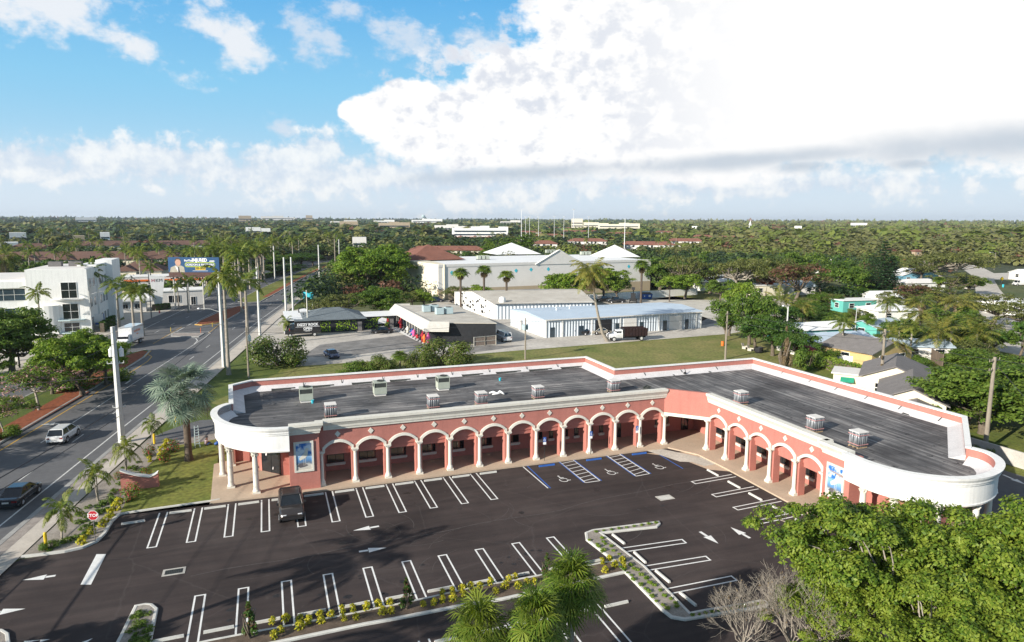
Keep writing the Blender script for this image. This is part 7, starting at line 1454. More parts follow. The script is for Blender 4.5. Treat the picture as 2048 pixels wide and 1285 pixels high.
for dz in (-.3, -1.6): wire(tp('p15', dz), tp('p14', dz), .6, label='%s wire between the two wooden poles at the right' % ('upper', 'lower')[dz < -1]); wire(tp('p14', dz), tp('p12', dz), .6, label='%s wire from the vine-covered pole to the pole by the field' % ('upper', 'lower')[dz < -1])
wire(tp('p12', -1), tp('p11', -.5), .8, label='wire crossing the field behind the back parapet'); wire(tp('p15', -.3), (90, 20, 11), .5, label='wire leaving the right wooden pole out of view'); wire(tp('p11', -.5), (-4, 112, 7.8), .8, label='wire above the bushes behind the long parapet'); wire(tp('p15', -.6), (78, 45, 2), 0, label='guy wire of the right wooden pole')
def stop_sign(x, y):
    o = thing('stop_sign', 'red octagonal stop sign at the parking lot exit', 'sign', (x, y, .06), -YAW+.12); m = MB(); m.tube([(0, 0, 0), (0, 0, 2.6)], .03, 6); m.build('post', M['green'] if False else M['shingle'], o)
    P_ = lambda r: [(r*math.cos(R(22.5+45*k)), r*math.sin(R(22.5+45*k))) for k in range(8)]
    for r, y_, mm, nm in ((.42, -.035, 'vinyl', 'white_rim'), (.385, -.04, 'red', 'board')): m = MB(); m.add([(a, y_, 2.2+b) for a, b in P_(r)]+[(a, y_+.012, 2.2+b) for a, b in P_(r)], [tuple(range(8)), tuple(range(8, 16))[::-1]]+[(i, i+8, (i+1) % 8+8, (i+1) % 8) for i in range(8)]); m.build(nm, M[mm], o)
    text('STOP', .34, M['vinyl'], 'lettering', o, Matrix.Translation((0, -.048, 2.2)) @ Matrix.Rotation(math.pi/2, 4, 'X'), ext=.004, bold=.008)
stop_sign(*at(191, 1086))
for i, (px, py) in enumerate(((1088, 930), (1180, 917), (1272, 905))):
    x, y = at(px, py-6); o = thing('accessible_parking_sign', 'blue and white accessible parking sign on a thin post, %s of three' % ('left', 'middle', 'right')[i], 'sign', (x, y-.1, .1), -.15, 'accessible parking signs'); m = MB(); m.tube([(0, 0, 0), (0, 0, 2.6)], .028, 6); m.build('post', M['blackp'], o); m = MB(); m.box(-.16, -.045, 2.1, .16, -.03, 2.62); m.build('board', M['blue'], o)
    m = MB(); m.box(-.16, -.046, 1.82, .16, -.03, 2.09); m.build('lower_plate', M['vinyl'], o); m = MB(); pts = [(0, 2.52), (0, 2.36), (.07, 2.36), (.1, 2.24)]; m.tube([(a, -.052, b) for a, b in pts], .016, 4); m.tube([(-.03+.085*math.cos(t*.6+1.9), -.052, 2.28+.085*math.sin(t*.6+1.9)) for t in range(8)], .013, 4); m.build('wheelchair_symbol', M['vinyl'], o)
def bollard(px, py, l_, h=1.0): x, y = at(px, py); m = MB(); m.lathe(0, 0, [(.12, 0), (.12, h), (.08, h+.06), (.01, h+.08)], 10); tag(m.build('bollard', M['yel'], None, (x, y, .08)), l_, 'bollard')
bollard(93, 1101, 'yellow bollard in the street-side garden near the lot exit', 1.3); bollard(309, 889, 'yellow bollard at the side drive by the young palm', 1.1); bollard(352, 846, 'yellow bollard behind the silver palm trunk', .8)
o = thing('marker_post', 'orange-topped marker post on the paved traffic island', 'post', (*T(-9.2, 164), .13)); m = MB(); m.tube([(0, 0, 0), (0, 0, 1.1)], .05, 6); m.build('post', M['orange'], o)
for (px, py, l_) in ((425, 655, 'low yellow-white marker post on the mulched median tip'), (342, 665, 'yellow marker post on the left point of the traffic island')): m = MB(); m.tube([(0, 0, 0), (0, 0, 1.0)], .06, 6); tag(m.build('marker_post', M['yel'], None, (*at(px, py), .12)), l_, 'post')
# low pink sign wall with scooped white cap
a, b = Vector(at(250, 983)), Vector(at(313, 976)); U = (b-a).normalized(); N = Vector((-U.y, U.x)); L_ = (b-a).length+.5; o = thing('entrance_sign_wall', 'low salmon sign wall with scooped white cap beside the garden lawn', 'wall', (a.x-U.x*.3, a.y-U.y*.3, .07), math.atan2(U.y, U.x))
n = 12; top = [(L_*i/n, 1.3+.75*abs(1-2*i/n)**1.6) for i in range(n+1)]; top = [(x, 1.0+.9*(1-i/n)**2 if i < 9 else 1.0+.35*((i-8)/4)**2) for i, (x, z) in enumerate(top)]
m = MB(); m.add([(x, y, z) for y in (0, .4) for x, z in [(0, 0)]+top+[(L_, 0)]], [tuple(range(n+3)), tuple(range(n+3, 2*n+6))[::-1]]+[(i, (i+1) % (n+3), (i+1) % (n+3)+n+3, i+n+3) for i in range(n+3)]); m.build('wall', M['pink'], o)
m = MB()
for (x0, z0_), (x1, z1_) in zip(top, top[1:]): m.add([(x0, -.06, z0_), (x1, -.06, z1_), (x1, .46, z1_), (x0, .46, z0_), (x0, -.06, z0_+.12), (x1, -.06, z1_+.12), (x1, .46, z1_+.12), (x0, .46, z0_+.12)], [(4, 5, 6, 7), (0, 1, 5, 4), (3, 7, 6, 2)])
m.build('cap', M['white'], o)
# ladder and sitting person
x, y = at(395, 895); o = thing('step_ladder', 'pale blue step ladder standing on the lawn by the silver palm', 'ladder', (x, y, .08), R(10)); m = MB()
for s in (-.25, .25): m.tube([(s, -.35, 0), (s*.7, 0, 2.4)], .035, 5); m.tube([(s, .55, 0), (s*.7, 0, 2.4)], .03, 5)
m.build('side_rail', M['acblue'], o); m = MB(); [m.box(-.25, -.37+.045*k-.05, .3*k+.1, .25, -.33+.045*k+.05, .3*k+.14) for k in range(1, 8)]; m.build('rung', M['acblue'], o)
x, y = at(412, 893); per = thing('person', 'person sitting on the lawn beside the ladder in dark hat and pale shirt', 'person', (x, y, .09), R(-60))
bm = bpy.data.meshes.new('person_body'); J = [(0, 0, .14), (0, .02, .35), (0, .07, .55), (0, .1, .66), (0, .13, .78), (0, .16, .9), (.16, .08, .6), (.26, .22, .42), (.12, .42, .36), (-.16, .08, .6), (-.28, .2, .42), (-.1, .4, .34), (.1, .02, .12), (.2, .38, .3), (.16, .62, .06), (.17, .74, .05), (-.1, .02, .12), (-.22, .36, .28), (-.14, .6, .06), (-.15, .72, .05)]
E_ = [(0, 1), (1, 2), (2, 3), (3, 4), (4, 5), (3, 6), (6, 7), (7, 8), (3, 9), (9, 10), (10, 11), (0, 12), (12, 13), (13, 14), (14, 15), (0, 16), (16, 17), (17, 18), (18, 19)]; rad = [.15, .14, .15, .07, .1, .09, .06, .045, .035, .06, .045, .035, .1, .07, .045, .04, .1, .07, .045, .04]
bm.from_pydata(J, E_, []); ob = link('body', bm, per); sk = ob.modifiers.new('s', 'SKIN'); bpy.context.view_layer.update()
for i, v in enumerate(bm.skin_vertices[0].data): v.radius = (rad[i], rad[i]); v.use_root = (i == 0)
ob.modifiers.new('u', 'SUBSURF').levels = 1; bm.materials.append(mat('skin_brown', (.20, .10, .07), .7)); m = MB(); m.lathe(0, .02, [(.19, .16), (.19, .4), (.2, .55), (.13, .64), (.08, .66)], 10); m.tube([(.12, .08, .6), (.2, .16, .48)], [.085, .07], 7); m.tube([(-.12, .08, .6), (-.2, .16, .48)], [.085, .07], 7); m.build('shirt', mat('lilac_shirt', (.45, .36, .38), .9), per, smooth=True)
m = MB(); m.lathe(0, .15, [(.2, .93), (.11, .95), (.11, 1.02), (.03, 1.06)], 12); m.build('hat', M['blackp'], per, smooth=True); m = MB(); m.tube([(.1, .05, .15), (.2, .38, .31), (.16, .58, .1)], [.11, .085, .06], 7); m.tube([(-.1, .05, .15), (-.22, .36, .29), (-.14, .56, .1)], [.11, .085, .06], 7); m.build('trousers', M['blue'], per, smooth=True)
m = MB(); m.tube([(0, 0, .1), (.3, .1, .22), (.6, 0, .1)], [.15, .22, .12], 6); tag(m.build('cloth_bundle', M['blue'], None, (x+.9, y-.2, .08), smooth=True), 'dark blue cloth bundle lying beside the sitting person', 'cloth')
for px, py, l_ in ((528, 710, 0), ): pass
o = thing('road_sign', 'cyan roadside sign on posts in front of the bright hedge', 'sign', (*at(617, 613), 0), -YAW); m = MB(); m.box(-1.5, -.1, 2.2, 1.5, .1, 4.2); m.build('board', M['cyan'], o); m = MB(); [m.tube([(s, 0, 0), (s, 0, 2.3)], .08, 6) for s in (-1.2, 1.2)]; m.build('post', M['cream'], o)
o = thing('road_sign', 'blue arched roadside sign farther up the road', 'sign', (*at(650, 590), 0), -YAW); m = MB(); m.box(-1.6, -.1, .8, 1.6, .1, 2.6); m.box(-.9, -.1, 2.6, .9, .1, 3.0); m.build('board', M['cyan'], o); m = MB(); [m.tube([(s, 0, 0), (s, 0, .8)], .08, 6) for s in (-1.2, 1.2)]; m.build('post', M['cream'], o)
o = thing('warning_sign', 'orange diamond sign and cyan bin by the street at the far right', 'sign', (*at(2003, 568), 0), -YAW); m = MB(); m.add([(0, 0, 1.2), (.9, 0, 2.1), (0, 0, 3.0), (-.9, 0, 2.1)], [(0, 1, 2, 3)]); m.build('board', M['yel'], o); m = MB(); m.tube([(0, .03, 0), (0, .03, 1.3)], .05, 5); m.build('post', M['pole'], o)
x, y = at(2006, 575); m = MB(); m.lathe(0, 0, [(.3, 0), (.4, 1.0), (.42, 1.1), (.1, 1.15)], 10); tag(m.build('wheelie_bin', M['cyan'], None, (x, y, 0)), 'cyan bin standing by the street at the far right', 'bin')
m = MB(); m.lathe(0, 0, [(.14, 0), (.16, .5), (.1, .7), (.04, .78)], 8); m.tube([(-.25, 0, .45), (.25, 0, .45)], .07, 6); tag(m.build('fire_hydrant', M['red'], None, (*at(319, 627), 0)), 'dark red fire hydrant by the left sidewalk', 'hydrant')
hd = bush_mesh(70, 1.2, 1, 900, .13, 'deep', name='hedge')
def hedge(p, q, h, label, dens=1.0, w_=1.0, leaf='deep'):
    rs = np.random.RandomState(int(abs(p[0]*7+p[1])) % 9999); L_ = math.dist(p, q); n = int(L_*160*dens); t = rs.rand(n); P_ = np.zeros((n, 3)); P_[:, 0] = t*L_; side = rs.rand(n)
    P_[:, 1] = np.where(side < .45, (rs.rand(n)-.5)*w_, np.where(side < .75, -w_/2, w_/2))+rs.normal(size=n)*.05; P_[:, 2] = np.where(side < .45, h, rs.rand(n)*h)+rs.normal(size=n)*.05
    V, F_ = leaves(rs, P_, rs.normal(size=P_.shape)+np.array([0, 0, .5]), np.full(n, .17)); o = link('hedge', npmesh('hedge', V, F_, [LF[leaf]]), None, (p[0], p[1], 0), math.atan2(q[1]-p[1], q[0]-p[0])); tag(o, label, 'hedge'); b = MB(); b.box(0, -w_*.4, 0, L_, w_*.4, h*.93); o2 = b.build('twigs', M['bark'], o)
hedge(at(70, 668), at(118, 668), 1.5, 'clipped hedge behind the half-round stone sign'); hedge(at(205, 665), at(228, 650), 2.2, 'dark hedge at the corner of the white office'); hedge(at(308, 622), at(338, 618), 1.6, 'dark clipped hedge at the forecourt edge', w_=1.8); hedge(at(520, 560), at(600, 540), 2.0, 'dark hedge along the far side of the left carriageway')
hedge(at(1600, 722), at(1725, 757), 1.9, 'bright green hedge along the white vinyl fence', leaf='lush', w_=2.2); hedge((48.5, 208), (46, 232), 1.5, 'dark hedge at the foot of the tan warehouse base')
for i, (px, py) in enumerate(((12, 700), (33, 712))): m = MB(); m.box(-.3, -.3, 0, .3, .3, 2.4); tag(m.build('gate_pillar', M['white'], None, (*at(px, py+10), 0)), 'white gate pillar by the left driveway, %s one' % ('left', 'right')[i], 'pillar', 'white gate pillars')
vf = [at(370, 592), at(410, 588), at(425, 582)]; fence('vinyl_fence', 'white vinyl fence beyond the left forecourt', vf, 2.6, 'vinyl', 4)
rr = random.Random(8)
for i in range(16): x, y = at(430+rr.uniform(0, 28), 583+rr.uniform(-4, 5)-i*.3); m = MB(); h_ = rr.uniform(1.2, 2.4); m.lathe(0, 0, [(.35, 0), (.3, .3), (.2, h_*.5), (.4, h_*.7), (.15, h_*.85), (.2, h_)], 8); tag(m.build('stone_statue', M['conc'], None, (x, y, 0)), 'pale stone garden statue in the crowd beyond the white fence', 'statue', 'stone statues by the far fence')
# ------------------------------------------------------------------ planting
H0 = dict(round1=10, round2=10, round3=10, olive1=10, tall1=14, big=12, bigdeep=12, myrtle=5.5, flame=8, rust=10, banyan=13, farA=10, farB=10, farC=10, farD=10, farR=10, nork=20, bushy=4.2, bushg=2.2)
R0 = dict(round1=5.2, round2=5, round3=5.4, olive1=5.6, tall1=3.6, big=7, bigdeep=6.5, myrtle=3.3, flame=6, rust=5.5, banyan=11, farA=5.2, farB=5, farC=5.4, farD=5, farR=5, nork=4.6, bushy=3.6, bushg=2.2)
def rn(a, b): return rr.uniform(a, b)
# yellow shrubs in the long bed
ygs = [(563, 1268), (548, 1280), (572, 1246), (600, 1262), (617, 1250), (643, 1250), (662, 1237), (688, 1245), (685, 1228), (706, 1226), (712, 1242), (733, 1222), (757, 1216), (765, 1232), (780, 1213), (782, 1230), (847, 1216), (868, 1213), (884, 1193), (905, 1190), (885, 1208), (906, 1206), (924, 1187), (941, 1179), (927, 1200), (960, 1178), (980, 1172), (951, 1195), (992, 1190), (1010, 1180), (1018, 1165), (1030, 1160), (1037, 1180), (1055, 1172), (1068, 1170), (1205, 1131), (1218, 1124), (1210, 1148), (1230, 1137), (1244, 1128), (1248, 1140), (545, 1250), (640, 1236), (600, 1245)]
for px, py in ygs:
    plant(K['croton'], 'yellow_shrub', (*at(px, py), .12), rn(.85, 1.2), 'small yellow-green shrub in the long bed between the stalls', 'shrub', 'yellow shrubs in the long bed')
for t in np.linspace(0, 1, 20):
    a = Vector(at(1192, 1083)); b = Vector(at(1345, 1222))
    for s in (-.45, .45):
        p = a.lerp(b, float(t)); plant(K['cover'], 'green_plant', (p.x+s+rn(-.15, .15), p.y+rn(-.2, .2), .12), rn(.45, .8), 'small green plant in the sandy island', 'plant', 'small green plants in the sandy island')
for t in np.linspace(0, 1, 9): p = Vector(at(1192, 1068)).lerp(Vector(at(1312, 1050)), float(t)); plant(K['cover'], 'green_plant', (p.x, p.y, .12), rn(.4, .65), 'small green plant in the sandy island', 'plant', 'small green plants in the sandy island')
for t in np.linspace(0, 1, 12): p = Vector(at(1385, 1236)).lerp(Vector(at(1525, 1211)), float(t)); plant(K['cover'], 'green_plant', (p.x, p.y, .12), rn(.4, .65), 'small green plant in the sandy island', 'plant', 'small green plants in the sandy island')
for i in range(26): plant(K['coverd'], 'groundcover_plant', (*at(rn(262, 300), rn(1222, 1300)), .12), rn(.4, .75), 'leafy low plant in the rounded island at the lower left', 'plant', 'low plants in the rounded island')
plant(K['magno'], 'young_magnolia', (*at(500, 1281), .12), 1.05, 'narrow young magnolia with one white flower in the long bed, left one', 'tree'); plant(K['magno'], 'young_magnolia', (*at(813, 1222), .12), .95, 'narrow young magnolia in the middle of the long bed', 'tree', rot=1); plant(K['magno'], 'young_magnolia', (*at(1093, 1168), .12), .95, 'narrow young magnolia mostly hidden behind the cabbage palm', 'tree', rot=2)
# garden shrubs
for i in range(34):
    t = rn(0, 1); px = 140+t*170+rn(-18, 18); py = 1085-t*190+rn(-16, 16); plant(K['coverd'], 'groundcover_plant', (*at(px, py), .06), rn(.5, 1.1), 'dark low plant in the sandy street-side garden', 'plant', 'low plants in the street-side garden')
for px, py, s in ((165, 1090, 1.3), (205, 1055, 1.2), (222, 1035, 1.4), (232, 1022, 1.5), (238, 1010, 1.3), (183, 1070, 1.2), (215, 1045, 1.2), (327, 905, 1.6), (333, 893, 1.6), (322, 918, 1.4), (300, 925, 1.2)): plant(K['croton'], 'yellow_shrub', (*at(px, py), .06), s*1.1, 'yellow-green shrub at the edge of the garden lawn', 'shrub', 'yellow shrubs by the garden lawn')
for px, py, s, l_ in ((262, 1002, 1.5, 'bougainvillea with pink-red flowers in front of the salmon sign wall'), (238, 960, .8, 'small red-flowered bush left of the sign wall'), (292, 958, 1.0, 'red-flowered bush behind the scooped wall cap'), (300, 915, 1.2, 'bougainvillea with reddish sprays behind the garden lawn'), (330, 925, 1.1, 'dark leafy bush beside the reddish sprays'), (346, 905, 1.3, 'thin staked shrub at the back of the lawn')): plant(K['boug'], 'bougainvillea', (*at(px, py), .06), s*.8, l_, 'shrub')
plant(K['bushg'], 'green_bush', (*at(100, 1100), .06), .35, 'dark green low bush by the yellow bollard', 'shrub')
for px, py, s, l_ in ((123, 1080, 1.15, 'young palm nearest the stop sign'), (197, 1003, 1.2, 'young double-trunk palm by the sidewalk, second from the stop sign'), (252, 945, 1.15, 'young palm growing in front of the thick concrete pole'), (305, 885, .95, 'young palm by the side drive and yellow bollard'), (575, 668, 1.3, 'small yellow-green palm beside the black van')): plant(K['xmas'], 'young_palm', (*at(px, py), .06), s*.8, l_, 'palm', sz=1.3)
bp = plant(K['bis'], 'silver_palm', (-8.45, 75.9, .06), 1.22, 'large silver-blue fan palm on the lawn beside the plaza', 'palm', rot=.8)
for px, py, z, s, l_ in ((1143, 1175, 6.0, 1.0, 'tallest cabbage palm in the lower middle of the lot'), (1072, 1250, 6.0, .88, 'cabbage palm in front, between its two neighbours'), (958, 1265, 5.7, .85, 'cabbage palm at the left of the clump')):
    x, y = at(px, py, z); o = plant(K['sabal'], 'cabbage_palm', (x, y, 0), s, l_, 'palm', sz=z/5.2/s)
# street and neighbour palms: crown centre pixel, height, kind
def palm(px, py, h, k, l_, cat='palm', grp=None, sc=None, h0=None, rot=None, nm='palm'):
    h0 = h0 or {'royal': 12.2, 'royal2': 13, 'coco': 9.3, 'cocoleaf': 4.8, 'wash': 9.3, 'sabal': 5.2, 'farpalm': 11.5, 'lean': 12}[k]; x, y = at(px, py, h); s = sc or 1.0; return plant(K[k], nm, (x, y, 0), s, l_, cat, grp, rot=rot, sz=h/h0/s)
palm(490, 568, 12.6, 'royal', 'tall royal palm with drooping fronds right of the lamp pole', nm='royal_palm', sc=1.15, rot=0.5); palm(478, 515, 15, 'royal2', 'taller royal palm crown above the drooping one', nm='royal_palm', sc=1.1)
palm(447, 560, 15.5, 'royal', 'royal palm whose dark crown sits behind the lamp pole', nm='royal_palm'); palm(520, 500, 13, 'royal2', 'royal palm just right of the twin crowns', nm='royal_palm')
palm(181, 548, 12.5, 'royal2', 'royal palm with feathery bright crown against the white office', nm='royal_palm'); palm(75, 588, 9.5, 'royal2', 'shorter royal palm against the curved office front', nm='royal_palm', sc=.8)
palm(232, 570, 10.5, 'royal', 'royal palm at the office corner, dark heavy crown', nm='royal_palm'); palm(262, 583, 9.5, 'royal', 'royal palm beside the drive-in, second from the office', nm='royal_palm'); palm(280, 585, 9.5, 'royal', 'royal palm beside the drive-in, third from the office', nm='royal_palm'); palm(10, 512, 14, 'coco', 'yellowish coconut palm at the far left edge', nm='coconut_palm', sc=1.4)
palm(373, 563, 8.5, 'royal2', 'bright young royal palm in the left forecourt, taller of two', nm='royal_palm', sc=.75); palm(355, 575, 6.2, 'royal2', 'bright young royal palm in the left forecourt, shorter of two', nm='royal_palm', sc=.6); palm(300, 535, 10, 'royal', 'royal palm in front of the cream apartment block', nm='royal_palm', sc=.8)
for i in range(58):
    px = (rn(395, 530) if i < 21 else rn(395, 600)) if i < 44 else rn(600, 690); py = (rn(468, 495) if i > 20 else rn(486, 508)) if i < 44 else rn(462, 478)
    palm(px, py, rn(11, 14.5), 'royal' if i < 21 else 'farpalm', 'royal palm in the crowd lining the far road', grp='palms lining the far road', nm='royal_palm', sc=rn(1.0, 1.35))
for px, pt, h, wp, k in ((600, 496, 10, 70, 'round3'), (565, 503, 9, 70, 'round1'), (625, 500, 9, 50, 'round3'), (530, 508, 8, 60, 'round3'), (500, 512, 8, 60, 'round1'), (470, 520, 7, 60, 'round3'), (430, 528, 6.5, 60, 'round3'), (580, 520, 7, 60, 'round3'), (545, 488, 10, 70, 'round2'), (640, 488, 10, 60, 'round1'), (410, 515, 7, 50, 'round1'), (350, 525, 6, 60, 'round3'), (540, 525, 6, 50, 'round1')):
    x, y = at(px, pt, h); plant(K[k], 'tree', (x, y, 0), wp/2/1365*math.hypot(x, y)/R0[k], 'dense tree under the palms lining the far road', 'tree', 'dense trees under the road palms', sz=h/10/(wp/2/1365*math.hypot(x, y)/R0[k]))
for i in range(40):
    px = rn(0, 400); palm(px, rn(470, 512), rn(10, 13), 'farpalm', 'palm among the brown-roofed apartment blocks', grp='palms among the brown roofs', nm='royal_palm')
for i in range(34): palm(rn(830, 1420), rn(455, 486), rn(9, 12), 'farpalm', 'palm among the red-roofed blocks', grp='palms among the red roofs', nm='palm', sc=.9)
for i in range(26): palm(rn(80, 620), rn(452, 472), rn(11, 15), 'farpalm', 'palm standing in the far left woods', grp='palms in the far left woods', nm='palm', sc=.9)
palm(686, 535, 9, 'wash', 'shaggy palm with brown skirt beside the bright green tree', nm='fan_palm', sc=1.3)
for px, py, h, l_ in ((921, 545, 10.4, 'fan palm against the warehouse wall, first from the left'), (968, 540, 11, 'fan palm against the warehouse wall, second from the left'), (1013, 550, 10, 'fan palm against the warehouse wall, third from the left'), (1284, 530, 12.2, 'fan palm on a slim dark trunk near the warehouse right end')): palm(px, py, h, 'wash', l_, nm='fan_palm', sc=1.5)
palm(1340, 568, 5.6, 'wash', 'short fan palm by the end of the white yard wall', nm='fan_palm', sc=.8); palm(800, 712, 2.6, 'sabal', 'low fan palm in the shrub row behind the parapet', nm='fan_palm', sc=.8, rot=1)
plant(K['lean'], 'leaning_coconut_palm', (66.9, 126.0, 0), 1.12, 'leaning coconut palm in front of the metal storage building', 'palm', rot=R(10), sz=1.12)
for px, py, h, k, sc, l_ in ((1557, 605, 6.5, 'cocoleaf', 1.15, 'coconut palm with yellow leaf bases left of the round tree'), (1608, 610, 6.5, 'coco', .8, 'drooping palm in front of the turquoise house'), (1688, 648, 6.5, 'royal', .75, 'full palm left of the pole antenna, above the yellow house'), (1740, 638, 4, 'sabal', .8, 'short fan palm beside the pale hip roof'), (1772, 600, 7.5, 'coco', .8, 'thin palm right of the turquoise cottage'), (1835, 600, 8, 'coco', 1.05, 'coconut palm behind the palm thicket, left crown'), (1908, 600, 8.5, 'coco', 1.25, 'large coconut palm in the middle of the palm thicket'), (1870, 660, 5.5, 'cocoleaf', 1.25, 'coconut palm with yellow lower fronds above the grey roofs'), (1960, 665, 5, 'cocoleaf', 1.2, 'spreading yellowish coconut palm right of the thicket'), (1800, 650, 6, 'royal', .7, 'slender palm in the thicket, leftmost'), (1825, 655, 6, 'royal', .75, 'slender palm in the thicket, second'), (1905, 650, 6, 'royal', .8, 'slender palm in the thicket, right side'), (1935, 640, 6, 'royal', .8, 'slender palm in the thicket near the umbrella-shaped tree'), (1850, 625, 7, 'coco', .9, 'palm in the thicket behind its leftmost crown'), (1780, 675, 5, 'cocoleaf', .9, 'low palm behind the hedge of the grey-roofed house'), (1475, 615, 5.5, 'wash', .9, 'shaggy grey-green fan palm in the clump right of the field'), (1880, 560, 8, 'wash', 1.3, 'grey-green fan palm at the foot of the spreading tree')):
    palm(px, py, h, k, l_, nm='palm', sc=sc)
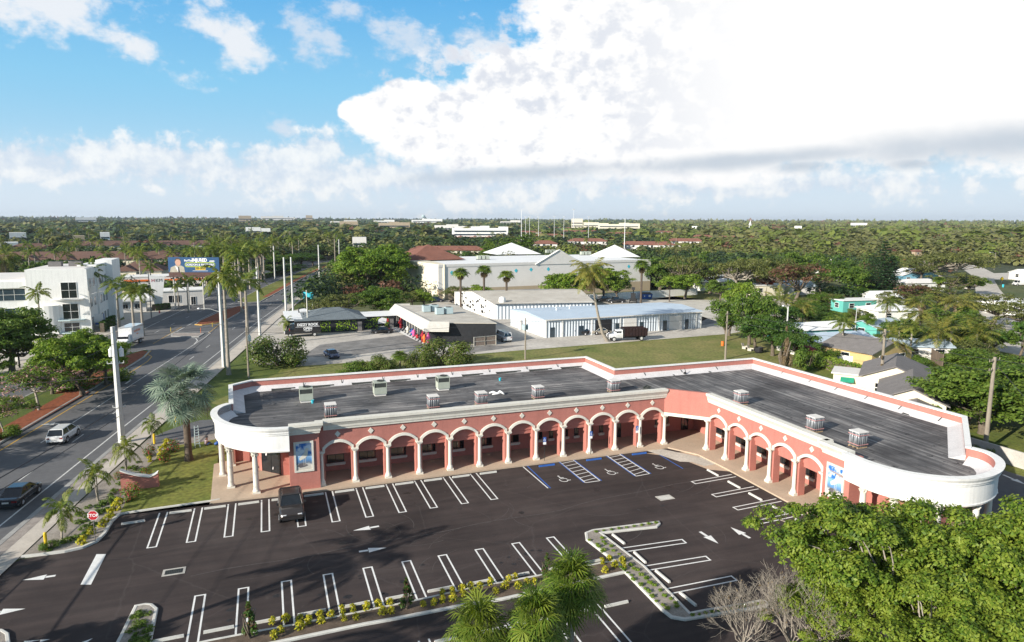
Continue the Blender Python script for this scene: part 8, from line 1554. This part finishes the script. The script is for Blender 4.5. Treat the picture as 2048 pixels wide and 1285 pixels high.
# broadleaf trees: (px of centre, py of top, height, kind, scale, label)
def tree(px, pt, pb, wpx, k, l_, grp=None, nm='tree', rot=None):
    if pb < 30: x, y = at(px, pt, pb); h = pb
    else:
        x, y = at(px, pb); lo, h = 0, 40.0
        for _ in range(30):
            m_ = (lo+h)/2; v = cam.matrix_world.inverted() @ Vector((x, y, m_))
            if 642.5-FPX*v.y/-v.z > pt: lo = m_
            else: h = m_
    D_ = math.hypot(x, y); s = wpx/2/1365*D_/R0[k]; return plant(K[k], nm, (x, y, 0), s, l_, 'tree', grp, sz=h/H0[k]/s, rot=rot)
TR = [(25, 585, 745, 150, 'bigdeep', 'big dark tree at the left edge in front of the office'), (-40, 620, 760, 150, 'bigdeep', 'dark tree cut by the left edge of the photo'), (165, 648, 792, 150, 'big', 'bright dense tree on the median in front of the box truck'), (105, 690, 790, 80, 'round2', 'bright tree left of the median tree'), (212, 668, 770, 80, 'round2', 'right half of the median tree clump'),
 (78, 716, 822, 125, 'myrtle', 'pink-flowering tree on a pale trunk in the median'), (8, 775, 870, 90, 'myrtle', 'pink-flowering tree at the left edge of the median'), (150, 735, 3.2, 100, 'bushg', 'leafy bush behind the pink-flowering tree'), (0, 850, 1.6, 60, 'bushg', 'clipped bush in the mulch at the left edge'), (240, 735, 2, 60, 'bushg', 'low bush at the foot of the median tree'),
 (750, 477, 592, 160, 'big', 'large bright green tree right of the far road'), (702, 502, 590, 80, 'round2', 'left shoulder of the large bright green tree'), (795, 500, 595, 60, 'round2', 'right shoulder of the large bright green tree'), (760, 560, 634, 112, 'bigdeep', 'dense dark round tree behind the black bar building'), (690, 578, 640, 90, 'olive1', 'loose olive tree left of the dark round tree'), (640, 592, 640, 60, 'olive1', 'thin olive tree behind the cyan sign'),
 (848, 570, 618, 66, 'round2', 'leafy tree at the foot of the white warehouse front'), (910, 566, 608, 66, 'olive1', 'loose tree under the first wall fan palm'), (965, 560, 606, 66, 'round2', 'leafy tree between the first two wall fan palms'), (825, 575, 620, 50, 'olive1', 'thin tree left of the white warehouse front'),
 (1115, 530, 605, 90, 'round2', 'spreading green tree left of the leaning palm crown'), (1207, 523, 602, 105, 'big', 'bright spreading tree right of the leaning palm crown'), (1160, 528, 604, 90, 'round2', 'green tree behind the leaning palm crown'), (1235, 548, 604, 60, 'round1', 'drooping branch end of the bright spreading tree'),
 (1030, 452, 545, 90, 'tall1', 'tall feathery olive tree above the warehouse'), (990, 464, 545, 60, 'tall1', 'left part of the tall feathery tree clump'),
 (1320, 500, 580, 95, 'round1', 'green tree at the right end of the warehouse'), (1365, 495, 590, 80, 'olive1', 'pale branchy tree behind the yard wall'), (1335, 540, 590, 70, 'round2', 'tree above the parked cars behind the yard wall'), (1370, 535, 598, 80, 'round2', 'bright yellow-green tree over the yard wall end'), (1420, 512, 588, 100, 'olive1', 'olive flat-topped tree over the white cottage'), (1480, 495, 592, 120, 'banyan', 'wide dark-and-olive tree behind the white cottage'), (1530, 508, 592, 90, 'olive1', 'yellowish tree right of the wide olive tree'), (1440, 550, 604, 60, 'round1', 'tree just left of the white cottage'), (1528, 552, 590, 40, 'flame', 'orange-red flowering tree behind the clump by the field'),
 (1458, 578, 672, 80, 'round1', 'tree at the left of the clump right of the field'), (1498, 562, 690, 90, 'round1', 'tall tree in the middle of the clump right of the field'), (1545, 612, 712, 110, 'round3', 'dense dark tree at the bottom of the clump by the field'), (1452, 612, 682, 62, 'round1', 'tree at the near left of the clump, touching the driveway'), (1510, 600, 700, 90, 'round3', 'mid tree in the clump behind the garden chairs'), (1590, 640, 728, 80, 'round3', 'dark tree beside the dry brown vine'), (1620, 692, 4, 60, 'bushg', 'bush below the dry vine'), (1475, 545, 630, 80, 'round2', 'bright tree behind the field clump'), (1560, 585, 670, 80, 'round3', 'dark tree behind the dense one of the field clump'),
 (1590, 512, 612, 112, 'rust', 'large round brownish-green tree in the suburb'), (1556, 498, 600, 90, 'olive1', 'olive tree behind the large round tree'), (1604, 488, 580, 84, 'round1', 'green tree beyond the large round tree'), (1680, 503, 566, 60, 'round3', 'round deep green tree left of the tall pines'), (1702, 518, 600, 84, 'round1', 'mid green tree left of the tall pines'), (1697, 562, 606, 90, 'round3', 'dark leafy tree behind the turquoise cottage'), (1797, 515, 548, 44, 'flame', 'orange-flowering tree behind the big pine'), (1640, 520, 590, 70, 'round1', 'green tree between the round tree and the deep green one'),
 (1885, 488, 566, 165, 'banyan', 'wide spreading tree with bare pale branches at the right'), (1840, 508, 570, 70, 'olive1', 'olive tree at the left of the wide spreading tree'), (1900, 535, 592, 80, 'olive1', 'yellow-brown tree below the wide spreading tree'), (1938, 545, 590, 56, 'round1', 'green tree beside the street bend'), (1830, 560, 622, 84, 'rust', 'brownish branchy tree in front of the pale roofs'), (1890, 562, 626, 90, 'olive1', 'olive tree above the palm thicket'), (1785, 575, 622, 50, 'olive1', 'thin olive tree right of the pines'), (1985, 575, 655, 120, 'olive1', 'umbrella-shaped pine-like tree with open crown'), (2045, 590, 672, 90, 'olive1', 'open-crowned tree cut by the right edge'), (1800, 625, 694, 70, 'round3', 'dark growth in the palm thicket, left'), (1850, 640, 704, 90, 'round3', 'dark growth in the palm thicket, middle'), (1930, 645, 708, 90, 'round1', 'green growth in the palm thicket, right'), (1990, 650, 712, 90, 'round1', 'green growth right of the palm thicket'), (1765, 662, 700, 60, 'round3', 'dark shrub tree behind the yellow house'), (1830, 717, 2.5, 80, 'bushg', 'green bush behind the grey gable ridge'), (1780, 700, 2.5, 50, 'bushg', 'green bush right of the yellow house'), (1900, 600, 680, 90, 'round1', 'green tree behind the large coconut palm'), (1960, 690, 760, 110, 'round1', 'leafy tree above the huge tree at the right'), (1970, 620, 690, 70, 'olive1', 'olive tree beside the umbrella-shaped one'),
 (1762, 478, 600, 60, 'nork', 'tall dark pine with layered branches, right one of two'), (1742, 503, 592, 50, 'nork', 'shorter dark pine left of the tall one'), (1778, 510, 598, 50, 'nork', 'dark pine tucked right of the tall one'),
 (553, 668, 5.6, 125, 'bushy', 'grey-green shrub tree behind the left end of the plaza'), (890, 676, 5, 130, 'bushy', 'round dark green shrub tree hiding the black shop wall'), (835, 700, 3.6, 60, 'bushy', 'shrub left of the round dark one'), (765, 708, 3.2, 80, 'bushy', 'shrub behind the middle of the long parapet'), (700, 722, 2.4, 70, 'bushg', 'low bush behind the long parapet, left'), (730, 716, 2.6, 60, 'bushg', 'low bush behind the long parapet, right of the left one')]
for px, pt, h, wp, k, l_ in TR:
    if l_: tree(px, pt, h, wp, k, l_, nm='pine_tree' if k == 'nork' else 'shrub' if k in ('bushg', 'bushy') else 'tree')
x, y = at(1573, 745); x, y = at(1573, 648, 9); plant(K['drybush'], 'dry_vine', (x, y, 0), 1.0, 'tall dry brown vine column covering the grey pole', 'vine')
x, y = 82.9, 72.7; plant(K['drybush'], 'dry_vine', (x, y, 0), .7, 'dry vine tangle at the foot of the pole by the cream house', 'vine')
# large trees at right
tree(1965, 705, 868, 215, 'bigdeep', 'huge leafy green tree behind the pole at the right edge', nm='large_tree'); tree(2060, 690, 850, 190, 'bigdeep', 'huge leafy green tree cut by the right edge', nm='large_tree', rot=2)
tree(1935, 735, 850, 120, 'bigdeep', 'lower left part of the huge green tree group against the grey roofs', nm='large_tree', rot=4)
plant(K['tall1'], 'young_tree', (71.6, 40, 0), .3, 'small staked young tree by the back drive', 'tree'); plant(K['bushg'], 'green_bush', (71.3, 49, 0), .7, 'dark bush by the cream garden wall, far one', 'shrub'); plant(K['bushg'], 'green_bush', (72.5, 35, 0), .8, 'dark bush by the cream garden wall, near one', 'shrub')
# foreground trees at the lower right (detailed foliage)
K['fore'] = Kind(tree_mesh(81, 9.5, 7.2, 2.4, 175, 360, .115, 'fore', lobes=11, clumpr=.135, name='foreground_tree', bark='palebark', nlimb=46, tr=.025, flat=.12))
K['fore2'] = Kind(tree_mesh(82, 9.0, 6.0, 2.2, 130, 360, .115, 'fore', lobes=9, clumpr=.15, name='foreground_tree_b', bark='palebark', nlimb=40, tr=.025))
def fore(px, py, z, k, s, l_, rot, zs=1): x, y = at(px, py, z); plant(K[k], 'foreground_tree', (x, y, 0), s, l_, 'tree', rot=rot, sz=zs)
fore(1800, 1012, 9.0, 'fore', 1.0, 'broad bright green tree in front of the right rounded canopy', .4, 1.05); fore(2035, 1000, 9.3, 'fore2', 1.05, 'bright green tree at the right edge below the drive', 2.0, 1.1); fore(1690, 1125, 6.6, 'fore2', .72, 'lower left bright tree overhanging the stalls', 3.3)
fore(1930, 1130, 8.6, 'fore', .85, 'bright green tree in the bottom right corner', 5.0); fore(1760, 1250, 7.0, 'fore2', .75, 'dark-hearted tree at the bottom edge beside the bare ones', 1.1)
for px, py, z, s, rt, l_ in ((1590, 1205, 3.6, 1.05, .3, 'grey leafless tree at the bottom, right one'), (1490, 1215, 3.0, .85, 2.2, 'grey leafless tree at the bottom, left one'), (1665, 1215, 4.2, 1.0, 4.0, 'small grey leafless tree at the very bottom')):
    x, y = at(px, py, z); plant(K['bare'], 'bare_tree', (x, y, 0), s, l_, 'tree', rot=rt)
# shade trees just outside the left of the frame, whose shadows fall on the lot and road
for x, y, k, s, l_ in ((-31, 33, 'big', .9, 'street tree outside the frame whose shade crosses the lot'), (-27, 24, 'round1', 1.0, 'second street tree outside the frame'), (-38, 47, 'bigdeep', .9, 'third street tree outside the frame'), (-39, 62, 'big', .85, 'median tree outside the frame, shading the near lanes'), (-41, 78, 'round1', 1.0, 'median tree outside the frame beside the white car'), ):
    plant(K[k], 'street_tree', (x, y, 0), s, l_, 'tree')
for x, y in ((-22, 27), (-24, 38)): plant(K['royal'], 'royal_palm', (x, y, 0), 1, 'royal palm outside the frame casting a long shadow on the lot' if y < 30 else 'second royal palm outside the frame casting a long shadow', 'palm')
# ------------------------------------------------------------------ mid-distance trees, each one a thing
occ = []
def free(x, y, r): return all((x-a)**2+(y-b)**2 > (r+c)**2 for a, b, c in occ)
for o in list(bpy.data.objects):
    if o.get('category') in ('building', 'house') and o.name != plaza.name:
        cs = [o.matrix_basis @ Vector(v) for ch in o.children if ch.type == 'MESH' for v in ch.bound_box]
        if cs and len([1 for _ in cs]) and math.hypot(*o.location[:2]) > 5:
            xs = [c_.x for c_ in cs]; ys = [c_.y for c_ in cs]; occ.append(((min(xs)+max(xs))/2, (min(ys)+max(ys))/2, min(16, max(max(xs)-min(xs), max(ys)-min(ys))*.42)))
def inroad(x, y): return (-30 if y > 235 else -48) < x-xr(y) < 6 and y < 440
def hides(x, y, h, r):
    v = CI @ Vector((x, y, h)); D_ = -v.z; px = 1024+FPX*v.x/D_; py = 642.5-FPX*v.y/D_; w_ = r*FPX/D_
    return any(D_ < D-4 and a-w_ < px < b+w_ and py < d and D_ > D*.35 for a, b, c, d, D in VIS)
rt = np.random.RandomState(77); cnt = 0; mids = []
def poly_in(x, y, P_):
    c_ = False; n = len(P_)
    for i in range(n):
        (x1, y1), (x2, y2) = P_[i], P_[(i+1) % n]
        if (y1 > y) != (y2 > y) and x < (x2-x1)*(y-y1)/(y2-y1)+x1: c_ = not c_
    return c_
block = [[at(505, 728), at(960, 712), at(1600, 660), at(1600, 585), at(1280, 585), (135, 218), (132, 265), (44, 262), (44, 205), at(600, 618)], [at(1800, 720), at(2100, 720), at(2100, 540), at(1900, 520), at(1880, 560)]]
for it in range(9000):
    D_ = 150+rt.rand()**.8*260; a = R(rt.uniform(-39, 39)); x = CA*math.sin(a)*D_+SA*math.cos(a)*D_; y = -SA*math.sin(a)*D_+CA*math.cos(a)*D_
    if inroad(x, y) or any(poly_in(x, y, b) for b in block): continue
    if D_ < 205 and a < 0: continue
    s = rt.uniform(.55, 1.0)
    if not free(x, y, 3.2*s) or any((x-p)**2+(y-q)**2 < 49 for p, q in mids): continue
    if hides(x, y, 9.5, 4): continue
    mids.append((x, y)); left = a < R(2)
    ks = ['farA', 'farB', 'farB', 'farD', 'farA', 'farR'] if left else ['farA', 'farC', 'farC', 'farB', 'farD', 'farA']
    k = ks[rt.randint(len(ks))]; 
    if D_ > 290 or len(mids) > 0:
        h = (rt.uniform(6, 10) if D_ < 260 else rt.uniform(7.5, 12)); plant(K[k], 'tree', (x, y, 0), s*1.05, {'farA': 'mid green', 'farB': 'dark green', 'farC': 'olive', 'farD': 'bright green', 'farR': 'reddish brown'}[k]+' broadleaf tree in the belt of trees '+('left of' if left else 'right of')+' the road and roofs', 'tree', {'farA': 'mid green', 'farB': 'dark green', 'farC': 'olive', 'farD': 'bright green', 'farR': 'reddish'}[k]+' belt trees '+('left' if left else 'right'), far=True, sz=h/10/s)
    if len(mids) >= 285: break
rg = random.Random(21); ng = 0
for it in range(900):
    px, py = rg.uniform(1590, 2040), rg.uniform(590, 735); x, y = at(px, py); h = rg.choice([1.6, 2.2, 3.5, 5.5]); r_ = h*.55+.6
    if any(poly_in(x, y, b) for b in block[1:]) or (x < 72 and y < 90) or not free(x, y, .2) or hides(x, y, h, r_*.8): continue
    k = 'bushg' if h < 3 else rg.choice(['round1', 'round3', 'olive1']); s_ = r_/R0[k]
    plant(K[k], 'garden_tree' if h > 3 else 'garden_shrub', (x, y, 0), s_, 'small green tree among the houses behind the right wing' if h > 3 else 'green shrub among the houses behind the right wing', 'tree' if h > 3 else 'shrub', 'small trees among the houses' if h > 3 else 'shrubs among the houses', sz=h/H0[k]/s_, far=True); ng += 1
    if ng > 110: break
# ------------------------------------------------------------------ woods reaching the horizon: one mass
def woods(name, label, Dmin, Dmax, seed, amin=-41, amax=41, cols=None, hs=(7, 12), keep=None):
    rs = np.random.RandomState(seed); xs = []; D_ = Dmin
    while D_ < Dmax:
        sp = max(7.5, D_/62); n = int(R(amax-amin)*D_/sp); a = R(amin)+R(amax-amin)*(np.arange(n)+rs.rand(n))/n; d = D_+rs.rand(n)*sp
        X = CA*np.sin(a)*d+SA*np.cos(a)*d; Y = -SA*np.sin(a)*d+CA*np.cos(a)*d; xs.append(np.stack([X, Y, np.full(n, sp), a, d], 1)); D_ += sp*.95
    P_ = np.vstack(xs); ok = np.ones(len(P_), bool)
    for i, (x, y, sp, a, d) in enumerate(P_):
        if inroad(x, y): ok[i] = False
        elif d < 620 and (not free(x, y, 2.5) or any(poly_in(x, y, b) for b in block)): ok[i] = False
        elif d < 410 and any((x-p)**2+(y-q)**2 < 25 for p, q in mids): ok[i] = False
        elif keep and not keep(a, d): ok[i] = False
    P_ = P_[ok]; n = len(P_); V = []; F_ = []; mi = []; base = 0
    mseed = rs.rand(n)
    big = np.array([math.sin(x*.011)+math.sin(y*.013+2)+math.sin((x+y)*.006) for x, y in P_[:, :2]])
    for i, (x, y, sp, a, d) in enumerate(P_):
        r = sp*.72*rs.uniform(.7, 1.3); h = rs.uniform(*hs)*(1+.12*big[i])*(.8 if d < 500 else 1)*(1.35 if mseed[i] > .93 else 1);
        if hides(x, y, h, r): continue
        m_ = 170 if d < 330 else 110 if d < 480 else 64 if d < 800 else 26; ls_ = .075 if d < 330 else .13 if d < 480 else .22 if d < 800 else .45
        dd = rs.normal(size=(m_, 3)); dd /= np.linalg.norm(dd, axis=1, keepdims=True); dd[:, 2] = np.abs(dd[:, 2])
        rad = rs.uniform(.7, 1.05, (m_, 1)); hh = min(h*.75, r*1.1)
        C_ = np.array([x, y, h-hh])+dd*rad*np.array([r, r, hh]); L_, _ = leaves(rs, C_, dd+np.array([0, 0, .5])+rs.normal(size=(m_, 3))*.35, np.full(m_, r*ls_*1.1+.05), .75)
        V.append(L_); mi.append(np.full(m_, cols(a, d, big[i], mseed[i])))
    V = np.vstack(V); return V, np.concatenate(mi)
def colr(a, d, b, s):
    deg = math.degrees(a)
    if s < .03: return 4
    if deg < 1: return 1 if s+b*.15 < .55 else 0 if s < .85 else 2
    if deg > 10 and d < 420: return 1 if s < .6 else 0
    if deg > 12 and d > 420: return 2 if s+b*.1 < .75 else 3
    return [0, 2, 1, 3][int(s*4) % 4]
V, mi = woods('woods', '', 190, 6500, 5, cols=colr)
me = npmesh('woods', V, np.arange(len(V)).reshape(-1, 4), [LF['w0'], LF['w1'], LF['w2'], LF['w3'], LF['rust']], mi); o = link('woods', me); tag(o, 'far woods of mixed green trees reaching the horizon', 'woods', None, 'stuff')
hb = MB(); hb.box(-4800, -400, -1.2, 6200, 6800, 80); hz_ = bpy.data.materials.new('haze'); hz_.use_nodes = True; ht = hz_.node_tree; ht.nodes.remove(ht.nodes['Principled BSDF']); pv = ht.nodes.new('ShaderNodeVolumePrincipled'); pv.inputs['Color'].default_value = (.80, .88, 1, 1); pv.inputs['Density'].default_value = .00007; pv.inputs['Anisotropy'].default_value = .3
ht.links.new(pv.outputs[0], ht.nodes['Material Output'].inputs['Volume']); tag(hb.build('haze', hz_), None, None, None, 'stuff')
structure('wood_floor', [(CA*math.sin(R(a))*D_+SA*math.cos(R(a))*D_, -SA*math.sin(R(a))*D_+CA*math.cos(R(a))*D_) for a, D_ in ((-44, 430), (-44, 9000), (44, 9000), (44, 430))], -.003, mat('forest_floor', (.03, .045, .015), .95, c2=(.06, .07, .03), scale=.05))
